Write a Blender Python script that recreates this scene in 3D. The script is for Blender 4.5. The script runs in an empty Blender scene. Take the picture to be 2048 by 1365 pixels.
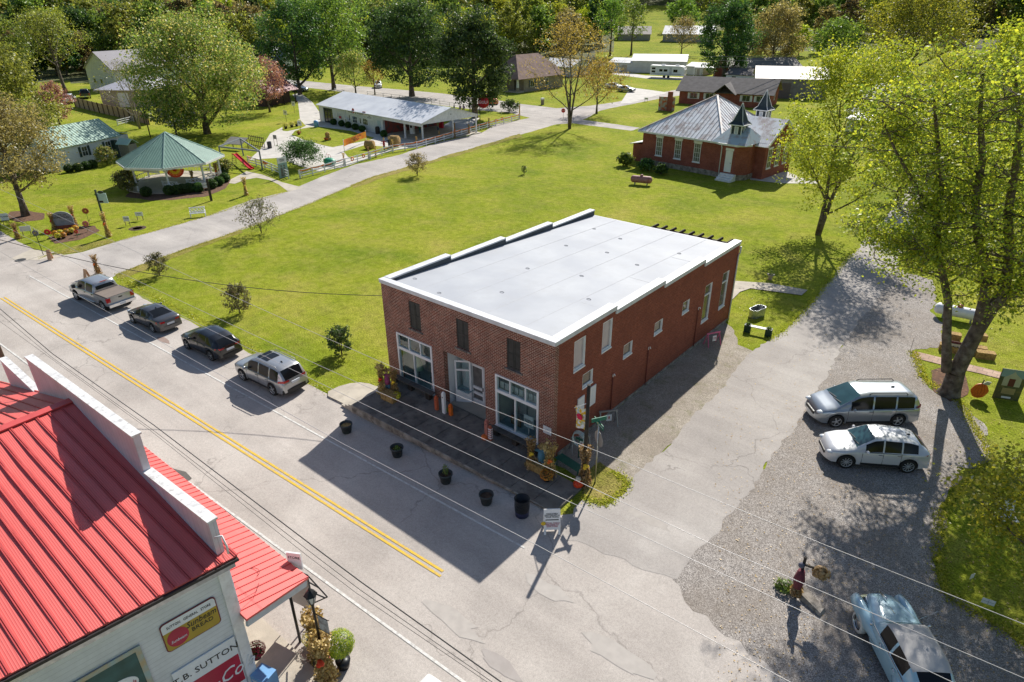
import bpy, bmesh, math, random
import numpy as np
from mathutils import Vector, Matrix
from mathutils.geometry import tessellate_polygon
R = math.radians
sc = bpy.context.scene
COL = sc.collection
# ---------------------------------------------------------------- camera
YAW, PITCH, ROLL, FPX = -0.69913, 0.47639, -0.00702, 1317.33
CAM = Vector((14.9194, -20.6694, 19.5145))
def _axes():
 cy, sy, cp, sp = math.cos(YAW), math.sin(YAW), math.cos(PITCH), math.sin(PITCH)
 f = Vector((sy*cp, cy*cp, -sp)); r = Vector((cy, -sy, 0)); u = r.cross(f)
 cr, sr = math.cos(ROLL), math.sin(ROLL)
 return cr*r+sr*u, -sr*r+cr*u, f
AR, AU, AF = _axes()
cam = bpy.data.cameras.new('camera'); co = bpy.data.objects.new('camera', cam); COL.objects.link(co)
m = Matrix.Identity(4)
for i in range(3):
 m[i][0] = AR[i]; m[i][1] = AU[i]; m[i][2] = -AF[i]; m[i][3] = CAM[i]
co.matrix_world = m
cam.sensor_fit = 'HORIZONTAL'; cam.sensor_width = 36; cam.lens = FPX/2048*36
cam.clip_start = 0.1; cam.clip_end = 5000
sc.camera = co
# ---------------------------------------------------------------- light
SUNV = Vector((-0.290, 0.950, 0.775)).normalized()      # towards the sun
w = bpy.data.worlds.new('World'); sc.world = w; w.use_nodes = True
nt = w.node_tree
sky = nt.nodes.new('ShaderNodeTexSky'); sky.sky_type = 'NISHITA'; sky.sun_disc = False
sky.sun_elevation = math.asin(SUNV.z); sky.sun_rotation = math.atan2(SUNV.x, SUNV.y) % (2*math.pi)
sky.air_density = 1.0; sky.dust_density = 0.7; sky.ozone_density = 1.0
nt.links.new(sky.outputs[0], nt.nodes['Background'].inputs[0])
nt.nodes['Background'].inputs[1].default_value = 0.078
sl = bpy.data.lights.new('sun', 'SUN'); sl.energy = 5.0; sl.angle = R(0.53); sl.color = (1.0, 0.95, 0.87)
so = bpy.data.objects.new('sun', sl); COL.objects.link(so)
so.rotation_euler = SUNV.to_track_quat('Z', 'Y').to_euler(); so.location = (0, 0, 60)
sc.view_settings.view_transform = 'Standard'; sc.view_settings.look = 'None'
sc.view_settings.exposure = 0.50; sc.view_settings.gamma = 1.0
sc.cycles.max_bounces = 6; sc.cycles.diffuse_bounces = 3; sc.cycles.transmission_bounces = 4; sc.cycles.glossy_bounces = 3
# ---------------------------------------------------------------- placing: a point of the photo laid on the ground
def terr(x, y):
 """height of the land: flat village, then rising fields and hills behind"""
 d = (Vector((x, y)) - Vector((CAM.x, CAM.y))).length
 fx = (x-CAM.x)*AF.x + (y-CAM.y)*AF.y
 lx = (x-CAM.x)*AR.x + (y-CAM.y)*AR.y
 t = max(0.0, d-215.0)
 h = 0.00028*t*t if t < 260 else 18.9+0.1456*(t-260)
 h *= 1.0 + 0.25*math.sin(lx*0.008+1.0)
 return min(h, 95+8*math.sin(lx*0.01))
def ray(px, py):
 return (AF + AR*((px-1024)/FPX) - AU*((py-682.5)/FPX))
def P(px, py, z=0.0):
 d = ray(px, py)
 t = (z-CAM.z)/d.z if d.z < -1e-4 else 1e9
 if z == 0.0 and t > 160:
  t = 150.0
  while t < 1500:
   q = CAM+d*t
   if q.z <= terr(q.x, q.y): return q
   t += 1.0
 return CAM+d*t
def onX(px, py, x):
 d = ray(px, py); return CAM+d*((x-CAM.x)/d.x)
def proj(q):
 d = Vector(q)-CAM; z = d.dot(AF)
 return 1024+FPX*d.dot(AR)/z, 682.5-FPX*d.dot(AU)/z, z
def hgt(b, ty):
 """height above ground point b that shows at picture row ty"""
 lo, hi = 0.0, 60.0
 for _ in range(40):
  mm = (lo+hi)/2
  if proj((b.x, b.y, b.z+mm))[1] > ty: lo = mm
  else: hi = mm
 return lo
# ---------------------------------------------------------------- materials
MATS = {}
def hexc(r, g, b): return (r, g, b, 1)
def M(name, col, rough=0.6, metal=0.0, var=None, bump=None, spec=0.4, stain=None, coat=0.0, obj=True, alpha=None):
 """procedural surface. var=(colour2, scale[, lo, hi]); stain=(colour, scale, amount); bump=(scale, strength)"""
 if name in MATS: return MATS[name]
 mt = bpy.data.materials.new(name); MATS[name] = mt; mt.use_nodes = True
 nt = mt.node_tree; N = nt.nodes; L = nt.links; b = N['Principled BSDF']
 b.inputs['Roughness'].default_value = rough; b.inputs['Metallic'].default_value = metal
 b.inputs['Specular IOR Level'].default_value = spec
 if coat: b.inputs['Coat Weight'].default_value = coat; b.inputs['Coat Roughness'].default_value = 0.05
 tc = N.new('ShaderNodeTexCoord'); vec = tc.outputs['Object']
 c = (*col, 1)
 if not var: var = (tuple(x*0.86 for x in col), 3.0)
 nz = N.new('ShaderNodeTexNoise'); nz.inputs['Scale'].default_value = var[1]; nz.inputs['Detail'].default_value = 6
 L.new(vec, nz.inputs['Vector'])
 rp = N.new('ShaderNodeValToRGB'); rp.color_ramp.elements[0].position = var[2] if len(var) > 2 else 0.35
 rp.color_ramp.elements[1].position = var[3] if len(var) > 3 else 0.65
 rp.color_ramp.elements[0].color = (*var[0], 1); rp.color_ramp.elements[1].color = c
 L.new(nz.outputs['Fac'], rp.inputs[0]); out = rp.outputs[0]
 if stain:
  n2 = N.new('ShaderNodeTexNoise'); n2.inputs['Scale'].default_value = stain[1]; n2.inputs['Detail'].default_value = 8; n2.inputs['Roughness'].default_value = 0.7
  L.new(vec, n2.inputs['Vector'])
  r2 = N.new('ShaderNodeValToRGB'); r2.color_ramp.elements[0].position = 0.5; r2.color_ramp.elements[1].position = 0.68
  r2.color_ramp.elements[1].color = (stain[2],)*3+(1,)
  L.new(n2.outputs['Fac'], r2.inputs[0])
  mx = N.new('ShaderNodeMixRGB'); L.new(r2.outputs[0], mx.inputs[0]); L.new(out, mx.inputs[1]); mx.inputs[2].default_value = (*stain[0], 1)
  out = mx.outputs[0]
 L.new(out, b.inputs['Base Color'])
 if bump:
  n3 = N.new('ShaderNodeTexNoise'); n3.inputs['Scale'].default_value = bump[0]; n3.inputs['Detail'].default_value = 4
  L.new(vec, n3.inputs['Vector'])
  bp = N.new('ShaderNodeBump'); bp.inputs['Strength'].default_value = bump[1]; bp.inputs['Distance'].default_value = 0.03
  L.new(n3.outputs['Fac'], bp.inputs['Height']); L.new(bp.outputs[0], b.inputs['Normal'])
 return mt
def _nodes(name):
 mt = bpy.data.materials.new(name); MATS[name] = mt; mt.use_nodes = True
 return mt, mt.node_tree.nodes, mt.node_tree.links, mt.node_tree.nodes['Principled BSDF']
def noise(N, L, vec, scale, detail=5, rough=0.6, dist=0.0):
 n = N.new('ShaderNodeTexNoise'); n.inputs['Scale'].default_value = scale; n.inputs['Detail'].default_value = detail
 n.inputs['Roughness'].default_value = rough; n.inputs['Distortion'].default_value = dist
 L.new(vec, n.inputs['Vector']); return n.outputs['Fac']
def ramp(N, L, fac, stops):
 r = N.new('ShaderNodeValToRGB'); e = r.color_ramp.elements
 while len(e) < len(stops): e.new(0.5)
 for i, (p, c) in enumerate(stops):
  e[i].position = p; e[i].color = (*c, 1) if len(c) == 3 else c
 L.new(fac, r.inputs[0]); return r.outputs[0]
def mix(N, L, fac, a, b, mode='MIX'):
 m = N.new('ShaderNodeMixRGB'); m.blend_type = mode
 for i, v in enumerate((fac, a, b)):
  if hasattr(v, 'links') or hasattr(v, 'is_linked'): L.new(v, m.inputs[i])
  elif i == 0: m.inputs[0].default_value = v
  else: m.inputs[i].default_value = (*v, 1)
 return m.outputs[0]
def bumpn(N, L, h, strength, dist=0.02):
 b = N.new('ShaderNodeBump'); b.inputs['Strength'].default_value = strength; b.inputs['Distance'].default_value = dist
 L.new(h, b.inputs['Height']); return b.outputs[0]
def math_(N, L, op, a, b=None):
 m = N.new('ShaderNodeMath'); m.operation = op
 for i, v in enumerate((a, b)):
  if v is None: continue
  if isinstance(v, (int, float)): m.inputs[i].default_value = v
  else: L.new(v, m.inputs[i])
 return m.outputs[0]
def brick_mat(name, c1, c2, mortar, msize, bw=0.23, bh=0.078, dirt=None, flat=False):
 mt, N, L, b = _nodes(name)
 tc = N.new('ShaderNodeTexCoord'); sp = N.new('ShaderNodeSeparateXYZ'); L.new(tc.outputs['Object'], sp.inputs[0])
 ad = math_(N, L, 'ADD', sp.outputs[0], sp.outputs[1]); cb = N.new('ShaderNodeCombineXYZ')
 L.new(sp.outputs[0] if flat else ad, cb.inputs[0]); L.new(sp.outputs[1 if flat else 2], cb.inputs[1])
 br = N.new('ShaderNodeTexBrick'); L.new(cb.outputs[0], br.inputs['Vector'])
 br.inputs['Scale'].default_value = 1; br.inputs['Brick Width'].default_value = bw; br.inputs['Row Height'].default_value = bh
 br.inputs['Mortar Size'].default_value = msize; br.inputs['Bias'].default_value = 0.0; br.inputs['Mortar Smooth'].default_value = 0.2
 br.inputs['Color1'].default_value = (*c1, 1); br.inputs['Color2'].default_value = (*c2, 1); br.inputs['Mortar'].default_value = (*mortar, 1)
 n1 = noise(N, L, tc.outputs['Object'], 0.9, 8, 0.65)
 c = mix(N, L, ramp(N, L, n1, [(0.36, (0.42,)*3), (0.62, (0,)*3)]), br.outputs['Color'], dirt or tuple(x*0.35 for x in c2))
 n2 = noise(N, L, tc.outputs['Object'], 5.0, 6, 0.7)
 c = mix(N, L, ramp(N, L, n2, [(0.3, (0.55,)*3), (0.6, (0,)*3)]), c, tuple(x*0.6 for x in c1))
 L.new(c, b.inputs['Base Color']); b.inputs['Roughness'].default_value = 0.9; b.inputs['Specular IOR Level'].default_value = 0.15
 L.new(bumpn(N, L, br.outputs['Fac'], -0.35, 0.01), b.inputs['Normal'])
 return mt
def asphalt_mat(name, base, dark, light, crack=0.5, wear=True):
 mt, N, L, b = _nodes(name); tc = N.new('ShaderNodeTexCoord'); v = tc.outputs['Object']
 n1 = noise(N, L, v, 0.22, 8, 0.62, 0.4); n2 = noise(N, L, v, 9, 4, 0.8); n3 = noise(N, L, v, 45, 2, 0.8)
 c = ramp(N, L, n1, [(0.3, dark), (0.5, base), (0.7, light)])
 c = mix(N, L, 0.6, c, ramp(N, L, n2, [(0.3, (0.40,)*3), (0.5, (0.5,)*3), (0.72, (0.58,)*3)]), 'OVERLAY')
 c = mix(N, L, 0.7, c, ramp(N, L, n3, [(0.3, (0.32,)*3), (0.5, (0.5,)*3), (0.7, (0.68,)*3)]), 'OVERLAY')
 c = mix(N, L, ramp(N, L, noise(N, L, v, 1.1, 9, 0.8), [(0.56, (0,)*3), (0.74, (0.45,)*3)]), c, (0.24, 0.215, 0.19))
 mpv = N.new('ShaderNodeMapping'); mpv.inputs['Scale'].default_value = (0.03, 0.9, 1); L.new(v, mpv.inputs[0])
 c = mix(N, L, 0.35, c, ramp(N, L, noise(N, L, mpv.outputs[0], 1.0, 5, 0.6), [(0.3, (0.36,)*3), (0.7, (0.60,)*3)]), 'OVERLAY')
 if crack:
  vo = N.new('ShaderNodeTexVoronoi'); vo.feature = 'DISTANCE_TO_EDGE'; vo.inputs['Scale'].default_value = 0.13
  mp = N.new('ShaderNodeVectorMath'); mp.operation = 'ADD'; L.new(v, mp.inputs[0])
  nn = N.new('ShaderNodeTexNoise'); nn.inputs['Scale'].default_value = 0.7; nn.inputs['Detail'].default_value = 8; L.new(v, nn.inputs['Vector'])
  sc_ = N.new('ShaderNodeVectorMath'); sc_.operation = 'SCALE'; sc_.inputs['Scale'].default_value = 2.2; L.new(nn.outputs['Color'], sc_.inputs[0])
  L.new(sc_.outputs[0], mp.inputs[1]); L.new(mp.outputs[0], vo.inputs['Vector'])
  gate = ramp(N, L, noise(N, L, v, 0.12, 3), [(0.40, (0,)*3), (0.5, (1,)*3)])
  ck = ramp(N, L, vo.outputs['Distance'], [(0.0, (crack*0.7,)*3), (0.006, (0,)*3)])
  ck = mix(N, L, 1.0, ck, gate, 'MULTIPLY')
  c = mix(N, L, ck, c, (0.05, 0.045, 0.04))
 L.new(c, b.inputs['Base Color']); b.inputs['Roughness'].default_value = 0.92; b.inputs['Specular IOR Level'].default_value = 0.2
 L.new(bumpn(N, L, n3, 0.35, 0.01), b.inputs['Normal'])
 return mt
def gravel_mat(name, a, bcol, c3, green=0.0):
 mt, N, L, b = _nodes(name); tc = N.new('ShaderNodeTexCoord'); v = tc.outputs['Object']
 vo = N.new('ShaderNodeTexVoronoi'); vo.inputs['Scale'].default_value = 42; L.new(v, vo.inputs['Vector'])
 sx = N.new('ShaderNodeSeparateColor'); L.new(vo.outputs['Color'], sx.inputs[0])
 c = ramp(N, L, sx.outputs[0], [(0.0, a), (0.55, bcol), (0.97, c3)])
 n1 = noise(N, L, v, 0.35, 8, 0.65)
 c = mix(N, L, ramp(N, L, n1, [(0.35, (0.55,)*3), (0.62, (0,)*3)]), c, (0.21, 0.175, 0.14))
 c = mix(N, L, 0.35, c, ramp(N, L, noise(N, L, v, 3, 6, 0.7), [(0.3, (0.35,)*3), (0.7, (0.62,)*3)]), 'OVERLAY')
 if green:
  g = mix(N, L, 1.0, ramp(N, L, noise(N, L, v, 0.8, 8, 0.75), [(0.52, (0,)*3), (0.66, (green,)*3)]), ramp(N, L, noise(N, L, v, 12, 3), [(0.4, (0.3,)*3), (0.6, (1,)*3)]), 'MULTIPLY')
  c = mix(N, L, g, c, (0.12, 0.13, 0.03))
 L.new(c, b.inputs['Base Color']); b.inputs['Roughness'].default_value = 0.95; b.inputs['Specular IOR Level'].default_value = 0.1
 L.new(bumpn(N, L, vo.outputs['Distance'], 0.4, 0.015), b.inputs['Normal'])
 return mt
def grass_mat(name, a, bb, cc, dry=0.3):
 mt, N, L, b = _nodes(name); tc = N.new('ShaderNodeTexCoord'); v = tc.outputs['Object']
 n1 = noise(N, L, v, 0.09, 6, 0.65, 0.6); n2 = noise(N, L, v, 1.6, 8, 0.78); n3 = noise(N, L, v, 11, 4, 0.8)
 c = ramp(N, L, n1, [(0.32, a), (0.52, bb), (0.7, cc)])
 c = mix(N, L, ramp(N, L, noise(N, L, v, 0.45, 7, 0.75), [(0.45, (0,)*3), (0.68, (dry*1.3,)*3)]), c, (0.36, 0.29, 0.10))
 c = mix(N, L, ramp(N, L, n2, [(0.5, (0,)*3), (0.72, (dry,)*3)]), c, (0.30, 0.25, 0.08))
 c = mix(N, L, 0.85, c, ramp(N, L, n2, [(0.3, (0.26,)*3), (0.5, (0.5,)*3), (0.7, (0.70,)*3)]), 'OVERLAY')
 c = mix(N, L, 0.95, c, ramp(N, L, n3, [(0.34, (0.16,)*3), (0.5, (0.48,)*3), (0.66, (0.78,)*3)]), 'OVERLAY')
 c = mix(N, L, ramp(N, L, noise(N, L, v, 0.7, 8, 0.8), [(0.60, (0,)*3), (0.70, (0.65,)*3)]), c, (0.11, 0.19, 0.015))
 c = mix(N, L, ramp(N, L, noise(N, L, v, 0.16, 9, 0.75), [(0.68, (0,)*3), (0.75, (0.6,)*3)]), c, (0.30, 0.22, 0.12))
 L.new(c, b.inputs['Base Color']); b.inputs['Roughness'].default_value = 1.0; b.inputs['Specular IOR Level'].default_value = 0.05
 L.new(bumpn(N, L, n3, 0.9, 0.08), b.inputs['Normal'])
 return mt
def rib_roof_mat(name, col, axis, spacing, rust=None, rough=0.35, metal=0.0, var=0.85):
 """sheet metal roof: fine ribs across the given local axis"""
 mt, N, L, b = _nodes(name); tc = N.new('ShaderNodeTexCoord'); sp = N.new('ShaderNodeSeparateXYZ'); L.new(tc.outputs['Object'], sp.inputs[0])
 x = sp.outputs[axis] if isinstance(axis, int) else math_(N, L, 'ADD', sp.outputs[0], sp.outputs[1])
 s = math_(N, L, 'MULTIPLY', x, 2*math.pi/spacing); s = math_(N, L, 'SINE', s); s2 = math_(N, L, 'POWER', math_(N, L, 'ABSOLUTE', s), 6.0)
 n1 = noise(N, L, tc.outputs['Object'], 0.6, 7, 0.7)
 c = ramp(N, L, n1, [(0.3, tuple(k*var for k in col)), (0.65, col)])
 if rust:
  mp = N.new('ShaderNodeMapping'); mp.inputs['Scale'].default_value = rust[2]; L.new(tc.outputs['Object'], mp.inputs[0])
  n2 = noise(N, L, mp.outputs[0], 1.0, 8, 0.75)
  c = mix(N, L, ramp(N, L, n2, [(0.47, (0,)*3), (0.62, (rust[1],)*3)]), c, rust[0])
 L.new(c, b.inputs['Base Color']); b.inputs['Roughness'].default_value = rough; b.inputs['Metallic'].default_value = metal
 L.new(bumpn(N, L, s2, 0.35, 0.012), b.inputs['Normal'])
 return mt
def siding_mat(name, col, pitch=0.15, vert=False, var=0.9):
 mt, N, L, b = _nodes(name); tc = N.new('ShaderNodeTexCoord'); sp = N.new('ShaderNodeSeparateXYZ'); L.new(tc.outputs['Object'], sp.inputs[0])
 x = sp.outputs[2] if not vert else math_(N, L, 'ADD', sp.outputs[0], sp.outputs[1])
 f = math_(N, L, 'FRACT', math_(N, L, 'MULTIPLY', x, 1/pitch))
 c = ramp(N, L, noise(N, L, tc.outputs['Object'], 1.2, 8, 0.7), [(0.3, tuple(k*var*0.9 for k in col)), (0.6, col)])
 c = mix(N, L, ramp(N, L, f, [(0.0, (0.55,)*3), (0.1, (0,)*3)]), c, tuple(k*0.35 for k in col))
 L.new(c, b.inputs['Base Color']); b.inputs['Roughness'].default_value = 0.6
 L.new(bumpn(N, L, f, 0.5, 0.02), b.inputs['Normal'])
 return mt
def leaf_mat(name, c1, c2, c3, trans=0.45):
 mt = bpy.data.materials.new(name); MATS[name] = mt; mt.use_nodes = True
 N = mt.node_tree.nodes; L = mt.node_tree.links; N.clear()
 o = N.new('ShaderNodeOutputMaterial'); g = N.new('ShaderNodeNewGeometry'); tc = N.new('ShaderNodeTexCoord')
 n = noise(N, L, tc.outputs['Object'], 0.5, 4, 0.7)
 f = math_(N, L, 'ADD', math_(N, L, 'MULTIPLY', g.outputs['Random Per Island'], 0.55), math_(N, L, 'MULTIPLY', n, 0.5))
 c = ramp(N, L, f, [(0.22, c1), (0.52, c2), (0.82, c3)])
 oi = N.new('ShaderNodeObjectInfo'); hs = N.new('ShaderNodeHueSaturation'); L.new(c, hs.inputs['Color'])
 L.new(math_(N, L, 'ADD', math_(N, L, 'MULTIPLY', oi.outputs['Random'], 0.035), 0.4825), hs.inputs['Hue'])
 L.new(math_(N, L, 'ADD', math_(N, L, 'MULTIPLY', oi.outputs['Random'], 0.5), 0.78), hs.inputs['Value'])
 c = hs.outputs[0]
 d = N.new('ShaderNodeBsdfDiffuse'); t = N.new('ShaderNodeBsdfTranslucent'); gl = N.new('ShaderNodeBsdfGlossy'); gl.inputs['Roughness'].default_value = 0.45
 L.new(c, d.inputs[0]); ct = mix(N, L, 1.0, c, (1.0, 0.98, 0.55), 'MULTIPLY')
 br = N.new('ShaderNodeBrightContrast'); L.new(ct, br.inputs[0]); br.inputs[1].default_value = 0.02; L.new(br.outputs[0], t.inputs[0])
 m1 = N.new('ShaderNodeMixShader'); m1.inputs[0].default_value = trans; L.new(d.outputs[0], m1.inputs[1]); L.new(t.outputs[0], m1.inputs[2])
 m2 = N.new('ShaderNodeMixShader'); m2.inputs[0].default_value = 0.04; L.new(m1.outputs[0], m2.inputs[1]); L.new(gl.outputs[0], m2.inputs[2])
 L.new(m2.outputs[0], o.inputs[0]); return mt
def plank_mat(name, c1, c2, c3, width=0.15, axis='sum'):
 mt, N, L, b = _nodes(name); tc = N.new('ShaderNodeTexCoord'); sp = N.new('ShaderNodeSeparateXYZ'); L.new(tc.outputs['Object'], sp.inputs[0])
 x = math_(N, L, 'ADD', sp.outputs[0], sp.outputs[1]) if axis == 'sum' else sp.outputs[axis]
 q = math_(N, L, 'MULTIPLY', x, 1/width); fl = math_(N, L, 'FLOOR', q); fr = math_(N, L, 'FRACT', q)
 wn = N.new('ShaderNodeTexWhiteNoise'); wn.noise_dimensions = '1D'; L.new(fl, wn.inputs['W'])
 c = ramp(N, L, wn.outputs['Value'], [(0, c1), (0.5, c2), (1, c3)])
 c = mix(N, L, ramp(N, L, fr, [(0.0, (0.7,)*3), (0.08, (0,)*3)]), c, tuple(k*0.25 for k in c1))
 L.new(c, b.inputs['Base Color']); b.inputs['Roughness'].default_value = 0.85; return mt
def glass_mat(name, col=(0.02, 0.025, 0.03), rough=0.04):
 mt = M(name, col, rough=0.09, spec=0.5, var=(tuple(k*0.7 for k in col), 1.0)); return mt
def clear_glass(name):
 """thin pane one can look through"""
 mt = bpy.data.materials.new(name); MATS[name] = mt; mt.use_nodes = True
 N = mt.node_tree.nodes; L = mt.node_tree.links; N.clear(); o = N.new('ShaderNodeOutputMaterial')
 t = N.new('ShaderNodeBsdfTransparent'); t.inputs[0].default_value = (0.86, 0.93, 0.93, 1); g = N.new('ShaderNodeBsdfGlossy'); g.inputs['Roughness'].default_value = 0.02
 m = N.new('ShaderNodeMixShader'); m.inputs[0].default_value = 0.10
 L.new(t.outputs[0], m.inputs[1]); L.new(g.outputs[0], m.inputs[2]); L.new(m.outputs[0], o.inputs[0]); return mt
# ---------------------------------------------------------------- mesh builder
def V(*a): return Vector(a)
class MB:
 def __init__(s): s.v = []; s.f = []; s.m = []; s.sm = []
 def add(s, vs, fs, m=0, smooth=False, T=None):
  o = len(s.v)
  for q in vs: s.v.append(tuple(T @ Vector(q)) if T else tuple(q))
  for f in fs: s.f.append(tuple(o+i for i in f)); s.m.append(m); s.sm.append(smooth)
  return s
 def box(s, x0, x1, y0, y1, z0, z1, m=0, T=None):
  vs = [(x, y, z) for z in (z0, z1) for y in (y0, y1) for x in (x0, x1)]
  return s.add(vs, [(0, 2, 3, 1), (4, 5, 7, 6), (0, 1, 5, 4), (2, 6, 7, 3), (0, 4, 6, 2), (1, 3, 7, 5)], m, False, T)
 def beam(s, a, b, w, h, m=0, up=(0, 0, 1)):
  a = Vector(a); b = Vector(b); d = b-a; l = d.length
  if l < 1e-6: return s
  x = d.normalized(); y = Vector(up).cross(x)
  if y.length < 1e-4: y = Vector((0, 1, 0)).cross(x)
  y.normalize(); z = x.cross(y)
  T = Matrix((( x.x, y.x, z.x, a.x), (x.y, y.y, z.y, a.y), (x.z, y.z, z.z, a.z), (0, 0, 0, 1)))
  return s.box(0, l, -w/2, w/2, -h/2, h/2, m, T)
 def tube(s, pts, rad, n=8, m=0, cap=True, smooth=True):
  pts = [Vector(p) for p in pts]
  if not hasattr(rad, '__len__'): rad = [rad]*len(pts)
  vs = []; fs = []; prev = None
  for i, p in enumerate(pts):
   d = (pts[min(i+1, len(pts)-1)]-pts[max(i-1, 0)]).normalized()
   if prev is None:
    x = d.orthogonal().normalized()
   else:
    x = (prev-d*prev.dot(d))
    x = x.normalized() if x.length > 1e-5 else d.orthogonal().normalized()
   prev = x; y = d.cross(x)
   for k in range(n):
    a = 2*math.pi*k/n; vs.append(p+(x*math.cos(a)+y*math.sin(a))*rad[i])
  for i in range(len(pts)-1):
   for k in range(n):
    fs.append((i*n+k, i*n+(k+1) % n, (i+1)*n+(k+1) % n, (i+1)*n+k))
  s.add(vs, fs, m, smooth)
  if cap:
   o = len(s.v)-len(vs)
   s.f.append(tuple(o+k for k in range(n))[::-1]); s.m.append(m); s.sm.append(False)
   s.f.append(tuple(o+(len(pts)-1)*n+k for k in range(n))); s.m.append(m); s.sm.append(False)
  return s
 def cyl(s, c, r, h, n=16, m=0, r2=None, smooth=True):
  c = Vector(c); return s.tube([c, c+Vector((0, 0, h))], [r, r if r2 is None else r2], n, m, True, smooth)
 def lathe(s, prof, c=(0, 0, 0), n=16, m=0, smooth=True, T=None):
  vs = []; fs = []
  for r, z in prof:
   for k in range(n):
    a = 2*math.pi*k/n; vs.append((c[0]+r*math.cos(a), c[1]+r*math.sin(a), c[2]+z))
  for i in range(len(prof)-1):
   for k in range(n): fs.append((i*n+k, i*n+(k+1) % n, (i+1)*n+(k+1) % n, (i+1)*n+k))
  return s.add(vs, fs, m, smooth, T)
 def ball(s, c, r, n=10, m=0, sq=(1, 1, 1), T=None):
  prof = [(math.sin(math.pi*i/n)*1.0, -math.cos(math.pi*i/n)) for i in range(n+1)]
  o = len(s.v); s.lathe(prof, (0, 0, 0), n+2, m)
  for i in range(o, len(s.v)):
   q = Vector(s.v[i]); q = Vector((q.x*r*sq[0], q.y*r*sq[1], q.z*r*sq[2]))
   if T: q = T @ q
   s.v[i] = tuple(q+Vector(c))
  return s
 def prism(s, poly, z0, z1, m=0, T=None):
  """extrude an x,y outline (counter-clockwise) from z0 to z1"""
  n = len(poly); vs = [(p[0], p[1], z0) for p in poly]+[(p[0], p[1], z1) for p in poly]
  fs = [tuple(range(n))[::-1], tuple(range(n, 2*n))]+[(i, (i+1) % n, n+(i+1) % n, n+i) for i in range(n)]
  return s.add(vs, fs, m, False, T)
 def face(s, pts, m=0):
  return s.add([tuple(p) for p in pts], [tuple(range(len(pts)))], m)
 def slab(s, pts, t, m=0):
  """plate of thickness t under the face given by pts"""
  pts = [Vector(p) for p in pts]; nrm = (pts[1]-pts[0]).cross(pts[2]-pts[0]).normalized(); n = len(pts)
  if nrm.z < 0: pts = pts[::-1]; nrm = -nrm
  vs = pts+[p-nrm*t for p in pts]
  return s.add(vs, [tuple(range(n)), tuple(range(n, 2*n))[::-1]]+[(i, n+i, n+(i+1) % n, (i+1) % n) for i in range(n)], m)
 def wall(s, u0, u1, z0, z1, holes, t, axis='x', at=0.0, m=0, side=-1):
  """wall in the u,z plane with rectangular openings; outer face at `at`, thickness t inwards"""
  us = sorted({u0, u1, *[h[0] for h in holes], *[h[1] for h in holes]}); zs = sorted({z0, z1, *[h[2] for h in holes], *[h[3] for h in holes]})
  inn = at-side*t
  def pt(u, w_, z): return (u, w_, z) if axis == 'x' else (w_, u, z)
  def solid(i, j):
   if i < 0 or j < 0 or i >= len(us)-1 or j >= len(zs)-1: return False
   cu = (us[i]+us[i+1])/2; cz = (zs[j]+zs[j+1])/2
   return not any(h[0] < cu < h[1] and h[2] < cz < h[3] for h in holes)
  for i in range(len(us)-1):
   for j in range(len(zs)-1):
    if not solid(i, j): continue
    a, b_, c, d = us[i], us[i+1], zs[j], zs[j+1]
    s.face([pt(a, at, c), pt(b_, at, c), pt(b_, at, d), pt(a, at, d)], m)
    s.face([pt(a, inn, c), pt(b_, inn, c), pt(b_, inn, d), pt(a, inn, d)], m)
    if not solid(i-1, j): s.face([pt(a, at, c), pt(a, inn, c), pt(a, inn, d), pt(a, at, d)], m)
    if not solid(i+1, j): s.face([pt(b_, at, c), pt(b_, inn, c), pt(b_, inn, d), pt(b_, at, d)], m)
    if not solid(i, j-1): s.face([pt(a, at, c), pt(b_, at, c), pt(b_, inn, c), pt(a, inn, c)], m)
    if not solid(i, j+1): s.face([pt(a, at, d), pt(b_, at, d), pt(b_, inn, d), pt(a, inn, d)], m)
  return s
 def build(s, name, mats, parent=None, loc=None, rz=0.0, **kw):
  me = bpy.data.meshes.new(name); me.from_pydata([tuple(v) for v in s.v], [], s.f); me.validate(clean_customdata=False) if False else None
  if not isinstance(mats, (list, tuple)): mats = [mats]
  for mm in mats: me.materials.append(mm)
  me.polygons.foreach_set('material_index', s.m); me.polygons.foreach_set('use_smooth', s.sm)
  me.update()
  o = bpy.data.objects.new(name, me); COL.objects.link(o)
  if parent: o.parent = parent
  if loc is not None: o.location = loc
  o.rotation_euler.z = rz
  return tag(o, **kw)
def tag(o, label=None, cat=None, group=None, kind=None):
 if label: o['label'] = label
 if cat: o['category'] = cat
 if group: o['group'] = group
 if kind: o['kind'] = kind
 return o
def thing(name, label, cat, loc=(0, 0, 0), rz=0.0, group=None):
 o = bpy.data.objects.new(name, None); COL.objects.link(o); o.location = loc; o.rotation_euler.z = rz; o.empty_display_size = 0.3
 return tag(o, label, cat, group)
def kids(o): return [c for c in bpy.data.objects if c.parent == o]
def dup(root, loc, rz=0.0, label=None, group=None, scale=None, _ch={}):
 if root.name not in _ch: _ch[root.name] = [(c, [g for g in bpy.data.objects if g.parent == c]) for c in bpy.data.objects if c.parent == root]
 r = root.copy(); COL.objects.link(r); r.location = loc; r.rotation_euler.z = rz
 if scale is not None: r.scale = scale if hasattr(scale, '__len__') else (scale,)*3
 if label: r['label'] = label
 if group: r['group'] = group
 for c, gs in _ch[root.name]:
  n = c.copy(); COL.objects.link(n); n.parent = r
  for g in gs:
   k = g.copy(); COL.objects.link(k); k.parent = n
 return r
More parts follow.
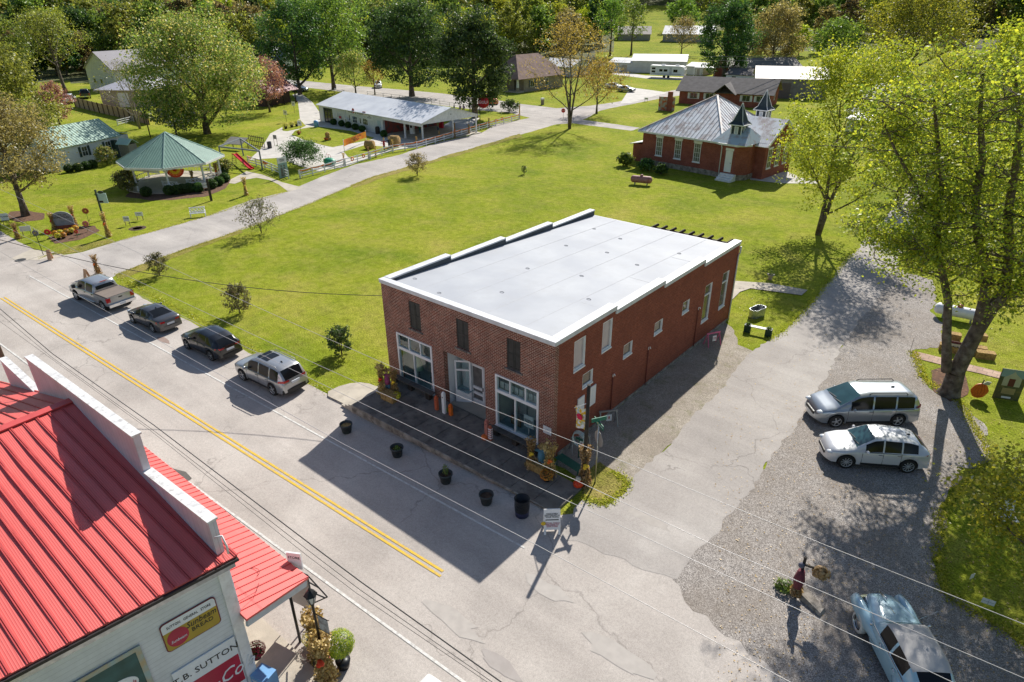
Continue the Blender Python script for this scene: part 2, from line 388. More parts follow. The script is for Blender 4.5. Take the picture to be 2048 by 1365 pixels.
def text_mesh(name, txt, size, mat, parent, loc, rot, align='CENTER', ext=0.004, font_shear=0.0, space=1.0, sx=1.0):
 cu = bpy.data.curves.new(name, 'FONT'); cu.body = txt; cu.size = size; cu.align_x = align; cu.align_y = 'CENTER'; cu.extrude = ext
 cu.shear = font_shear; cu.space_character = space; cu.resolution_u = 2; cu.space_line = 0.85
 tmp = bpy.data.objects.new('t', cu); COL.objects.link(tmp)
 me = bpy.data.meshes.new_from_object(tmp); bpy.data.objects.remove(tmp); bpy.data.curves.remove(cu)
 me.name = name; me.materials.clear(); me.materials.append(mat)
 if sx != 1.0: me.transform(Matrix.Diagonal((sx, 1, 1, 1)))
 o = bpy.data.objects.new(name, me); COL.objects.link(o); o.parent = parent; o.location = loc
 o.rotation_euler = rot; return o
# ---------------------------------------------------------------- shared materials
WHITE = M('white_paint', (0.78, 0.79, 0.80), 0.5, var=((0.66, 0.67, 0.68), 2.5), stain=((0.4, 0.38, 0.35), 4.0, 0.35))
CLEANW = M('clean_white', (0.82, 0.82, 0.82), 0.4, var=((0.76, 0.76, 0.77), 3))
BLACK = M('black_metal', (0.015, 0.016, 0.018), 0.4, 0.3)
DKGREY = M('dark_grey', (0.05, 0.052, 0.055), 0.6)
GREY = M('grey_metal', (0.32, 0.33, 0.34), 0.45, 0.5)
GALV = M('galvanised', (0.5, 0.52, 0.53), 0.35, 0.8, var=((0.36, 0.38, 0.39), 6))
RED = M('red_paint', (0.55, 0.02, 0.02), 0.4)
ORANGE = M('orange', (0.75, 0.18, 0.02), 0.5, var=((0.6, 0.10, 0.01), 6))
PUMPK = M('pumpkin_skin', (0.72, 0.16, 0.02), 0.5, var=((0.55, 0.09, 0.01), 8))
YEL = M('yellow', (0.75, 0.50, 0.03), 0.6)
STRAW = M('straw', (0.46, 0.31, 0.11), 0.95, var=((0.22, 0.13, 0.05), 9), bump=(30, 0.8))
HUSK = M('corn_husk', (0.50, 0.33, 0.13), 0.9, var=((0.25, 0.13, 0.05), 5))
WOOD = M('weathered_wood', (0.20, 0.14, 0.09), 0.85, var=((0.10, 0.07, 0.05), 4), bump=(12, 0.3))
DKWOOD = M('dark_wood', (0.06, 0.045, 0.035), 0.85, var=((0.03, 0.025, 0.02), 4))
BARK = M('bark', (0.16, 0.125, 0.095), 0.95, var=((0.06, 0.045, 0.035), 3.0), bump=(9, 1.0), stain=((0.28, 0.27, 0.24), 2.0, 0.5))
SOIL = M('soil', (0.10, 0.065, 0.04), 1.0, var=((0.05, 0.03, 0.02), 6), bump=(14, 0.8))
MULCH = M('mulch', (0.17, 0.09, 0.05), 1.0, var=((0.08, 0.045, 0.03), 5), bump=(14, 0.8))
GLASS = glass_mat('window_glass', (0.03, 0.045, 0.05))
DGLASS = M('dark_glass', (0.010, 0.012, 0.014), 0.12, spec=0.28, var=((0.007, 0.008, 0.01), 1.0))
CGLASS = clear_glass('shop_glass')
CONC = M('concrete', (0.50, 0.45, 0.37), 0.9, var=((0.40, 0.36, 0.30), 0.8), bump=(30, 0.3), stain=((0.25, 0.22, 0.18), 1.4, 0.45))
CONCW = M('pale_concrete', (0.56, 0.53, 0.49), 0.9, var=((0.46, 0.44, 0.40), 0.5), bump=(30, 0.3), stain=((0.3, 0.28, 0.25), 0.8, 0.4))
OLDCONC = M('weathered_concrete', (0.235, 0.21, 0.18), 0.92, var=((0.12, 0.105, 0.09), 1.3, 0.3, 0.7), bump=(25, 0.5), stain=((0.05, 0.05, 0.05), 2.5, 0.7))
WALLCONC = M('stained_concrete', (0.42, 0.38, 0.33), 0.92, var=((0.15, 0.125, 0.10), 2.2, 0.3, 0.7), bump=(25, 0.5), stain=((0.045, 0.04, 0.035), 3.0, 0.8))
ASPH = asphalt_mat('asphalt', (0.43, 0.39, 0.355), (0.35, 0.318, 0.29), (0.50, 0.46, 0.42))
ASPH2 = asphalt_mat('asphalt_side_road', (0.40, 0.37, 0.345), (0.32, 0.298, 0.28), (0.49, 0.455, 0.42), crack=0.4)
ASPH3 = asphalt_mat('asphalt_lane', (0.375, 0.345, 0.32), (0.32, 0.295, 0.275), (0.44, 0.41, 0.38), crack=0.6)
GRAVEL = gravel_mat('gravel', (0.13, 0.12, 0.112), (0.29, 0.262, 0.242), (0.56, 0.52, 0.48))
GRAVELG = gravel_mat('gravel_weedy', (0.19, 0.17, 0.14), (0.36, 0.32, 0.27), (0.52, 0.47, 0.40), green=0.75)
GRASS = grass_mat('grass', (0.150, 0.215, 0.016), (0.250, 0.295, 0.022), (0.350, 0.335, 0.055))
GRASSR = grass_mat('grass_rough', (0.16, 0.18, 0.03), (0.25, 0.23, 0.05), (0.33, 0.27, 0.10), dry=0.7)
YLINE = M('road_yellow', (0.72, 0.46, 0.03), 0.8, var=((0.58, 0.38, 0.05), 6), stain=((0.30, 0.28, 0.24), 5.0, 0.8))
WLINE = M('road_white', (0.68, 0.67, 0.64), 0.8, var=((0.55, 0.54, 0.5), 6), stain=((0.34, 0.32, 0.3), 5.0, 0.9))
# ---------------------------------------------------------------- land
FLOOR = M('forest_floor', (0.13, 0.14, 0.04), 1.0, var=((0.05, 0.055, 0.02), 0.15), stain=((0.13, 0.15, 0.03), 0.08, 0.8))
def ground():
 rs = [0, 8, 20, 40, 70, 100, 120]+list(range(130, 300, 9))+list(range(306, 700, 16))+[720, 780, 860, 960, 1100, 1400]
 n = 260; vs = [(CAM.x, CAM.y, 0.0)]; fs = []; mi = []
 for r in rs[1:]:
  for k in range(n):
   a = 2*math.pi*k/n; x = CAM.x+r*math.cos(a); y = CAM.y+r*math.sin(a); vs.append((x, y, terr(x, y)))
 for k in range(n): fs.append((0, 1+k, 1+(k+1) % n))
 for i in range(len(rs)-2):
  for k in range(n): fs.append((1+i*n+k, 1+(i+1)*n+k, 1+(i+1)*n+(k+1) % n, 1+i*n+(k+1) % n))
 for f in fs:
  c = sum((Vector(vs[i]) for i in f), Vector())/len(f); wood = 0
  if (c-CAM).length > 125 and (c-CAM).dot(AF) > 20:
   px, py, _ = proj(c)
   wood = (px < 170 and py < 165) or (px < 580 and py < 158) or (px < 1180 and py < 124) or (px < 1236 and py < 106) or (1455 < px and py < 100) or (px > 1400 and py < 60) or py < 8
  mi.append(1 if wood else 0)
 b = MB(); b.add(vs, fs, 0, True); b.m = mi; b.build('ground', [GRASS, FLOOR], kind='structure')
ground()
rj = random.Random(4)
def sheet(name, pts, z, mat, jit=0.0, step=0.5, px=True, hard=()):
 """flat ground sheet; pts are photo points laid on the ground (or world x,y)"""
 w2 = [P(*p) if px else V(p[0], p[1], 0) for p in pts]; out = []
 for i, a in enumerate(w2):
  b = w2[(i+1) % len(w2)]; out.append(V(a.x, a.y, 0)); L_ = (b-a).length
  if jit and i not in hard and L_ < 200:
   k = int(L_/step); ph = rj.random()*6
   nrm = V(-(b-a).y, (b-a).x, 0).normalized()
   for j in range(1, k):
    q = a.lerp(b, j/k); q += nrm*(rj.uniform(-1, 1)*jit+math.sin(j*0.35+ph)*jit*0.8); out.append(V(q.x, q.y, 0))
 tri = tessellate_polygon([out]); b = MB()
 vs = [(p.x, p.y, z) for p in out]; fs = []
 for t in tri:
  A, B_, C_ = (Vector(vs[i]) for i in t)
  fs.append(tuple(t) if (B_-A).cross(C_-A).z > 0 else tuple(t)[::-1])
 b.add(vs, fs); return b.build(name, mat, kind='structure')
def yroad(x, c): return c*1.12+0.0473*x
sheet('main_road', [(-160, yroad(-160, -0.5)), (-52, -5.0), (-51.2, -4.8), (-44, -3.4), (-42.5, -3.9), (-12.6, -3.2), (-11.0, -3.4), (2.6, -2.85), (4.2, -1.0),
      (18, -1.0), (60, 6), (60, -22), (-160, -24)], 0.012, ASPH, 0.05, 0.6, px=False)
sheet('side_road', [(60, 520), (76, 516), (164, 505), (226, 486), (320, 460), (411, 433.6), (503, 400), (577, 383), (634, 358), (709, 330), (800, 310), (872, 286.5), (960, 267), (992, 250), (1060, 236),
      (1020, 226), (960, 221), (880, 211), (800, 200), (700, 186), (560, 170), (520, 160), (560, 158), (700, 172), (800, 180), (880, 187), (1008, 203), (1046, 209), (1114, 217),
      (1180, 212), (1229, 205), (1351, 181), (1400, 186), (1330, 196), (1240, 213), (1200, 222), (1166, 240), (1280, 256), (1262, 262), (1146, 247), (1114, 249), (1040, 270), (960, 294),
      (855, 325), (745, 356), (692, 377), (620, 408), (480, 461.5), (338, 512), (292, 529), (231, 551), (218, 562), (120, 560)], 0.008, ASPH2, 0.09, 0.8)
sheet('lane', [(1118, 1072), (1165, 1000), (1206, 1012), (1235, 992), (1260, 968), (1403, 820), (1461.5, 754), (1511, 698), (1535, 683), (1560, 667), (1603, 628), (1640, 585), (1680, 534), (1740, 470), (1800, 405), (1830, 350),
      (1850, 300), (1880, 300), (1870, 360), (1850, 430), (1800, 510), (1748, 611), (1705, 660), (1674, 715), (1613, 814), (1542, 920), (1465, 1026), (1400, 1095), (1352, 1160), (1265, 1132), (1190, 1098)], 0.018, ASPH3, 0.11, 0.35)
sheet('gravel_lot', [(1400, 1040), (1465, 1020), (1540, 905), (1613, 800), (1674, 700), (1705, 645), (1748, 595), (1800, 495), (1766, 500), (1813, 546), (1865, 561), (1874, 592), (1859, 623), (1889, 648), (1874, 697), (1825, 703), (1849, 761),
      (1878, 792), (1918, 802), (1974, 856), (1984, 917), (1919, 944), (1884, 1019), (1874, 1111), (1888, 1190), (1949, 1220), (2007, 1261), (2120, 1330), (2200, 1600), (1700, 1460), (1575, 1365), (1496, 1309), (1428, 1254), (1370, 1205), (1345, 1160)], 0.014, GRAVEL, 0.16, 0.35)
sheet('gravel_strip', [(1108, 930), (1120, 905), (1449, 640), (1463, 655), (1475, 690), (1511, 705), (1470, 760), (1403, 828), (1262, 972), (1205, 940), (1165, 960)], 0.008, GRAVELG, 0.1, 0.5)
sheet('grass_verge', [(1163, 995), (1185, 1008), (1206, 1013), (1235, 996), (1262, 968), (1225, 940), (1200, 925), (1178, 945)], 0.024, GRASSR, 0.08, 0.3)
sheet('gravel_shoulder', [(60, 500), (110, 505), (135, 512), (76, 522), (20, 520)], 0.02, CONC, 0.06)
sheet('grass_patch_edge', [(76, 520), (90, 512), (164, 504), (230, 484), (225, 478), (160, 490), (110, 505)], 0.022, GRASSR, 0.04)
sheet('worn_edge', [(1040, 268), (960, 292), (855, 323), (745, 354), (700, 372), (706, 377), (760, 358), (870, 325), (965, 297), (1045, 274)], 0.014, GRASSR, 0.15)
sheet('worn_edge', [(231, 549), (292, 527), (338, 510), (480, 460), (486, 465), (345, 517), (300, 536), (240, 559)], 0.014, GRASSR, 0.1)
sheet('concrete_yard', [(498, 320), (520, 300), (530, 285), (540, 268), (570, 252), (600, 238), (596, 205), (585, 190), (600, 186), (625, 205), (640, 226), (690, 240), (770, 266), (860, 268), (905, 240), (960, 236),
      (935, 262), (900, 275), (868, 285), (800, 299), (757, 310), (690, 334), (640, 343), (600, 333), (560, 316)], 0.010, CONCW, 0.0)
sheet('lawn', [(583, 270), (590, 262), (603, 258), (620, 255), (639, 254), (700, 262), (748, 276), (742, 280), (666, 295), (645, 291), (610, 281)], 0.02, GRASS, 0.03)
sheet('lawn', [(687, 304), (729, 291), (760, 293), (800, 296), (757, 306), (700, 318)], 0.02, GRASS, 0.03)
sheet('lawn', [(565, 262), (566, 243), (600, 240), (612, 252), (600, 258), (575, 263)], 0.02, GRASS, 0.03)
sheet('gazebo_path', [(458, 367), (462, 359), (480, 350), (493, 343), (525, 350), (564, 365), (607, 376), (577, 384), (558, 370), (540, 361), (513, 356), (490, 360), (470, 368)], 0.014, CONC, 0.0)
sheet('driveway', [(1240, 208), (1261, 176), (1300, 181), (1338, 186), (1300, 195), (1262, 207)], 0.022, CONCW)
sheet('driveway', [(1225, 142), (1290, 152), (1400, 158), (1400, 163), (1290, 158), (1225, 149)], 0.01, CONCW)
sheet('far_road', [(1240, 80), (1300, 81), (1420, 84), (1420, 90), (1300, 87), (1240, 85)], 0.02, CONCW) if False else None
sheet('brick_path', [(1822, 715), (1828, 703), (1905, 722), (1960, 735), (2060, 760), (2060, 775), (1960, 748), (1900, 735)], 0.03, brick_mat('path_paver', (0.58, 0.42, 0.32), (0.45, 0.30, 0.23), (0.25, 0.2, 0.16), 0.02, bw=0.5, bh=0.4, flat=True))
sheet('church_path', [(1380, 362), (1500, 356), (1545, 350), (1590, 352), (1610, 362), (1640, 350), (1600, 335), (1560, 338), (1520, 350), (1500, 366), (1540, 372), (1600, 368), (1640, 366), (1560, 378), (1440, 372)], 0.014, CONCW) if False else None
sheet('schoolhouse_path', [(1500, 350), (1560, 343), (1580, 345), (1600, 356), (1640, 362), (1640, 368), (1560, 367), (1500, 360)], 0.014, CONCW)
b = MB(); pth = [P(1465, 563), P(1541, 568), P(1615, 581.5), P(1603, 592), P(1501, 578), P(1480, 585), P(1465, 600), P(1452, 600)]
b.face([(q.x, q.y, 0.05) for q in pth]); b.build('back_walk', CONC, kind='structure')
pad = [P(*q) for q in [(691, 812), (656, 795), (657, 786), (678, 776), (700, 770), (721, 768), (739, 770.5), (755, 777), (765, 785), (742, 800)]]
b = MB(); b.prism([(q.x, q.y) for q in pad], 0.0, 0.10); b.build('entrance_pad', CONC, kind='structure')
for k, (px, py, r_, c) in enumerate([(328, 681, 0.5, (0.27, 0.20, 0.17)), (1095, 1180, 0.8, (0.39, 0.36, 0.33)), (905, 1240, 0.9, (0.385, 0.355, 0.325)), (1300, 1040, 0.7, (0.37, 0.34, 0.31)), (260, 850, 0.7, (0.39, 0.36, 0.33)), (1230, 1310, 1.0, (0.39, 0.36, 0.33)), (1000, 1330, 0.6, (0.33, 0.30, 0.28))]):
 q = P(px, py); rg_ = random.Random(k); sheet('road_stain', [(q.x+r_*rg_.uniform(.6, 1.2)*1.5*math.cos(a), q.y+r_*rg_.uniform(.6, 1.1)*0.5*math.sin(a)) for a in np.linspace(0, 6.28, 14, endpoint=False)], 0.020, M('road_stain_%d' % k, c, 0.92, var=(tuple(x*1.12 for x in c), 3)), px=False)
def stripe(name, x0, x1, c, wd, mat, z=0.026):
 b = MB(); n = max(2, int((x1-x0)/2)); vs = []
 for i in range(n+1):
  x = x0+(x1-x0)*i/n; y = yroad(x, c)+0.0004*(x+8)**2*0.15
  vs += [(x, y-wd/2, z), (x, y+wd/2, z)]
 b.add(vs, [(2*i, 2*i+2, 2*i+3, 2*i+1) for i in range(n)]); b.build(name, mat, kind='structure')
stripe('centre_line', -43.5, 0.95, -7.43, 0.11, YLINE); stripe('centre_line', -43.5, 1.05, -7.64, 0.11, YLINE)
stripe('edge_line', -47, 2.6, -4.87, 0.09, WLINE); stripe('edge_line', -60, 30, -10.15, 0.10, WLINE)
sheet('asphalt_patch', [(327, 932), (345, 938), (372, 945), (384, 958), (372, 967), (352, 962), (340, 948)], 0.03, M('patch', (0.13, 0.12, 0.11), 0.95))
b = MB(); c = P(41, 521); b.cyl((c.x, c.y, 0.012), 0.42, 0.02, 20); b.build('manhole_cover', DKGREY, label='round dark iron manhole cover in the street at the left junction', cat='manhole cover')
# ---------------------------------------------------------------- brick corner store
BRF = brick_mat('brick_front', (0.31, 0.088, 0.055), (0.13, 0.042, 0.034), (0.62, 0.49, 0.39), 0.013, bw=0.25, bh=0.088)
BRS = brick_mat('brick_side', (0.33, 0.088, 0.05), (0.21, 0.056, 0.036), (0.34, 0.16, 0.11), 0.011, dirt=(0.16, 0.055, 0.04))
ROOFM = M('white_membrane', (0.40, 0.42, 0.45), 0.7, var=((0.33, 0.35, 0.39), 0.35), stain=((0.33, 0.34, 0.36), 0.9, 0.4))
FLASH = M('white_flashing', (0.68, 0.69, 0.71), 0.5, var=((0.55, 0.56, 0.58), 2.0))
SHUT = M('dark_shutter', (0.045, 0.045, 0.043), 0.6, var=((0.03, 0.03, 0.028), 4))
FLOORB = M('blue_floor', (0.36, 0.48, 0.52), 0.6)
CURT = siding_mat('lace_curtain', (0.62, 0.62, 0.60), 0.12, vert=True)
W_, D_, H_ = 11.65, 20.2, 6.28
st = thing('brick_store', 'two storey red brick corner store with pale flat roof and white shopfront windows', 'building', (0, 0, 0))
steps = [(0.0, 5.0, 6.33), (5.0, 9.95, 6.10), (9.95, 14.95, 5.88), (14.95, D_, 5.62)]
LW = (-10.72, -7.95, 0.42, 3.47); RW = (-3.52, -0.84, 0.42, 3.47); DR = (-7.12, -4.24, -0.05, 3.5)
b = MB(); b.wall(-W_, 0, 0, H_, [LW, RW, DR, (-9.52, -8.66, 4.07, 5.68), (-6.06, -5.24, 4.07, 5.68), (-2.78, -1.96, 4.05, 5.66)], 0.3, 'x', 0.0, 0, -1)
b.box(-W_, -8.3, -0.01, -0.004, 3.72, 3.76); b.build('front_wall', BRF, st)
holesR = [(1.5, 2.42, 4.13, 5.72), (3.88, 4.74, 4.17, 5.78), (2.32, 3.2, 2.86, 3.62), (6.05, 6.93, 2.92, 3.68), (9.28, 10.2, 3.0, 3.75), (12.6, 13.45, 3.08, 3.83), (15.57, 16.55, 1.40, 3.92), (18.1, 19.04, 1.45, 3.96)]
b = MB()
for k, (a, c, h) in enumerate(steps):
 y0, y1 = max(a, 0.003), c-0.003
 hs = [(max(q[0], y0), min(q[1], y1), q[2], q[3]) for q in holesR if q[0] < c and q[1] > a]
 b.wall(y0, y1, 0.003, h-0.05, hs, 0.3, 'y', -0.003, 0, 1)
 b.wall(y0, y1, 0.003, h-0.05, [], 0.3, 'y', -W_+0.003, 0, -1)
b.wall(-W_, 0, 0.003, 5.1, [], 0.3, 'x', D_, 0, 1); b.build('side_wall', BRS, st)
b = MB(); b.box(-0.25, 0.05, 0.4, D_, -0.2, 0.16); b.build('footing', WALLCONC, st); b = MB(); b.box(-W_-0.05, -W_+0.25, 0.4, D_, -0.2, 0.2); b.build('footing', WALLCONC, st)
rz0, rz1 = 6.14, 5.22
def rzz(y): return rz0+(rz1-rz0)*y/D_
b = MB(); b.slab([(-W_+0.25, 0.2, rz0), (-0.25, 0.2, rz0), (-0.25, D_, rz1), (-W_+0.25, D_, rz1)], 0.15)
rf = b.build('roof', ROOFM, st)
b = MB()
for x in (-9.35, -7.0, -4.65, -2.3):
 b.beam((x, 0.3, rzz(0.3)+0.004), (x, D_-0.1, rzz(D_-0.1)+0.004), 0.035, 0.012)
for y in (5.0, 10, 15): b.beam((-2.2, y, rzz(y)+0.004), (-0.4, y, rzz(y)+0.004), 0.03, 0.01)
b.build('roof_seam', M('seam', (0.40, 0.41, 0.43), 0.8), rf)
b = MB(); rr = random.Random(9)
for x, y in [(-10.7, 1.6), (-8.2, 1.0), (-5.9, 3.3), (-7.3, 7.2), (-4.3, 8.3), (-2.0, 5.6), (-3.0, 12.2), (-5.6, 13.0), (-8.3, 12.4), (-2.2, 16.0), (-6.6, 16.2), (-9.2, 17.0)]:
 b.tube([(x+0.13*math.cos(t), y+0.09*math.sin(t), rzz(y)+0.015) for t in np.linspace(0, 6.3, 9)], 0.012, 4, 0, False)
b.build('roof_patch', M('patch_grey', (0.25, 0.26, 0.28), 0.8), rf)
b = MB(); c = MB()
for k, (a, e, h) in enumerate(steps):
 b.box(-W_+0.3, -W_+0.36, max(a, 0.3), e-0.01, rzz(a)-0.5, h-0.055, 0)
 c.box(-W_-0.07, -W_+0.40, a+(0.33 if k == 0 else 0.0), e, h-0.05, h+0.03, 0)
 c.box(-W_-0.055, -W_-0.02, a+(0.33 if k == 0 else 0.0), e, h-0.22, h-0.052, 0)
 c.box(-0.42, 0.07, a+(0.33 if k == 0 else 0.0), e, h-0.05, h+0.02, 0)
 c.box(0.0, 0.055, a+(0.33 if k == 0 else 0.0), e, h-0.22, h-0.052, 0)
 if k:
  hp = steps[k-1][2]; c.box(0.0, 0.06, a-0.05, a+0.03, h-0.2, hp-0.23, 0); c.box(-0.42, 0.065, a-0.03, a-0.001, h+0.022, hp-0.055, 0); c.box(-W_-0.06, -W_+0.40, a-0.03, a-0.001, h+0.032, hp-0.055, 0)
c.box(-W_-0.07, 0.07, -0.07, 0.32, H_+0.002, H_+0.062, 0); c.box(-W_-0.06, 0.06, -0.06, -0.012, H_-0.15, H_, 0); c.box(-W_-0.06, -W_, -0.05, 0.32, H_-0.15, H_, 0); c.box(0.0, 0.06, -0.05, 0.32, H_-0.15, H_, 0)
b.box(-W_+0.2, 0, D_-0.001, D_+0.05, 4.95, 5.19, 0)
par = b.build('parapet_lining', M('bitumen_lining', (0.07, 0.085, 0.10), 0.7, var=((0.05, 0.06, 0.07), 1.5)), st); c.build('parapet_cap', FLASH, st)
b = MB(); b.box(-W_+0.2, -0.2, D_+0.05, D_+0.11, 5.06, 5.2); b.build('gutter', FLASH, st)
b = MB(); b.tube([(0.14, D_-0.15, 5.3), (0.14, D_-0.15, 4.9), (0.06, D_-0.15, 4.7), (0.06, D_-0.15, 0.2)], 0.05, 8); b.build('downpipe', FLASH, st)
def shop_window(x0, x1, z0, z1, tz, mull, glassm=CGLASS, low=1):
 f = MB(); y0, y1 = -0.05, 0.12; t = 0.11
 f.box(x0, x0+t, y0, y1, z0, z1); f.box(x1-t, x1, y0, y1, z0, z1)
 f.box(x0+t, x1-t, y0+0.003, y1, z0, z0+0.17); f.box(x0+t, x1-t, y0+0.003, y1, z1-0.09, z1); f.box(x0+t, x1-t, y0+0.003, y1, tz-0.15, tz+0.02)
 f.box(x0-0.02, x1+0.02, y0-0.07, y0-0.002, z0+0.06, z0+0.13)
 for q in mull: f.box(q-0.03, q+0.03, y0+0.02, y1-0.01, tz+0.02, z1-0.09)
 for q in ([ (x0+x1)/2-0.1 ] if low else []): f.box(q-0.035, q+0.035, y0+0.02, y1-0.01, z0+0.17, tz-0.15)
 o = f.build('window', CLEANW, st); g = MB(); g.box(x0+0.05, x1-0.05, 0.03, 0.04, z0+0.05, z1-0.04); g.build('pane', glassm, o)
 return o
shop_window(*LW, 2.62, [-9.75, -8.85]); shop_window(*RW, 2.62, [-2.6, -1.65])
for (x0, x1, z0, z1) in (LW, RW):
 b = MB(); b.box(x0-0.1, x1+0.1, 0.302, 1.6, z0-0.15, z0+0.02); b.build('display_floor', FLOORB, st)
 b = MB(); b.box(x0-0.1, x1+0.1, 1.6, 1.66, z0+0.02, z1+0.3); b.box(x0-0.16, x0-0.1, 0.302, 1.66, z0-0.1, z1+0.3); b.box(x1+0.1, x1+0.16, 0.302, 1.66, z0-0.1, z1+0.3); b.box(x0-0.1, x1+0.1, 0.302, 1.6, z1+0.3, z1+0.36)
 b.build('display_back', M('bay_panelling', (0.62, 0.60, 0.55), 0.8), st)
b = MB()
for x in (-3.2, -2.55, -1.2): b.box(x, x+0.42, 1.5, 1.58, 0.5, 3.5)
b.build('curtain', CURT, st)
b = MB()
for x in np.arange(-3.4, -0.95, 0.3): b.box(x, x+0.24, 0.2, 0.24, 2.62+0.02, 3.0)
b.build('curtain', CURT, st)
t = thing('dress_form', 'dress form in a pale green apron standing in the left shop window', 'dress form', (-9.95, 0.75, 0.44))
b = MB(); b.lathe([(0.02, 0), (0.02, 0.7)], n=8); b.build('stand', DKWOOD, t)
b = MB(); b.lathe([(0.26, 0.6), (0.19, 1.0), (0.15, 1.15), (0.20, 1.4), (0.17, 1.6), (0.06, 1.68)], n=14); b.build('apron', M('green_cloth', (0.30, 0.48, 0.33), 0.9), t)
b = MB(); b.ball((0, 0, 1.85), 0.15, 8, sq=(1.5, 1.2, 0.8)); b.build('hat', DKWOOD, t)
t = thing('wooden_chair', 'brown hoop back rocking chair standing in the left shop window', 'chair', (-8.75, 0.95, 0.44))
b = MB(); b.box(-0.26, 0.26, -0.25, 0.25, 0.40, 0.45)
for x in (-0.22, 0.22):
 for y in (-0.2, 0.2): b.cyl((x, y, 0), 0.022, 0.4, 6)
b.build('seat', WOOD, t); b = MB(); b.tube([(0.26*math.cos(a), 0.22, 0.45+0.75*math.sin(a)) for a in np.linspace(0, math.pi, 12)], 0.02, 6)
for k in (-0.12, 0, 0.12): b.cyl((k, 0.22, 0.45), 0.012, 0.66, 5)
b.build('backrest', M('tan_wood', (0.5, 0.33, 0.16), 0.6), t)
b = MB(); b.box(-0.2, 0.2, -0.02, 0.02, 0, 0.28); tag(b.build('window_notice', WHITE, None, (-8.3, 0.25, 0.55)), 'white notice card standing low in the left shop window', 'notice')
t = thing('picture_frame', 'brown framed picture leaning low in the right shop window', 'picture', (-2.75, 0.6, 0.44))
b = MB(); b.wall(-0.32, 0.32, 0, 0.5, [(-0.24, 0.24, 0.08, 0.42)], 0.04, 'x', 0); b.build('frame', M('gilt', (0.22, 0.13, 0.05), 0.5), t); b = MB(); b.box(-0.24, 0.24, 0.01, 0.03, 0.08, 0.42); b.build('picture', M('sepia', (0.42, 0.33, 0.24), 0.7, var=((0.2, 0.14, 0.1), 8)), t)
t = thing('window_sign', 'white museum sign with black capital letters in the right shop window', 'sign', (-1.72, 0.35, 0.55))
b = MB(); b.box(-0.3, 0.3, -0.015, 0.015, 0.35, 1.05); b.box(-0.02, 0.02, 0.0, 0.03, -0.1, 0.35); b.build('board', WHITE, t)
text_mesh('lettering', 'GRANVILLE\nMUSEUM', 0.12, BLACK, t, (0, -0.022, 0.72), (R(90), 0, 0), sx=0.9)
t = thing('window_chair', 'dark brown upholstered chair behind the right shop window', 'chair', (-1.2, 0.9, 0.44))
b = MB(); b.box(-0.3, 0.3, -0.25, 0.25, 0, 0.42); b.build('seat', DKWOOD, t); b = MB(); b.box(-0.3, 0.3, 0.2, 0.32, 0.42, 1.1); b.ball((0, 0.26, 1.1), 0.3, 8, sq=(1, 0.25, 0.6)); b.build('backrest', M('brown_hide', (0.09, 0.045, 0.03), 0.7), t)
b = MB(); b.box(-7.12, -4.24, 0.3, 1.9, 0.06, 0.16); b.build('door_step', CONC, st)
b = MB(); b.box(-7.2, -4.1, 0.302, 2.0, 3.5, 3.56); b.box(-7.2, -7.13, 0.302, 2.0, 0.0, 3.5); b.box(-4.23, -4.16, 0.302, 2.0, 0, 3.5); b.box(-7.2, -6.55, 1.94, 2.0, 0, 3.5); b.box(-4.75, -4.2, 1.25, 1.3, 0, 3.5)
b.box(-7.13, -4.2, 1.22, 1.27, 2.72, 3.5); b.build('vestibule', CLEANW, st)
f = MB(); f.wall(-6.98, -6.1, 0.16, 2.72, [(-6.88, -6.2, 0.9, 2.1), (-6.88, -6.2, 2.2, 2.62)], 0.07, 'x', 0.62)
T = Matrix.Translation((-6.98, 0.62, 0)) @ Matrix.Rotation(R(32), 4, 'Z') @ Matrix.Translation((6.98, -0.62, 0))
for i, q in enumerate(f.v): f.v[i] = tuple(T @ Vector(q))
sw = f.build('side_light', CLEANW, st); g = MB(); g.box(-6.9, -6.15, 0.64, 0.66, 0.85, 2.65, 0, T); g.build('pane', CGLASS, sw)
b = MB(); b.box(-7.1, -6.2, 0.75, 1.8, 0.85, 0.9); b.build('display_shelf', FLOORB, st)
def screen_door(x0, x1, y):
 f = MB(); holes = [(x0+0.12, x1-0.12, 1.22, 2.42), (x0+0.12, x1-0.12, 0.88, 1.06), (x0+0.12, x1-0.12, 0.42, 0.72)]
 f.wall(x0, x1, 0.18, 2.55, holes, 0.06, 'x', y); o = f.build('door', CLEANW, st)
 g = MB(); g.box(x0+0.08, x1-0.08, y+0.055, y+0.058, 0.3, 2.5); g.build('screen', M('door_screen', (0.16, 0.155, 0.15), 0.7, var=((0.10, 0.095, 0.09), 3)), o)
 g = MB(); g.box(x1-0.08, x1-0.04, y-0.05, y, 1.1, 1.3); g.build('handle', BLACK, o)
screen_door(-6.35, -5.42, 1.2); screen_door(-5.38, -4.45, 1.2)
b = MB(); b.tube([(-6.6, 1.1, 2.1), (-6.55, 1.0, 2.2), (-6.45, 1.0, 2.15), (-6.5, 1.1, 2.0)], 0.02, 5); b.box(-7.0, -6.36, 1.2, 1.24, 0.16, 2.72); b.build('door_surround', CLEANW, st)
for x in (-9.09, -5.65, -2.37):      # shuttered upper windows
 f = MB(); z0, z1, hw = 4.1, 5.64, 0.41
 for s_ in (-1, 1):
  a, c = (x-hw, x-0.01) if s_ < 0 else (x+0.01, x+hw)
  f.wall(a, c, z0, z1, [(a+0.06, c-0.06, z0+0.08, z0+0.72), (a+0.06, c-0.06, z0+0.80, z1-0.08)], 0.03, 'x', 0.02); f.box(a+0.05, c-0.05, 0.04, 0.06, z0+0.05, z1-0.05)
 o = f.build('shutter', SHUT, st)
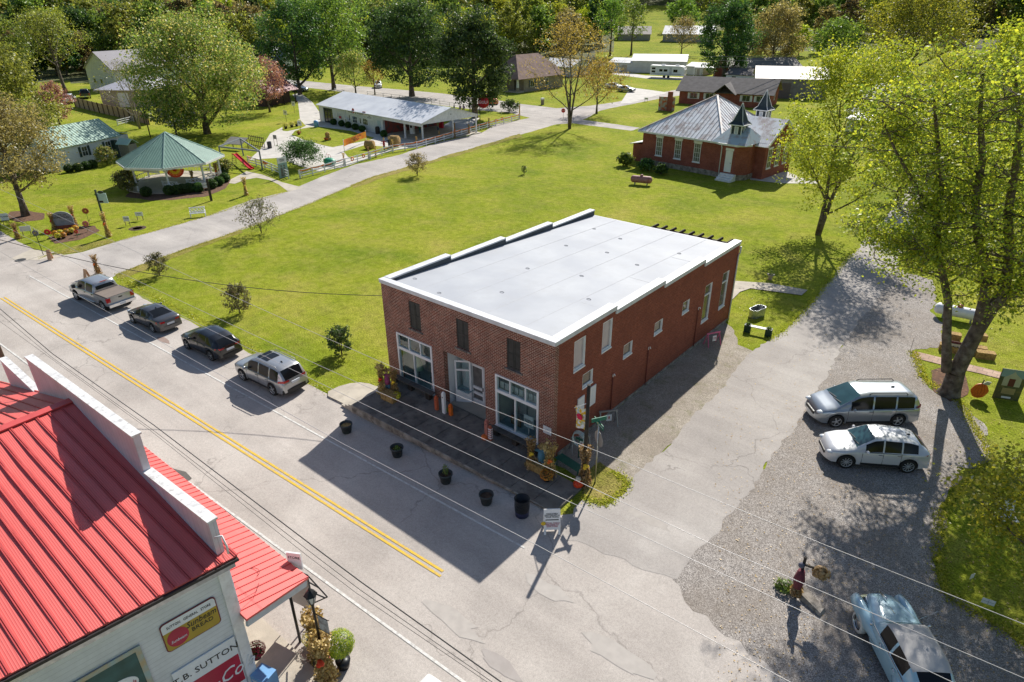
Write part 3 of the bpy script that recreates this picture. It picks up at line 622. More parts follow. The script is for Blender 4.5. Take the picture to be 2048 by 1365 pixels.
for x in (-9.09, -5.65, -2.37):
 b = MB(); b.box(x-0.55, x+0.55, -0.07, 0.0, 3.97, 4.05); b.build('window_ledge', M('sooty_ledge', (0.10, 0.075, 0.065), 0.9, var=((0.3, 0.26, 0.22), 8)), st)
for k, h in enumerate(holesR):      # side windows, set in white frames
 y0, y1, z0, z1 = h; f = MB(); t = 0.07
 f.box(-0.13, -0.04, y0, y0+t, z0, z1); f.box(-0.13, -0.04, y1-t, y1, z0, z1); f.box(-0.13, -0.041, y0+t, y1-t, z0, z0+t+0.02); f.box(-0.13, -0.041, y0+t, y1-t, z1-t, z1)
 f.box(-0.29, -0.005, y1-0.035, y1-0.002, z0+0.01, z1-0.004); f.box(-0.29, 0.03, y0-0.02, y1+0.02, z0-0.06, z0+0.012); f.box(-0.29, -0.005, y0+0.002, y0+0.02, z0+0.012, z1-0.005)
 if k >= 6: f.box(-0.13, -0.042, y0+t, y1-t, z1-0.75, z1-0.67)
 o = f.build('window', CLEANW, st)
 g = MB(); g.box(-0.12, -0.10, y0+0.04, y1-0.04, z0+0.04, z1-0.04)
 g.build('pane', M('curtained_pane', (0.50, 0.43, 0.42), 0.25, spec=0.8, var=((0.42, 0.36, 0.36), 1.5)) if k < 2 else M('dim_pane', (0.10, 0.10, 0.07), 0.1, spec=0.9, var=((0.16, 0.11, 0.08), 2)) , o)
for (y, z0, z1) in ((5.05, 0.2, 2.3), (8.7, 0.1, 2.38), (14.75, 0.15, 2.65)):    # vent pipes
 b = MB(); b.tube([(0.06, y, z0), (0.06, y, z1)], 0.028, 6, 0); b.tube([(0.06, y, z1), (0.06, y, z1+0.15), (0.14, y, z1+0.2), (0.18, y, z1+0.1)], 0.03, 6, 1)
 b.build('vent_pipe', [M('pipe_red', (0.16, 0.03, 0.02), 0.6), CLEANW], st)
for (y0, y1, z0, z1) in ((2.74, 3.5, 1.5, 2.6), (1.95, 2.5, 1.2, 2.45)):
 b = MB(); b.box(0.005, 0.05, y0, y1, z0, z1); b.build('wall_panel', CLEANW, st)
b = MB(); b.box(-0.55, -0.08, -0.03, -0.005, 1.35, 1.75)
o = b.build('wall_notice', WHITE, None, (0, 0, 0)); tag(o, 'small white paper notice pinned to the brick beside the right shop window', 'notice')
# ---------------------------------------------------------------- porch slab along the street, sloping ground
po = thing('front_porch', 'long raised weathered concrete porch in front of the brick corner store', 'porch', (0, 0, 0))
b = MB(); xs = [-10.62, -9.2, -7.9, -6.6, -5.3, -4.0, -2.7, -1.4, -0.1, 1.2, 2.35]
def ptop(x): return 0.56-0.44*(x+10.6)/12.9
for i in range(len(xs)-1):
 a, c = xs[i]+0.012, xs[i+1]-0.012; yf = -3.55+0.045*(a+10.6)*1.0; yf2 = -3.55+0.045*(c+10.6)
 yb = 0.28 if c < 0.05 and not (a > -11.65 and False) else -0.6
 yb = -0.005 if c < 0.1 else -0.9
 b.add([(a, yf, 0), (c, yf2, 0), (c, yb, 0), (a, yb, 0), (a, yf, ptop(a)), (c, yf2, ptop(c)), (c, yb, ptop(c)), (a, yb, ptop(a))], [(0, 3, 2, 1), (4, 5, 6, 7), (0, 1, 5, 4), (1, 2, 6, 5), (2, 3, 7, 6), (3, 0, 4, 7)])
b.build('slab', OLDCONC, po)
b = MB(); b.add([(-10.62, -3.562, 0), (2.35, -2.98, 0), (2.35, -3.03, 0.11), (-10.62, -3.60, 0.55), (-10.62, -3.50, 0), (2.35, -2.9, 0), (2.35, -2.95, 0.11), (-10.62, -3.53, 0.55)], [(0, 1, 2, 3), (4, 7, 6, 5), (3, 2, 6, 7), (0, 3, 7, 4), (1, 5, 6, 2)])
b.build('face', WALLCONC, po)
for k in range(3):
 b = MB(); b.box(-10.66-0.32*(k+1), -10.66-0.32*k, -3.52, -1.0+0.4*k, 0, 0.42-0.14*k); b.build('step', CONC, po)
for (x0, x1) in ((-11.1, -7.6), (-3.45, -0.35)):      # plank benches against the front wall
 t = thing('porch_bench', 'long dark weathered plank bench under the %s shop window' % ('left' if x0 < -5 else 'right'), 'bench', ((x0+x1)/2, -0.45, ptop(x0)-0.05), group='plank benches on the store porch')
 L2 = (x1-x0)/2; b = MB(); b.box(-L2, L2, -0.17, 0.17, 0.34, 0.40); b.build('seat', M('bench_grey', (0.13, 0.12, 0.105), 0.85, var=((0.07, 0.065, 0.06), 4)), t)
 for q in (-L2+0.35, 0, L2-0.35):
  b = MB(); b.box(q-0.14, q+0.14, -0.13, 0.13, -0.1, 0.34); b.build('support', DKWOOD, t)
t = thing('pergola', 'dark slatted pergola rafters sticking out behind the brick store', 'pergola', (-4.0, D_+0.2, 0))
for k in range(9):
 x = -3.3+k*0.72; b = MB(); b.prism([(0, 0), (2.5, 0), (2.5, 0.1), (2.35, 0.2), (0, 0.2)], -0.035, 0.035, 0, Matrix.Translation((x, 0, 4.55)) @ Matrix.Rotation(R(90), 4, 'Z') @ Matrix.Rotation(R(90), 4, 'X')); b.build('rafter', DKWOOD, t)
b = MB(); b.box(-3.5, 3.0, 2.0, 2.12, 4.32, 4.54); b.build('beam', DKWOOD, t)
for x in (-3.2, 2.7):
 b = MB(); b.box(x-0.07, x+0.07, 2.0, 2.13, 0, 4.32); b.build('post', DKWOOD, t)
b = MB(); b.tube([(-W_-0.03, 0.3, 5.3), (-W_-0.03, 0.3, 4.2)], 0.03, 6); b.build('service_conduit', DKGREY, st)
# ---------------------------------------------------------------- red roofed general store, bottom left
REDR = rib_roof_mat('red_roof', (0.72, 0.135, 0.12), 1, 0.115, rough=0.5, var=0.9)
REDRX = rib_roof_mat('red_roof_porch', (0.74, 0.125, 0.11), 0, 0.1, rough=0.5, var=0.9)
REDRIB = M('red_seam', (0.60, 0.09, 0.085), 0.5)
SIDE = siding_mat('white_clapboard', (0.62, 0.66, 0.70), 0.16)
BOUNCE_TINT = siding_mat('parapet_siding', (0.62, 0.60, 0.66), 0.3, vert=True)  # faint lavender puts sky and red roof bounce light into the siding colour
FY = -13.8                                   # line of the facade
g = thing('general_store', 'white clapboard general store with a bright red ribbed metal roof and stepped false front', 'building', (0, 0, 0))
RX, RZ = -8.95*1.12/1.0*0.0-9.6, 0
def fy(px, py): q = ray(px, py); return CAM+q*((FY*1.12-CAM.y)/q.y)
F = FY*1.12
ridge = fy(150, 800); eR = fy(447, 1112); lj = fy(29, 769); eL = ridge+(lj-ridge)*1.9
BK = F-9.5
off = -0.05
rA, rB = Vector((ridge.x, F-0.08, ridge.z)), Vector((ridge.x+0.55, BK, ridge.z))
eA, eB = Vector((eR.x+0.28, F+0.25, eR.z)), Vector((eR.x-0.95, BK, eR.z)); eA2 = Vector((eR.x+0.28, F-0.35, eR.z))
lA, lB = Vector((eL.x, F-0.08, eL.z)), Vector((eL.x-0.3, BK, eL.z))
roof = MB(); roof.slab([rA, rB, eB, eA], 0.12, 0); roof.slab([lA, lB, rB, rA], 0.12, 0)
ro = roof.build('roof', REDR, g)
b = MB(); up = (rB-rA).cross(eA-rA).normalized(); up = up if up.z > 0 else -up
n = 24
for k in range(n+1):
 t = k/n; p0 = rA.lerp(rB, t); p1 = eA.lerp(eB, t)
 b.beam(p0+up*0.016, p1+up*0.016, 0.045, 0.035, 0, up)
 b.beam(p0+up*0.012+(rB-rA)*0.006, p1+up*0.012+(eB-eA)*0.006, 0.025, 0.025, 0, up)
up2 = (lB-lA).cross(rA-lA).normalized(); up2 = up2 if up2.z > 0 else -up2
for k in range(n+1):
 t = k/n; b.beam(rA.lerp(rB, t)+up2*0.016, lA.lerp(lB, t)+up2*0.016, 0.045, 0.035, 0, up2)
b.build('roof_rib', REDRIB, ro)
b = MB(); b.beam(rA+V(0, 0, 0.04), rB+V(0, 0, 0.04), 0.36, 0.05); b.build('ridge_cap', REDRIB, ro)
b = MB(); b.beam(eA+V(0.03, 0, -0.10), eB+V(0.03, 0, -0.10), 0.1, 0.09); b.build('eave_trim', M('dark_trim', (0.03, 0.025, 0.025), 0.6), g)
b = MB(); b.beam(eA+V(-0.05, -0.1, -0.26), eB+V(-0.05, 0, -0.26), 0.12, 0.14); b.build('gutter', GALV, g)
xr = fy(437, 1045); segs = []
cR = fy(273, 872); cL = fy(58, 714); sR0 = fy(296, 943); sR1 = fy(425, 1043); sL0 = fy(12, 723)
b = MB(); c = MB(); y0, y1 = F-0.12, F+0.10
zc = (cR.z+cL.z)/2
for (xa, xb, za, zb_) in ((cL.x, cR.x, cL.z, cR.z), (cR.x+0.003, sR1.x, sR0.z, sR1.z), (sL0.x-0.4, cL.x-0.003, sL0.z, sL0.z)):
 b.add([(xa, y0, 3.0), (xb, y0, 3.0), (xb, y0, zb_), (xa, y0, za), (xa, y1, 3.0), (xb, y1, 3.0), (xb, y1, zb_), (xa, y1, za)], [(0, 3, 2, 1), (4, 5, 6, 7), (0, 4, 7, 3), (1, 2, 6, 5), (0, 1, 5, 4)])
 c.add([(xa-0.02, y0-0.03, za), (xb+0.02, y0-0.03, zb_), (xb+0.02, y1+0.05, zb_), (xa-0.02, y1+0.05, za), (xa-0.02, y0-0.03, za+0.06), (xb+0.02, y0-0.03, zb_+0.06), (xb+0.02, y1+0.05, zb_+0.06), (xa-0.02, y1+0.05, za+0.06)], [(0, 3, 2, 1), (4, 5, 6, 7), (0, 1, 5, 4), (1, 2, 6, 5), (2, 3, 7, 6), (3, 0, 4, 7)])
b.build('false_front', BOUNCE_TINT, g)
c.build('parapet_cap', M('chipped_white', (0.74, 0.74, 0.73), 0.6, var=((0.62, 0.62, 0.62), 3), stain=((0.3, 0.28, 0.27), 3.5, 0.8)), g)
b = MB(); b.tube([(sR1.x+0.1, F-0.1, eR.z+0.75), (sR1.x+0.3, F+0.02, eR.z+0.85), (sR1.x+0.38, F+0.05, eR.z+0.5), (sR1.x+0.34, F+0.05, eR.z+0.2)], 0.03, 6); b.build('conduit', FLASH, g)
wx = eR.x-0.05
b = MB(); b.add([(wx, F-0.1, 0), (wx-0.95, BK, 0), (wx-0.95, BK, eR.z-0.12), (wx, F-0.1, eR.z-0.12), (wx-0.2, F-0.1, 0), (wx-1.15, BK, 0), (wx-1.15, BK, eR.z-0.12), (wx-0.2, F-0.1, eR.z-0.12)], [(0, 1, 2, 3), (4, 7, 6, 5), (3, 2, 6, 7), (0, 3, 7, 4), (1, 5, 6, 2)]); b.build('side_wall', SIDE, g)
b = MB(); b.box(sL0.x, wx, F-0.3, F-0.02, 0, 3.2); b.build('front_wall', SIDE, g)
b = MB(); b.box(wx-0.1, wx+0.05, F-0.28, F-0.02, 0, eR.z-0.3); b.box(wx-0.1, wx+0.03, F-0.10, F+0.05, 0, eR.z-0.32); b.build('corner_trim', WHITE, g)
pO = P(617, 1155, 3.0); pI = fy(490, 1238); pL = P(300, 921, 3.0)
A0 = V(pL.x-9, pO.y-0.35, 3.0); A1 = V(pO.x, pO.y, 3.0); B1 = V(pI.x+0.05, F+0.02, pI.z); B0 = V(pL.x-9, F+0.02, pI.z)
b = MB(); b.slab([A0, A1, B1, B0], 0.08, 0); pr = b.build('porch_roof', REDRX, g)
b = MB(); nrm = V(0, -(B1.z-A1.z), (B1.y-A1.y)).normalized(); nrm = nrm if nrm.z > 0 else -nrm
for k in range(64):
 x = A1.x-0.02-k*0.31
 t = 1.0; b.beam(V(x, A1.y-(A1.y-A0.y)*(A1.x-x)/(A1.x-A0.x), 3.0)+nrm*0.012, V(x, F+0.02, pI.z)+nrm*0.012, 0.03, 0.03, 0, nrm)
b.build('roof_rib', REDRIB, pr)
b = MB(); b.beam(A1+V(-0.06, -0.1, -0.2), B1+V(-0.06, 0, -0.2), 0.1, 0.24); b.beam(A0+V(0, -0.14, -0.2), A1+V(-0.15, -0.14, -0.2), 0.1, 0.22); b.build('porch_fascia', M('blue_white', (0.55, 0.58, 0.62), 0.5), g)
for x in (pO.x-0.5, pO.x-4.2, pO.x-7.9):
 b = MB(); b.cyl((x, pO.y-0.5, 0), 0.05, 2.85, 10); b.build('porch_post', BLACK, g)
b = MB(); b.tube([(-1.4+0.28*math.cos(a), -14.3+0.22*math.sin(a), pI.z-0.18-0.03*a) for a in np.linspace(0, 7, 14)]+[(-0.4, -14.7, pI.z), (wx, F, pI.z+0.4)], 0.008, 4); b.build('porch_cable', BLACK, g)
b = MB(); q = [P(*k) for k in [(505, 1300), (560, 1270), (640, 1330), (600, 1500), (540, 1450)]]; b.box(wx-12, wx+1.2, F+0.05, F+1.5, 0.012, 0.14); b.build('store_walk', CONC, kind='structure')
# signs on the side wall ---------------------------------------------
SGY = M('sign_yellow', (0.42, 0.30, 0.02), 0.35, var=((0.36, 0.25, 0.02), 2)); SGR = M('sign_red', (0.42, 0.012, 0.05), 0.35, var=((0.34, 0.01, 0.035), 2)); SGW = M('sign_white', (0.72, 0.76, 0.80), 0.35, var=((0.64, 0.68, 0.72), 2)); INK = M('sign_ink', (0.02, 0.02, 0.02), 0.5); MAR = M('sign_maroon', (0.16, 0.015, 0.03), 0.4)
WA = math.atan2(0.95, 9.4)
def wall_at(px, py):
 n_ = V(9.4, -0.95, 0).normalized(); p0 = V(wx, F-0.1, 0); d = ray(px, py); return CAM+d*((p0-CAM).dot(n_)/d.dot(n_))
def signframe(pc): pass
def wall_sign(name, label, tl, br):
 a = wall_at(*tl); c = wall_at(*br); ctr = (a+c)/2; n_ = V(9.4, -0.95, 0).normalized()
 t = thing(name, label, 'sign', ctr+n_*0.01, R(90)-math.atan2(0.95, 9.4)*1.0)
 wd = math.hypot(c.x-a.x, c.y-a.y); ht = abs(a.z-c.z); return t, wd, ht
tl, tr, br_, bl = (320, 1262), (425, 1182), (441, 1242), (336, 1308)
def rrect(w2, h2, r, k=5):
 o = []
 for cx_, cy_, a0 in ((w2-r, h2-r, 0), (-w2+r, h2-r, 90), (-w2+r, -h2+r, 180), (w2-r, -h2+r, 270)):
  for i in range(k+1): a = R(a0+90*i/k); o.append((cx_+r*math.cos(a), cy_+r*math.sin(a)))
 return o
A = wall_at(*tl); B = wall_at(*tr); C = wall_at(*br_); Dd = wall_at(*bl)
ctr = (A+B+C+Dd)/4; wd = ((B-A).length+(C-Dd).length)/2; ht = ((A-Dd).length+(B-C).length)/2
TX = Matrix.Rotation(R(90), 4, 'X')
t = thing('bread_sign', 'yellow and white bread advertising sign with a maroon border on the white clapboard wall', 'sign', ctr+V(0.012, 0, 0), R(90)-WA)
ROTU = (R(90), 0, 0)
b = MB(); b.prism(rrect(wd/2, ht/2, 0.12), 0.0, 0.02, 0, TX); b.build('border', MAR, t)
b = MB(); b.prism(rrect(wd/2-0.03, ht/2-0.03, 0.1), 0.021, 0.026, 0, TX); b.build('panel', SGY, t)
hh = ht/2-0.03; ww = wd/2-0.03; top = [(ww, hh*0.35), (ww, hh-0.1)]+[(ww-0.1+0.1*math.cos(R(a)), hh-0.1+0.1*math.sin(R(a))) for a in (30, 60, 90)]+[(-ww+0.1, hh)]+[(-ww+0.1+0.1*math.cos(R(a)), hh-0.1+0.1*math.sin(R(a))) for a in (120, 150, 180)]+[(-ww, hh*0.35)]
b = MB(); b.prism(top, 0.0265, 0.030, 0, TX); b.build('header', SGW, t)
b = MB(); b.prism([(-wd*0.26+ht*0.27*math.cos(a), -ht*0.14+ht*0.30*math.sin(a)) for a in np.linspace(0, 2*math.pi, 28, endpoint=False)], 0.0265, 0.031, 0, TX); b.build('roundel', SGR, t)
text_mesh('lettering', 'SUTTON   GENERAL   STORE', ht*0.12, INK, t, (0, -0.034, ht*0.31), ROTU, sx=min(1, wd*0.8/(ht*0.12*13)))
text_mesh('lettering', 'Sunbeam', ht*0.27, INK, t, (wd*0.18, -0.030, ht*0.03), ROTU, font_shear=0.3, sx=0.8)
text_mesh('lettering', 'BREAD', ht*0.19, INK, t, (wd*0.18, -0.030, -ht*0.18), ROTU, sx=1.0)
text_mesh('lettering', 'Sunbeam', ht*0.13, SGW, t, (-wd*0.26, -0.034, -ht*0.22), ROTU, font_shear=0.3, sx=0.85)
A = wall_at(343, 1347); B = wall_at(465, 1272); C = wall_at(478, 1335); ctr = V((A.x+B.x)/2, (A.y+B.y)/2, 0); wd = (B-A).length*1.02; ht = (B-C).length*1.75
t = thing('soda_sign', 'wide white and red soda advertising sign with white script below the bread sign', 'sign', V(ctr.x+0.012, ctr.y, (A.z+B.z)/2-ht/2), R(90)-WA)
b = MB(); b.box(-wd/2, wd/2, -0.04, 0, -ht/2, ht/2); b.build('border', SGW, t)
b = MB(); b.box(-wd/2+0.02, wd/2-0.02, -0.046, -0.0405, -ht*0.3, ht*0.19); b.build('panel', SGR, t)
text_mesh('lettering', 'T.B. SUTTON', ht*0.13, INK, t, (0, -0.046, ht*0.34), ROTU, sx=1.05)
text_mesh('lettering', 'Coca-Cola', ht*0.30, SGW, t, (0, -0.052, -ht*0.05), ROTU, font_shear=0.45, sx=0.82)
A = wall_at(128, 1380); B = wall_at(272, 1286); C = wall_at(318, 1400); wd = (B-A).length*1.05; ht = (B-C).length*1.3
t = thing('painted_advertisement', 'large dark green painted soda panel in a worn tan frame on the white wall', 'sign', V((A.x+B.x)/2+0.012, (A.y+B.y)/2, (A.z+B.z)/2-ht/2), R(90)-WA)
b = MB(); b.wall(-wd/2, wd/2, -ht/2, ht/2, [(-wd/2+0.14, wd/2-0.14, -ht/2+0.14, ht/2-0.14)], 0.03, 'x', -0.05); b.build('frame', M('tan_frame', (0.45, 0.36, 0.22), 0.8, var=((0.32, 0.42, 0.42), 3)), t)
b = MB(); b.box(-wd/2+0.12, wd/2-0.12, -0.03, 0, -ht/2+0.12, ht/2-0.12); b.build('picture', M('dull_green', (0.03, 0.07, 0.06), 0.6, var=((0.05, 0.13, 0.13), 1.5)), t)
b = MB(); b.prism([(0.2+0.42*math.cos(a), ht*0.15+0.3*math.sin(a)) for a in np.linspace(0, 2*math.pi, 24, endpoint=False)], 0.031, 0.04, 0, TX); b.build('disc', SGW, t)
text_mesh('lettering', 'Coca-Cola', 0.19, SGR, t, (0.2, -0.044, ht*0.15), ROTU, font_shear=0.4, sx=0.85)
# ---------------------------------------------------------------- vehicles
def paint(name, c, metal=0.35): return M(name, c, 0.28, metal, var=(tuple(k*0.93 for k in c), 0.6), coat=0.8, spec=0.5)
TYRE = M('tyre_rubber', (0.018, 0.018, 0.018), 0.85); RIM = M('alloy_rim', (0.55, 0.56, 0.57), 0.3, 0.35); WSG = M('windscreen_glass', (0.035, 0.10, 0.115), 0.06, spec=0.7, var=((0.02, 0.06, 0.07), 1.0)); CHROME = M('chrome', (0.75, 0.76, 0.78), 0.12, 1.0)  # windscreen teal puts the reflected sky into the glass colour
TAIL = M('tail_light_red', (0.45, 0.01, 0.012), 0.2, coat=0.8); HEADL = M('headlight', (0.7, 0.74, 0.78), 0.1, 0.2, coat=1.0); PLATE = M('number_plate', (0.62, 0.66, 0.72), 0.5); TRIM = M('black_trim', (0.02, 0.02, 0.022), 0.55)
def interp(tab, x):
 for (a, va), (b_, vb) in zip(tab, tab[1:]):
  if x <= b_:
   t = 0 if b_ == a else (x-a)/(b_-a); t = max(0, min(1, t)); return va+(vb-va)*t
 return tab[-1][1]
def sm(tab, x):     # smooth version
 return (interp(tab, x-0.06)+2*interp(tab, x)+interp(tab, x+0.06))/4
def wheel(parent, x, y, r, w, side, rimm=None, white=False, spokes=5):
 t = MB(); T = Matrix.Translation((x, y, r)) @ Matrix.Rotation(R(90), 4, 'X')
 t.lathe([(r*0.70, -w/2), (r*0.93, -w/2), (r, -w*0.36), (r, w*0.36), (r*0.93, w/2), (r*0.70, w/2)], n=24, T=T)
 o = t.build('wheel', M('whitewall', (0.62, 0.60, 0.55), 0.8) if white else TYRE, parent)
 s = -side
 b = MB(); yo = side*w*0.36
 T2 = Matrix.Translation((x, y+yo, r)) @ Matrix.Rotation(R(90), 4, 'X')
 b.lathe([(0.0, 0.0), (r*0.16, 0.0), (r*0.16, -s*0.0)], n=12, T=T2); b.lathe([(r*0.64, 0), (r*0.72, 0.01), (r*0.72, -0.02)], n=24, T=T2)
 b.lathe([(0, -0.015), (r*0.18, -0.01), (r*0.2, 0.02)], n=12, T=T2)
 if white: b.lathe([(0, -0.03*side), (r*0.5, 0.0), (r*0.6, 0.02)], n=20, T=T2)
 else:
  for k in range(spokes):
   a = 2*math.pi*k/spokes; c, s_ = math.cos(a), math.sin(a)
   b.beam((x+c*r*0.12, y+yo, r+s_*r*0.12), (x+c*r*0.70, y+yo, r+s_*r*0.70), 0.05 if spokes < 8 else 0.028, 0.03, 0, (0, 1, 0))
 b.build('rim', rimm or RIM, o)
 d = MB(); d.lathe([(0, 0), (r*0.6, 0), (r*0.6, 0.01)], n=20, T=Matrix.Translation((x, y+side*w*0.2, r)) @ Matrix.Rotation(R(90), 4, 'X')); d.build('brake_disc', DKGREY, o)
def car_body(t, S, pm, roofm=None):
 """loft a car body. S: dict with L,W,R(wheel radius),xf,xr (axles), top[], belt[], half[], roofw, ws/side/rear windows"""
 L_, W2, rw = S['L'], S['W']/2, S['R']; xf, xr = S['xf'], S['xr']; ra = rw*1.17; sill = S.get('sill', 0.24)
 xs = set(np.linspace(-L_/2, L_/2, 34).tolist())
 for c in (xf, xr):
  for k in range(13):
   if abs(c+ra*math.cos(math.pi*k/12)) < L_/2: xs.add(c+ra*math.cos(math.pi*k/12))
 for q in S['cuts']: xs.add(q)
 xs = sorted(xs); xs = [x for i, x in enumerate(xs) if i == 0 or x-xs[i-1] > 0.012 or x in S['cuts']]
 def zb(x):
  z = sill
  for c in (xf, xr):
   d = abs(x-c)
   if d < ra: z = max(z, rw+math.sqrt(max(0, ra*ra-d*d)))
  e = min(x+L_/2, L_/2-x); return max(z, sill+0.10*max(0, 1-e/0.25))
 rows = []
 for x in xs:
  e = min(x+L_/2, L_/2-x); wd = W2*interp(S['half'], x); bl = sm(S['belt'], x); tp = sm(S['top'], x); wt = min(W2*sm(S['tw'], x), wd-0.01); z0 = zb(x)
  z0 = min(z0, bl-0.04)
  k = (tp-bl); r_ = []
  r_.append((wd*0.955, z0)); r_.append((wd*0.985, z0+(bl-z0)*0.25)); r_.append((wd, z0+(bl-z0)*0.55)); r_.append((wd*0.985, z0+(bl-z0)*0.85)); r_.append((wd*0.955, bl))
  hi = k > 0.2
  if hi:
   r_.append((wd*0.955+(wt-wd*0.955)*0.12+0.0, bl+k*0.03)); r_.append((wt+(wd*0.955-wt)*0.45, bl+k*0.50)); r_.append((wt, bl+k*0.86)); r_.append((wt-0.09, bl+k*0.965))
  else:
   r_.append((wd*0.93, bl+k*0.3)); r_.append((wd*0.90, bl+k*0.45)); r_.append((wd*0.85, bl+k*0.6)); r_.append((wd*0.76, bl+k*0.8))
  r_.append((r_[-1][0]*0.5, tp-0.005)); r_.append((0.0, tp)); rows.append(r_)
 n = len(rows[0]); body = MB(); win = {}
 def P3(i, j, s): y, z = rows[i][j]; return (xs[i], s*y, z)
 vb = []; idx = {}
 for s in (1, -1):
  for i in range(len(xs)):
   for j in range(n):
    if j == n-1 and s == -1: idx[(i, j, s)] = idx[(i, j, 1)]; continue
    idx[(i, j, s)] = len(vb); vb.append(P3(i, j, s))
 fs = []; mi = []
 for s in (1, -1):
  for i in range(len(xs)-1):
   xm = (xs[i]+xs[i+1])/2
   for j in range(n-1):
    f = (idx[(i, j, s)], idx[(i+1, j, s)], idx[(i+1, j+1, s)], idx[(i, j+1, s)])
    if s == 1: f = f[::-1]
    key = None
    if j in (5, 6):
     for a, c in S['side']:
      if a < xm < c: key = ('side_window', s, a)
    if j >= 8:
     a, c = S['ws']
     if a < xm < c: key = ('windscreen', 0, 0)
     a, c = S['rear']
     if a < xm < c: key = ('rear_window', 0, 0)
    if j == 7:
     pass
    if key: win.setdefault(key, []).append(f)
    else: fs.append(f); mi.append(1 if (roofm and j >= 7 and rows[i][-1][1]-rows[i][4][1] > 0.35 and S['ws'][1] > S['ws'][0] and S['rear'][1] <= xm+0.01 and xm < S['ws'][0]+0.01) else 0)
 for e in (0, len(xs)-1):
  for s in (1, -1):
   for j in range(n-1):
    pass
  ring = [idx[(e, j, 1)] for j in range(n)]+[idx[(e, j, -1)] for j in range(n-2, -1, -1)]
  fs.append(tuple(ring if e else ring[::-1])); mi.append(0)
 body.v = vb; body.f = fs; body.m = mi; body.sm = [len(f) == 4 for f in fs]
 bo = body.build('body', [pm]+([roofm] if roofm else []), t)
 for (nm, s, a), ff in win.items():
  g = MB(); used = sorted({i for f in ff for i in f}); mp = {u: k for k, u in enumerate(used)}
  g.v = [tuple(Vector(vb[u])*1.0) for u in used]; g.f = [tuple(mp[i] for i in f) for f in ff]; g.m = [0]*len(ff); g.sm = [True]*len(ff)
  g.build(nm, WSG if nm == 'windscreen' else S.get('glass', DGLASS), t)
 u = MB(); u.box(-L_/2+0.25, L_/2-0.25, -W2*0.8, W2*0.8, 0.2, 0.5); u.build('underbody', TRIM, t)
 for c in (xf, xr):
  if abs(c) > L_/2: continue
  u = MB(); u.lathe([(0, 0), (ra*0.99, 0)], n=20, T=Matrix.Translation((c, W2*0.62, rw)) @ Matrix.Rotation(R(90), 4, 'X')); u.lathe([(0, 0), (ra*0.99, 0)], n=20, T=Matrix.Translation((c, -W2*0.62, rw)) @ Matrix.Rotation(R(90), 4, 'X')); u.build('wheel_arch', TRIM, t)
 return bo
def bumper(t, name, x, hw, z0, z1, dx, mat, bow=0.12):
 b = MB(); pts = []
 for k in range(-6, 7):
  y = hw*k/6; pts.append((x-math.copysign(bow*(abs(k)/6)**2.2, dx), y))
 poly = [(p[0]+dx*0.5, p[1]) for p in pts]+[(p[0]-dx*0.5, p[1]) for p in pts[::-1]]
 if dx > 0: poly = poly[::-1]
 b.prism(poly[::-1], z0, z1); return b.build(name, mat, t)
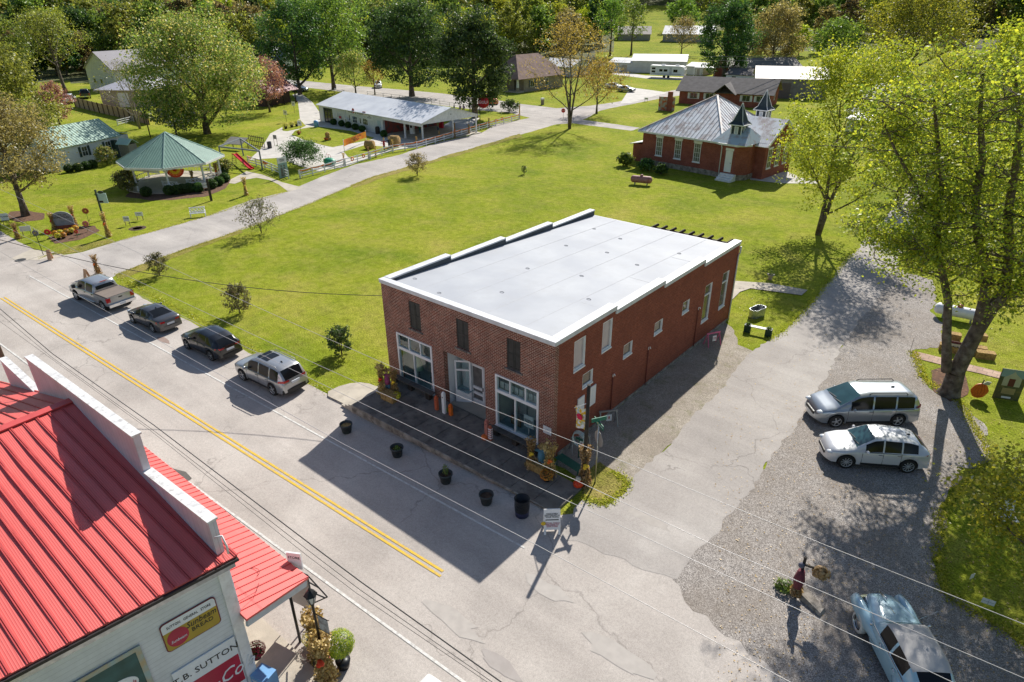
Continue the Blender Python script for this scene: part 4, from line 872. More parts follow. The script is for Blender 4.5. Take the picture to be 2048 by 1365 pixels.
SP = {
 'suv': dict(L=4.75, W=1.90, R=0.37, xf=1.42, xr=-1.38, sill=0.30, top=[(-2.37, 0.86), (-2.34, 1.05), (-2.0, 1.62), (-1.6, 1.71), (0.0, 1.74), (0.45, 1.68), (1.05, 1.22), (1.3, 1.10), (2.1, 0.98), (2.3, 0.80), (2.37, 0.62)],
   belt=[(-2.37, 0.80), (-2.2, 1.02), (0.9, 1.02), (1.4, 0.98), (2.1, 0.86), (2.37, 0.60)], half=[(-2.37, 0.80), (-2.25, 0.93), (-1.8, 1.0), (1.6, 1.0), (2.1, 0.92), (2.37, 0.68)], tw=[(-2.37, 0.7), (-2.0, 0.74), (0.4, 0.76), (1.1, 0.86), (2.37, 0.62)],
   ws=(0.42, 1.08), rear=(-2.30, -1.98), side=[(-1.95, -1.25), (-1.15, -0.28), (-0.2, 0.72)], cuts=[-2.30, -1.98, -1.95, -1.25, -1.15, -0.28, -0.2, 0.42, 0.72, 1.08]),
 'crossover': dict(L=4.5, W=1.84, R=0.36, xf=1.38, xr=-1.32, sill=0.28, top=[(-2.25, 0.85), (-2.2, 1.08), (-1.75, 1.42), (-1.2, 1.58), (-0.1, 1.64), (0.3, 1.58), (1.0, 1.14), (1.3, 1.05), (2.0, 0.92), (2.2, 0.74), (2.25, 0.60)],
   belt=[(-2.25, 0.80), (-2.1, 1.04), (-1.4, 1.04), (0.9, 0.96), (1.4, 0.93), (2.0, 0.80), (2.25, 0.56)], half=[(-2.25, 0.78), (-2.1, 0.93), (-1.7, 1.0), (1.5, 1.0), (2.0, 0.9), (2.25, 0.62)], tw=[(-2.25, 0.66), (-1.8, 0.70), (0.3, 0.74), (1.0, 0.85), (2.25, 0.6)],
   ws=(0.28, 1.02), rear=(-2.18, -1.72), side=[(-1.6, -0.95), (-0.88, -0.15), (-0.08, 0.66)], cuts=[-2.18, -1.72, -1.6, -0.95, -0.88, -0.15, -0.08, 0.28, 0.66, 1.02]),
 'sedan': dict(L=4.45, W=1.76, R=0.33, xf=1.36, xr=-1.26, sill=0.22, top=[(-2.22, 0.78), (-2.18, 1.02), (-1.85, 1.07), (-1.55, 1.10), (-0.75, 1.40), (-0.1, 1.45), (0.3, 1.39), (1.05, 1.0), (1.3, 0.94), (2.0, 0.80), (2.18, 0.66), (2.22, 0.55)],
   belt=[(-2.22, 0.74), (-2.1, 0.96), (-1.4, 0.98), (0.9, 0.90), (1.4, 0.86), (2.0, 0.72), (2.22, 0.52)], half=[(-2.22, 0.78), (-2.1, 0.92), (-1.7, 1.0), (1.5, 1.0), (2.0, 0.88), (2.22, 0.6)], tw=[(-2.22, 0.7), (-1.4, 0.76), (-0.7, 0.70), (0.3, 0.70), (1.0, 0.84), (2.22, 0.6)],
   ws=(0.3, 1.04), rear=(-1.52, -0.78), side=[(-1.05, -0.70), (-0.64, 0.05), (0.12, 0.76)], cuts=[-1.52, -1.05, -0.78, -0.70, -0.64, 0.05, 0.12, 0.3, 0.76, 1.04]),
 'minivan': dict(L=5.1, W=1.98, R=0.35, xf=1.62, xr=-1.44, sill=0.22, top=[(-2.55, 0.80), (-2.5, 1.15), (-2.25, 1.60), (-2.0, 1.70), (0.2, 1.76), (0.6, 1.69), (1.55, 1.16), (1.75, 1.08), (2.3, 0.90), (2.5, 0.70), (2.55, 0.55)],
   belt=[(-2.55, 0.76), (-2.4, 1.02), (1.3, 0.98), (1.7, 0.96), (2.3, 0.80), (2.55, 0.52)], half=[(-2.55, 0.82), (-2.4, 0.94), (-2.0, 1.0), (1.8, 1.0), (2.3, 0.88), (2.55, 0.62)], tw=[(-2.55, 0.74), (-2.2, 0.78), (0.6, 0.78), (1.55, 0.88), (2.55, 0.62)],
   ws=(0.58, 1.52), rear=(-2.48, -2.2), side=[(-2.1, -1.25), (-1.17, -0.12), (-0.04, 1.02)], cuts=[-2.48, -2.2, -2.1, -1.25, -1.17, -0.12, -0.04, 0.58, 1.02, 1.52]),
}
def lights(t, S, tail=(0.14, 0.85, 1.02), head=(0.62, 0.78), tz=None):
 L_, W2 = S['L'], S['W']/2
 for s in (1, -1):
  b = MB(); z0, z1 = tail[1], tail[2]; b.add([(-L_/2-0.012, s*W2*0.42, z0+0.03), (-L_/2+0.005, s*W2*0.74, z0), (-L_/2+0.30, s*(W2*0.965+0.012), z0+0.04), (-L_/2+0.30, s*(W2*0.955+0.012), z1), (-L_/2+0.03, s*W2*0.76, z1), (-L_/2+0.01, s*W2*0.42, z1-0.02)], [(0, 1, 4, 5), (1, 2, 3, 4)], 0); b.build('tail_light', TAIL, t)
  b = MB(); z0, z1 = head; b.ball((L_/2-0.20, s*W2*0.66, (z0+z1)/2), 0.19, 8, sq=(1.15, 0.85, 0.42)); b.build('headlight', HEADL, t)
  b = MB(); xm = S['ws'][0]+0.35; zz = interp(S['belt'], xm)+0.12; b.ball((xm, s*(W2+0.13), zz), 0.12, 8, sq=(0.6, 1.0, 0.7)); b.beam((xm, s*W2*0.93, zz-0.05), (xm, s*(W2+0.08), zz-0.04), 0.05, 0.05); b.build('wing_mirror', S['pm'], t)
  for a, c in S['side'][-2:]:
   b = MB(); zz = interp(S['belt'], a)-0.1; b.box(a+0.0, a+0.17, s*W2*0.985-0.0, s*W2*0.985+s*0.03, zz, zz+0.03) if s > 0 else b.box(a, a+0.17, s*W2*0.985+s*0.03, s*W2*0.985, zz, zz+0.03); b.build('door_handle', CHROME, t)
 xs_ = [S['side'][-1][1]+0.12, S['side'][-1][0]-0.04, S['side'][-2][0]-0.02]
 for s in (1, -1):
  b = MB()
  for x in xs_: b.beam((x, s*(W2*0.99+0.004), interp(S['belt'], x)-0.03), (x-0.02, s*(W2*0.985+0.004), S['sill']+0.12), 0.014, 0.012)
  b.beam((xs_[0], s*(W2*0.985+0.002), S['sill']+0.08), (xs_[-1]-0.02, s*(W2*0.985+0.002), S['sill']+0.08), 0.03, 0.10); b.beam((S['side'][0][0], s*(W2*0.958+0.004), interp(S['belt'], 0)+0.01), (S['side'][-1][1], s*(W2*0.958+0.004), interp(S['belt'], 0.3)+0.005), 0.016, 0.022); b.build('side_trim', TRIM, t)
 b = MB(); b.beam((S['ws'][1]+0.0, -W2*0.5, interp(S['top'], S['ws'][1])+0.015), (S['ws'][1]-0.1, W2*0.1, interp(S['top'], S['ws'][1]-0.1)+0.02), 0.02, 0.02); b.beam((S['ws'][1]+0.0, W2*0.0, interp(S['top'], S['ws'][1])+0.015), (S['ws'][1]-0.1, W2*0.6, interp(S['top'], S['ws'][1]-0.1)+0.02), 0.02, 0.02); b.build('wiper', TRIM, t)
 b = MB(); b.box(-L_/2-0.03, -L_/2+0.02, -0.26, 0.26, tail[1]-0.16, tail[1]-0.03); b.build('number_plate', PLATE, t)
def make_car(kind, name, label, cat, mid, head, pm, scale=1.0, roof_rails=False, group=None, z=0.012, **kw):
 S = dict(SP[kind]); S['pm'] = pm; t = thing(name, label, cat, (mid.x, mid.y, z), head, group); t.scale = (scale,)*3
 car_body(t, S, pm)
 wsp = kw.get('spokes', 5)
 for x in (S['xf'], S['xr']):
  for s in (1, -1): wheel(t, x, s*(S['W']/2-0.115), S['R'], 0.22, s, kw.get('rimm'), spokes=wsp)
 bumper(t, 'rear_bumper', -S['L']/2+0.02, S['W']*0.45, 0.30, 0.56, -0.16, kw.get('bump', TRIM)); bumper(t, 'front_bumper', S['L']/2-0.03, S['W']*0.42, 0.26, 0.5, 0.16, kw.get('fbump', pm), 0.3)
 lights(t, S, tail=kw.get('tail', (0, 0.86, 1.0)), head=kw.get('hl', (0.64, 0.80)))
 b = MB(); b.box(S['L']/2-0.05, S['L']/2+0.04, -0.42, 0.42, 0.48, 0.64); b.build('grille', TRIM, t)
 if roof_rails:
  for s in (1, -1):
   y = s*S['W']/2*0.68; zt = interp(S['top'], 0)+0.02
   b = MB(); b.tube([(-1.75, y, zt-0.08), (-1.65, y, zt+0.01), (0, y, zt+0.03), (0.15, y, zt-0.03)], 0.022, 6); b.build('roof_rail', kw.get('railm', TRIM), t)
 b = MB(); zt = interp(S['top'], -1.1); b.ball((-1.35 if kind != 'sedan' else -0.7, 0, interp(S['top'], -1.35 if kind != 'sedan' else -0.7)+0.02), 0.05, 6, sq=(2, 0.5, 1)); b.build('antenna', TRIM, t)
 if kw.get('sunroof'):
  b = MB()
  for a, c in ((0.02, 0.30), (-0.62, -0.05)): b.box(a, c, -0.42, 0.42, interp(S['top'], a)+0.003, interp(S['top'], a)+0.014)
  b.build('sunroof', DGLASS, t)
 return t
SILV = paint('silver_paint', (0.42, 0.43, 0.44), 0.6); DSIL = paint('dark_metallic', (0.075, 0.075, 0.08), 0.5); BLK = paint('black_paint', (0.010, 0.011, 0.013), 0.2); PEARL = paint('pearl_white', (0.66, 0.67, 0.69), 0.2); SBLU = paint('silver_blue', (0.36, 0.40, 0.44), 0.6); DGRN = paint('dark_teal_paint', (0.02, 0.035, 0.045), 0.3); ORP = paint('orange_paint', (0.75, 0.12, 0.01), 0.1); WPT = paint('white_car', (0.75, 0.75, 0.75), 0.05)
HR = R(-174.5)
def mid_from(fpx, rpx, W, head):
 a = P(*fpx); c = P(*rpx); m_ = (a+c)/2; n_ = V(-math.sin(head), math.cos(head), 0)
 side = 1 if (CAM-m_).dot(n_) > 0 else -1
 return m_-n_*side*(W/2-0.05)
mA = mid_from((488.4, 763), (547.6, 791), 1.9, R(-175)); make_car('suv', 'parked_suv', 'silver SUV with a sunroof, parked last in the roadside row', 'car', mA, R(-176), SILV, 1.0, True, sunroof=True, bump=TRIM, tail=(0, 0.98, 1.12), railm=GREY)
mB = mid_from((378, 700), (421.4, 723), 1.84, R(-176)); make_car('crossover', 'parked_crossover', 'glossy black crossover parked between the dark sedan and the silver SUV', 'car', mB, R(-175.5), BLK, 0.97, spokes=5, rimm=GREY, tail=(0, 0.9, 1.02))
mC = mid_from((268, 648.5), (307.5, 666), 1.76, R(-175)); make_car('sedan', 'parked_sedan', 'dark grey sedan parked behind the silver pickup truck', 'car', mC, R(-175), DSIL, 0.97, bump=DSIL, tail=(0, 0.78, 0.94))
hv = R(-139); mD = mid_from((1669.5, 855), (1797, 853), 1.98, hv); make_car('minivan', 'parked_minivan', 'silver minivan with roof rails parked on the gravel under the large tree', 'car', mD, hv, SBLU, 1.03, True, bump=SBLU, tail=(0, 1.0, 1.14), hl=(0.68, 0.84), rimm=RIM)
hw_ = R(-148); mE = mid_from((1688.6, 936), (1814.7, 948), 1.84, hw_); make_car('crossover', 'parked_crossover', 'pearl white crossover parked on the gravel in front of the silver minivan', 'car', mE, hw_, PEARL, 1.0, bump=PEARL, spokes=10, tail=(0, 0.96, 1.04))
def make_pickup(name, label, mid, head, pm, cover=None, scale=1.0, group=None, detail=True):
 t = thing(name, label, 'pickup truck', (mid.x, mid.y, 0.012), head, group); t.scale = (scale,)*3
 S = dict(L=3.75, W=2.0, R=0.40, xf=1.0, xr=-5.0, sill=0.42, top=[(-1.87, 1.25), (-1.84, 1.6), (-1.7, 1.83), (-0.2, 1.87), (0.1, 1.80), (0.75, 1.28), (0.95, 1.22), (1.7, 1.10), (1.87, 0.95)],
  belt=[(-1.87, 1.14), (0.6, 1.14), (1.0, 1.12), (1.7, 1.02), (1.87, 0.85)], half=[(-1.87, 0.97), (-1.5, 1.0), (1.4, 1.0), (1.87, 0.86)], tw=[(-1.87, 0.76), (0.1, 0.76), (0.8, 0.86), (1.87, 0.8)],
  ws=(0.1, 0.76), rear=(-1.87, -1.80), side=[(-1.66, -0.78), (-0.68, 0.42)], cuts=[-1.80, -1.66, -0.78, -0.68, 0.1, 0.42, 0.76], pm=pm)
 hold = bpy.data.objects.new('cab_frame', None)
 c = MB()
 n0 = len(bpy.data.objects)
 before = set(bpy.data.objects); car_body(t, S, pm)
 for o in sorted(set(bpy.data.objects)-before, key=lambda q: q.name):
  if o.name.startswith('underbody'): bpy.data.objects.remove(o); continue
  for v in o.data.vertices: v.co.x += 0.85
  if o.name.startswith('rear_window'): pass
 bpy.data.objects.remove(hold)
 W2 = 1.0; x0, x1 = -2.78, -1.03; ra = 0.47; xr = -1.95
 for s in (1, -1):
  b = MB(); pts = [(x1, 0.45), (x1, 1.16), (x0, 1.16), (x0, 0.5)]
  arc = [(xr+ra*math.cos(a), 0.40+ra*math.sin(a)) for a in np.linspace(math.pi, 0, 12)]
  poly = [(x1, 0.48), (x1, 1.16), (x0, 1.16), (x0, 0.55)]+[(q[0], max(q[1], 0.5)) for q in arc]
  vs = [(p[0], s*0.99, p[1]) for p in poly]+[(p[0], s*0.92, p[1]) for p in poly]; n = len(poly)
  b.add(vs, [tuple(range(n)), tuple(range(n, 2*n))[::-1]]+[(i, (i+1) % n, n+(i+1) % n, n+i) for i in range(n)]); b.build('bed_side', pm, t)
  b = MB(); b.box(x0, x1, s*0.955-0.035, s*0.955+0.035, 1.162, 1.185); b.build('bed_rail', TRIM, t)
 b = MB(); b.box(x0-0.03, x0+0.03, -0.92, 0.92, 0.58, 1.17); tg = b.build('tailgate', pm, t)
 b = MB(); b.box(x0-0.045, x0-0.03, -0.14, 0.14, 0.98, 1.06); b.build('handle', TRIM, tg)
 b = MB(); b.box(x0+0.03, x1, -0.92, 0.92, 0.62, 0.68); b.build('bed_floor', DKGREY, t)
 if cover: b = MB(); b.box(x0+0.04, x1-0.02, -0.90, 0.90, 1.15, 1.20); b.build('bed_cover', cover, t)
 b = MB(); b.box(x0-0.18, x0-0.04, -0.97, 0.97, 0.46, 0.66); b.build('rear_bumper', CHROME, t); b = MB(); b.box(x0-0.2, x0-0.18, -0.2, 0.2, 0.5, 0.64); b.build('number_plate', PLATE, t)
 b = MB(); b.box(2.62, 2.78, -0.92, 0.92, 0.46, 0.68); b.build('front_bumper', CHROME, t); b = MB(); b.box(2.69, 2.74, -0.6, 0.6, 0.72, 0.98); b.build('grille', CHROME, t)
 b = MB(); b.box(-2.6, 2.5, -0.6, 0.6, 0.35, 0.6); b.build('chassis', TRIM, t)
 for s in (1, -1):
  b = MB(); b.box(x0-0.045, x0+0.10, s*0.86-0.13, s*0.86+0.145, 0.82, 1.14); b.build('tail_light', TAIL, t)
  b = MB(); b.box(2.55, 2.73, s*0.78-0.13, s*0.78+0.13, 0.74, 0.96); b.build('headlight', HEADL, t)
  b = MB(); b.box(1.28, 1.42, s*1.14-0.11, s*1.14+0.11, 1.16, 1.42); b.build('wing_mirror', DKGREY, t)
  for x in (1.86, -1.95):
   wheel(t, x, s*0.88, 0.40, 0.26, s, spokes=6)
  b = MB(); b.box(-0.8, 1.3, s*0.96-0.06, s*0.96+0.06, 0.42, 0.47); b.build('side_step', CHROME, t)
  for x in (0.12, -0.85):
   b = MB(); b.box(x, x+0.16, s*0.985-0.015, s*0.985+0.025, 1.02, 1.06); b.build('door_handle', TRIM, t)
 b = MB(); b.box(-0.93, -0.88, -0.25, 0.25, 1.80, 1.84); b.build('brake_light', TAIL, t)
 return t
mF = mid_from((154, 601), (209, 622.5), 2.0, R(-172.5)); make_pickup('parked_pickup', 'silver pickup truck with a brown bed cover, first in the roadside row', mF, R(-173), SILV, M('tan_cover', (0.20, 0.165, 0.14), 0.9), 0.98)
def vintage():
 pm = M('pale_blue_paint', (0.36, 0.55, 0.64), 0.25, 0.05, var=((0.30, 0.48, 0.57), 1.2), coat=0.9); rm = M('grey_vinyl_roof', (0.50, 0.48, 0.45), 0.5, var=((0.43, 0.41, 0.39), 1.0))
 hd = math.atan2(P(1750, 1200, 1.0).y-P(1832, 1330, 1.3).y, P(1750, 1200, 1.0).x-P(1832, 1330, 1.3).x)
 nose = P(1753, 1180, 0.9); c = nose-V(math.cos(hd), math.sin(hd), 0)*2.55
 t = thing('vintage_car', 'pale blue vintage sedan with a grey roof and whitewall tyres on the gravel', 'car', (c.x, c.y, 0.015), hd)
 S = dict(L=5.1, W=1.66, R=0.37, xf=1.55, xr=-1.45, sill=0.28, glass=DGLASS, pm=pm,
      top=[(-2.55, 0.60), (-2.45, 0.78), (-2.0, 1.02), (-1.55, 1.14), (-1.05, 1.46), (-0.7, 1.56), (0.1, 1.60), (0.55, 1.55), (0.92, 1.18), (1.2, 1.14), (1.9, 1.08), (2.3, 0.98), (2.5, 0.80), (2.55, 0.60)],
      belt=[(-2.55, 0.5), (-2.4, 0.70), (-1.9, 0.90), (-1.2, 1.0), (0.9, 1.02), (1.5, 0.96), (2.2, 0.86), (2.45, 0.70), (2.55, 0.5)],
      half=[(-2.55, 0.55), (-2.3, 0.75), (-1.6, 0.9), (-0.6, 1.0), (0.9, 1.0), (1.5, 0.82), (2.2, 0.58), (2.55, 0.38)], tw=[(-2.55, 0.5), (-1.5, 0.66), (-0.8, 0.74), (0.3, 0.74), (0.95, 0.80), (2.55, 0.3)],
      ws=(0.60, 0.90), rear=(-1.50, -1.08), side=[(-0.95, -0.22), (-0.12, 0.55)], cuts=[-1.5, -1.08, -0.95, -0.22, -0.12, 0.55, 0.60, 0.90])
 car_body(t, S, pm, rm)
 for s in (1, -1):       # pontoon wings
  for nm, x0, x1, prof in (('front_wing', -0.1, 2.5, [(-0.1, 0.10), (0.5, 0.17), (1.1, 0.24), (1.6, 0.29), (2.1, 0.28), (2.4, 0.22), (2.52, 0.08)]), ('rear_wing', -2.5, -0.5, [(-2.55, 0.06), (-2.35, 0.20), (-1.9, 0.27), (-1.4, 0.29), (-0.9, 0.22), (-0.5, 0.10)])):
   b = MB(); n = 14; vs = []; fs = []; m_ = len(prof)
   for x, r in prof:
    for k in range(n):
     a = 2*math.pi*k/n; zc = 0.62 if nm == 'front_wing' else 0.58
     vs.append((x, s*(0.70+r*0.5*0.4+r*0.75*math.cos(a)), zc+r*(1.15 if math.sin(a) > 0 else 0.9)*math.sin(a)))
   for i in range(m_-1):
    for k in range(n): fs.append((i*n+k, i*n+(k+1) % n, (i+1)*n+(k+1) % n, (i+1)*n+k))
   b.add(vs, fs+[tuple(range(n))[::-1], tuple(range((m_-1)*n, m_*n))], 0, True); b.build(nm, pm, t)
  b = MB(); b.lathe([(0, 0.05), (0.10, 0.03), (0.12, -0.02)], n=14, T=Matrix.Translation((2.46, s*0.74, 0.66)) @ Matrix.Rotation(R(90), 4, 'Y')); b.build('headlight', CHROME, t)
  for x in (S['xf'], S['xr']): wheel(t, x, s*0.865, 0.37, 0.2, s, white=True, rimm=CHROME)
  b = MB(); b.beam((0.95, s*0.80, 1.04), (-1.9, s*0.79, 0.96), 0.02, 0.025); b.build('chrome_strip', CHROME, t)
  b = MB(); b.tube([(0.3, s*0.86, 0.92), (0.15, s*0.87, 0.92)], 0.02, 6); b.tube([(-0.6, s*0.86, 0.90), (-0.75, s*0.87, 0.90)], 0.02, 6); b.build('door_handle', CHROME, t)
  b = MB(); b.ball((0.85, s*0.92, 1.12), 0.07, 6, sq=(0.5, 1, 1)); b.build('wing_mirror', CHROME, t)
 b = MB(); b.tube([(2.30, 0, 1.03), (1.95, 0, 1.17), (1.85, 0, 1.12)], [0.015, 0.035, 0.01], 6); b.build('bonnet_ornament', CHROME, t)
 bumper(t, 'front_bumper', 2.62, 0.85, 0.38, 0.52, 0.1, CHROME, 0.2); bumper(t, 'rear_bumper', -2.62, 0.85, 0.38, 0.52, -0.1, CHROME, 0.2)
 b = MB(); b.beam((1.3, 0, 1.145), (2.4, 0, 0.98), 0.02, 0.015); b.build('bonnet_strip', CHROME, t); b = MB(); b.tube([(1.2, -0.72, 1.0), (0.8, -0.95, 1.9)], 0.006, 4); b.build('aerial', CHROME, t)
vintage()
q = P(882, 1338, 1.9); t = thing('white_van', 'white delivery van whose roof corner shows at the bottom edge on the street', 'van', (q.x-0.25, q.y-2.35, 0.02), R(2))
t.location = (q.x+2.25, q.y-1.0, 0.02); t.rotation_euler.z = R(-177)
S = dict(SP['minivan']); S['pm'] = WPT; S['top'] = [(a, z+0.12 if z > 1 else z) for a, z in S['top']]
S['top'] = [(-2.55, 0.9), (-2.52, 1.75), (-2.4, 1.93), (0.6, 1.95), (1.0, 1.85), (1.75, 1.2), (2.3, 1.0), (2.55, 0.6)]; S['ws'] = (1.0, 1.7); S['tw'] = [(-2.55, 0.86), (1.0, 0.84), (2.55, 0.7)]; S['cuts'] = S['cuts']+[1.0, 1.7]; S['rear'] = (-2.6, -2.56)
t.rotation_euler.z = R(3)
car_body(t, S, WPT)
for x in (S['xf'], S['xr']):
 for s in (1, -1): wheel(t, x, s*0.87, 0.35, 0.22, s)
# ---------------------------------------------------------------- other buildings
GREENR = rib_roof_mat('green_roof', (0.33, 0.46, 0.38), 'sum', 0.23, rough=0.5, rust=((0.24, 0.36, 0.29), 0.6, (0.5, 0.5, 2)))
GALVR = rib_roof_mat('galvanised_roof', (0.52, 0.53, 0.55), 'sum', 0.3, rust=((0.36, 0.33, 0.32), 0.5, (0.3, 2, 1)), rough=0.5)
GREYSH = M('grey_shingle', (0.17, 0.155, 0.15), 0.95, var=((0.12, 0.11, 0.105), 1.2), bump=(10, 0.5))
def frame_from(a, b_):
 """local frame: origin at a, x towards b_ on the ground"""
 d = (b_-a); return math.atan2(d.y, d.x), math.hypot(d.x, d.y)
def gable(b, x0, x1, y0, y1, ze, zr, ov=0.4, th=0.1, axis='x', m=0, ridge=None):
 """two roof slabs with the ridge along axis"""
 if axis == 'x':
  ym = (y0+y1)/2 if ridge is None else ridge; k = (zr-ze)/(ym-y0); k2 = (zr-ze)/(y1-ym)
  b.slab([(x0-ov, y0-ov, ze-ov*k), (x1+ov, y0-ov, ze-ov*k), (x1+ov, ym, zr), (x0-ov, ym, zr)], th, m)
  b.slab([(x0-ov, ym+0.002, zr), (x1+ov, ym+0.002, zr), (x1+ov, y1+ov, ze-ov*k2), (x0-ov, y1+ov, ze-ov*k2)], th, m)
 else:
  xm = (x0+x1)/2 if ridge is None else ridge; k = (zr-ze)/(xm-x0); k2 = (zr-ze)/(x1-xm)
  b.slab([(x0-ov, y0-ov, ze-ov*k), (xm, y0-ov, zr), (xm, y1+ov, zr), (x0-ov, y1+ov, ze-ov*k)], th, m)
  b.slab([(xm+0.002, y0-ov, zr), (x1+ov, y0-ov, ze-ov*k2), (x1+ov, y1+ov, ze-ov*k2), (xm+0.002, y1+ov, zr)], th, m)
def gwall(b, x0, x1, y0, y1, ze, zr, axis='x', z0=0.0, m=0):
 """solid walls with gable ends"""
 if axis == 'x':
  ym = (y0+y1)/2; ring = [(y0, z0), (y1, z0), (y1, ze), (ym, zr), (y0, ze)]; vs = [(x0, p[0], p[1]) for p in ring]+[(x1, p[0], p[1]) for p in ring]
 else:
  xm = (x0+x1)/2; ring = [(x0, z0), (x1, z0), (x1, ze), (xm, zr), (x0, ze)]; vs = [(p[0], y0, p[1]) for p in ring]+[(p[0], y1, p[1]) for p in ring]
 b.add(vs, [(0, 1, 2, 3, 4)[::-1], (5, 6, 7, 8, 9), (0, 1, 6, 5), (1, 2, 7, 6), (2, 3, 8, 7), (3, 4, 9, 8), (4, 0, 5, 9)], m)
def hip(b, x0, x1, y0, y1, ze, zr, inset, ov=0.5, m=0, peak=None):
 x0 -= ov; x1 += ov; y0 -= ov; y1 += ov; ym = (y0+y1)/2; a = V(x0+inset, ym, zr); c = V(x1-inset, ym, zr)
 if peak: a = c = V(*peak, zr)
 q = [V(x0, y0, ze), V(x1, y0, ze), V(x1, y1, ze), V(x0, y1, ze)]
 b.face([q[0], q[1], c, a] if (a-c).length > 0.01 else [q[0], q[1], a], m); b.face([q[1], q[2], c], m); b.face([q[2], q[3], a, c] if (a-c).length > 0.01 else [q[2], q[3], a], m); b.face([q[3], q[0], a], m)
 b.face([q[3], q[2], q[1], q[0]], m)
 return q, a, c
def win_on(t, p, w_, h_, face='y-', frame=None, glass=None, mull=(1, 1), lintel=None, shutters=None, name='window', proud=0.05):
 """window fixed on a wall: p = lower left corner on the wall surface"""
 x, y, z = p; frame = frame or CLEANW; glass = glass or GLASS; f = MB(); g = MB()
 dr = {'y-': (Vector((1, 0, 0)), Vector((0, -1, 0))), 'x+': (Vector((0, 1, 0)), Vector((1, 0, 0))), 'y+': (Vector((-1, 0, 0)), Vector((0, 1, 0))), 'x-': (Vector((0, -1, 0)), Vector((-1, 0, 0)))}[face]
 u, n_ = dr; T = Matrix(((u.x, n_.x, 0, x), (u.y, n_.y, 0, y), (0, 0, 1, z), (0, 0, 0, 1)))
 t_ = 0.07
 f.box(0, t_, 0, proud, 0, h_, 0, T); f.box(w_-t_, w_, 0, proud, 0, h_, 0, T); f.box(t_, w_-t_, 0, proud-0.004, 0, t_, 0, T); f.box(t_, w_-t_, 0, proud-0.004, h_-t_, h_, 0, T)
 for k in range(1, mull[0]): f.box(w_*k/mull[0]-0.015, w_*k/mull[0]+0.015, 0.0, proud-0.01, t_, h_-t_, 0, T)
 for k in range(1, mull[1]): f.box(t_, w_-t_, 0.0, proud-0.013, h_*k/mull[1]-0.018, h_*k/mull[1]+0.018, 0, T)
 if lintel: f.box(-0.1, w_+0.1, 0, proud+0.04, h_+0.003, h_+lintel, 0, T); f.box(-0.08, w_+0.08, 0, proud+0.05, -0.12, -0.003, 0, T)
 o = f.build(name, frame, t); g.box(0.03, w_-0.03, 0.0, 0.02, 0.03, h_-0.03, 0, T); g.build('pane', glass, o)
 if shutters:
  for a in (-0.42, w_+0.04):
   s = MB(); s.box(a, a+0.36, 0, 0.04, 0, h_, 0, T); s.build('shutter', shutters, t)
 return o
gc = P(348, 357); gc = P(345, 355)
t = thing('gazebo', 'octagonal white gazebo with a pale green ribbed metal roof beside the side road', 'gazebo', (gc.x, gc.y, 0), R(0))
LE, RE = P(235, 322, 2.9), P(447, 313, 2.9); c_ = (LE+RE)/2
rr_ = (LE-RE).length/2*1.0
t.location = (c_.x-0.0, c_.y+0.0, 0); ap = 6.0; eave = 2.95; a0 = R(12)
q8 = [V(rr_*math.cos(a0+R(45)*k), rr_*math.sin(a0+R(45)*k), eave) for k in range(8)]
seamm = M('green_ridge', (0.32, 0.46, 0.39), 0.4)
rb = None
GZ = M('green_sheet', (0.19, 0.32, 0.26), 0.55, var=((0.15, 0.26, 0.21), 0.8))
b = MB()
for k in range(8): b.face([q8[k], q8[(k+1) % 8], V(0, 0, ap)])
b.face([q for q in q8][::-1]); rb = b.build('roof', GZ, t)
b = MB()
for k in range(8):
 A_, B_ = q8[k], q8[(k+1) % 8]; mid_ = (A_+B_)/2; n_ = (B_-A_).cross(V(0, 0, ap)-A_).normalized(); L_ = (B_-A_).length
 nn = int(L_/0.3)
 for i in range(1, nn):
  s_ = i/nn; p0 = A_.lerp(B_, s_); f_ = 1-abs(2*s_-1); p1 = p0+(V(0, 0, ap)-mid_)*f_*0.985; b.beam(p0+n_*0.01, p1+n_*0.01, 0.035, 0.03, 0, n_)
b.build('roof_rib', seamm, rb)
for k in range(8):
 b = MB(); b.beam(q8[k]+V(0, 0, 0.03), V(0, 0, ap+0.03), 0.12, 0.05); b.build('hip_cap', seamm, rb)
b = MB()
for k in range(8): b.beam(q8[k]-V(0, 0, 0.1), q8[(k+1) % 8]-V(0, 0, 0.1), 0.06, 0.24)
b.build('fascia', WHITE, t)
pr_ = rr_*0.86
for k in range(8):
 x, y = pr_*math.cos(a0+R(45)*k), pr_*math.sin(a0+R(45)*k)
 b = MB(); b.box(x-0.09, x+0.09, y-0.09, y+0.09, 0.1, 2.9); b.build('post', WHITE, t)
 b = MB(); x2, y2 = pr_*math.cos(a0+R(45)*(k+1)), pr_*math.sin(a0+R(45)*(k+1)); dx, dy = (x2-x), (y2-y)
 for f_ in (0.12, 0.88): b.beam((x+dx*f_, y+dy*f_, 2.82), (x+dx*(0.02 if f_ < 0.5 else 0.98), y+dy*(0.02 if f_ < 0.5 else 0.98), 2.3), 0.06, 0.06)
 b.beam((x, y, 2.78), (x2, y2, 2.78), 0.08, 0.12); b.build('bracket', WHITE, t)
 if k in (1, 2, 3, 4): b = MB(); b.beam((x, y, 0.85), (x2, y2, 0.85), 0.06, 0.08); b.beam((x, y, 0.3), (x2, y2, 0.3), 0.05, 0.06); [b.beam((x+dx*i/9, y+dy*i/9, 0.3), (x+dx*i/9, y+dy*i/9, 0.85), 0.03, 0.03) for i in range(1, 9)]; b.build('railing', WHITE, t)
b = MB(); b.cyl((0, 0, 0), rr_*0.93, 0.14, 32, smooth=False); b.build('floor', CONC, t)
def on_gaz(ang, r_, z): return V(t.location.x+r_*math.cos(ang), t.location.y+r_*math.sin(ang), z)
gz = t
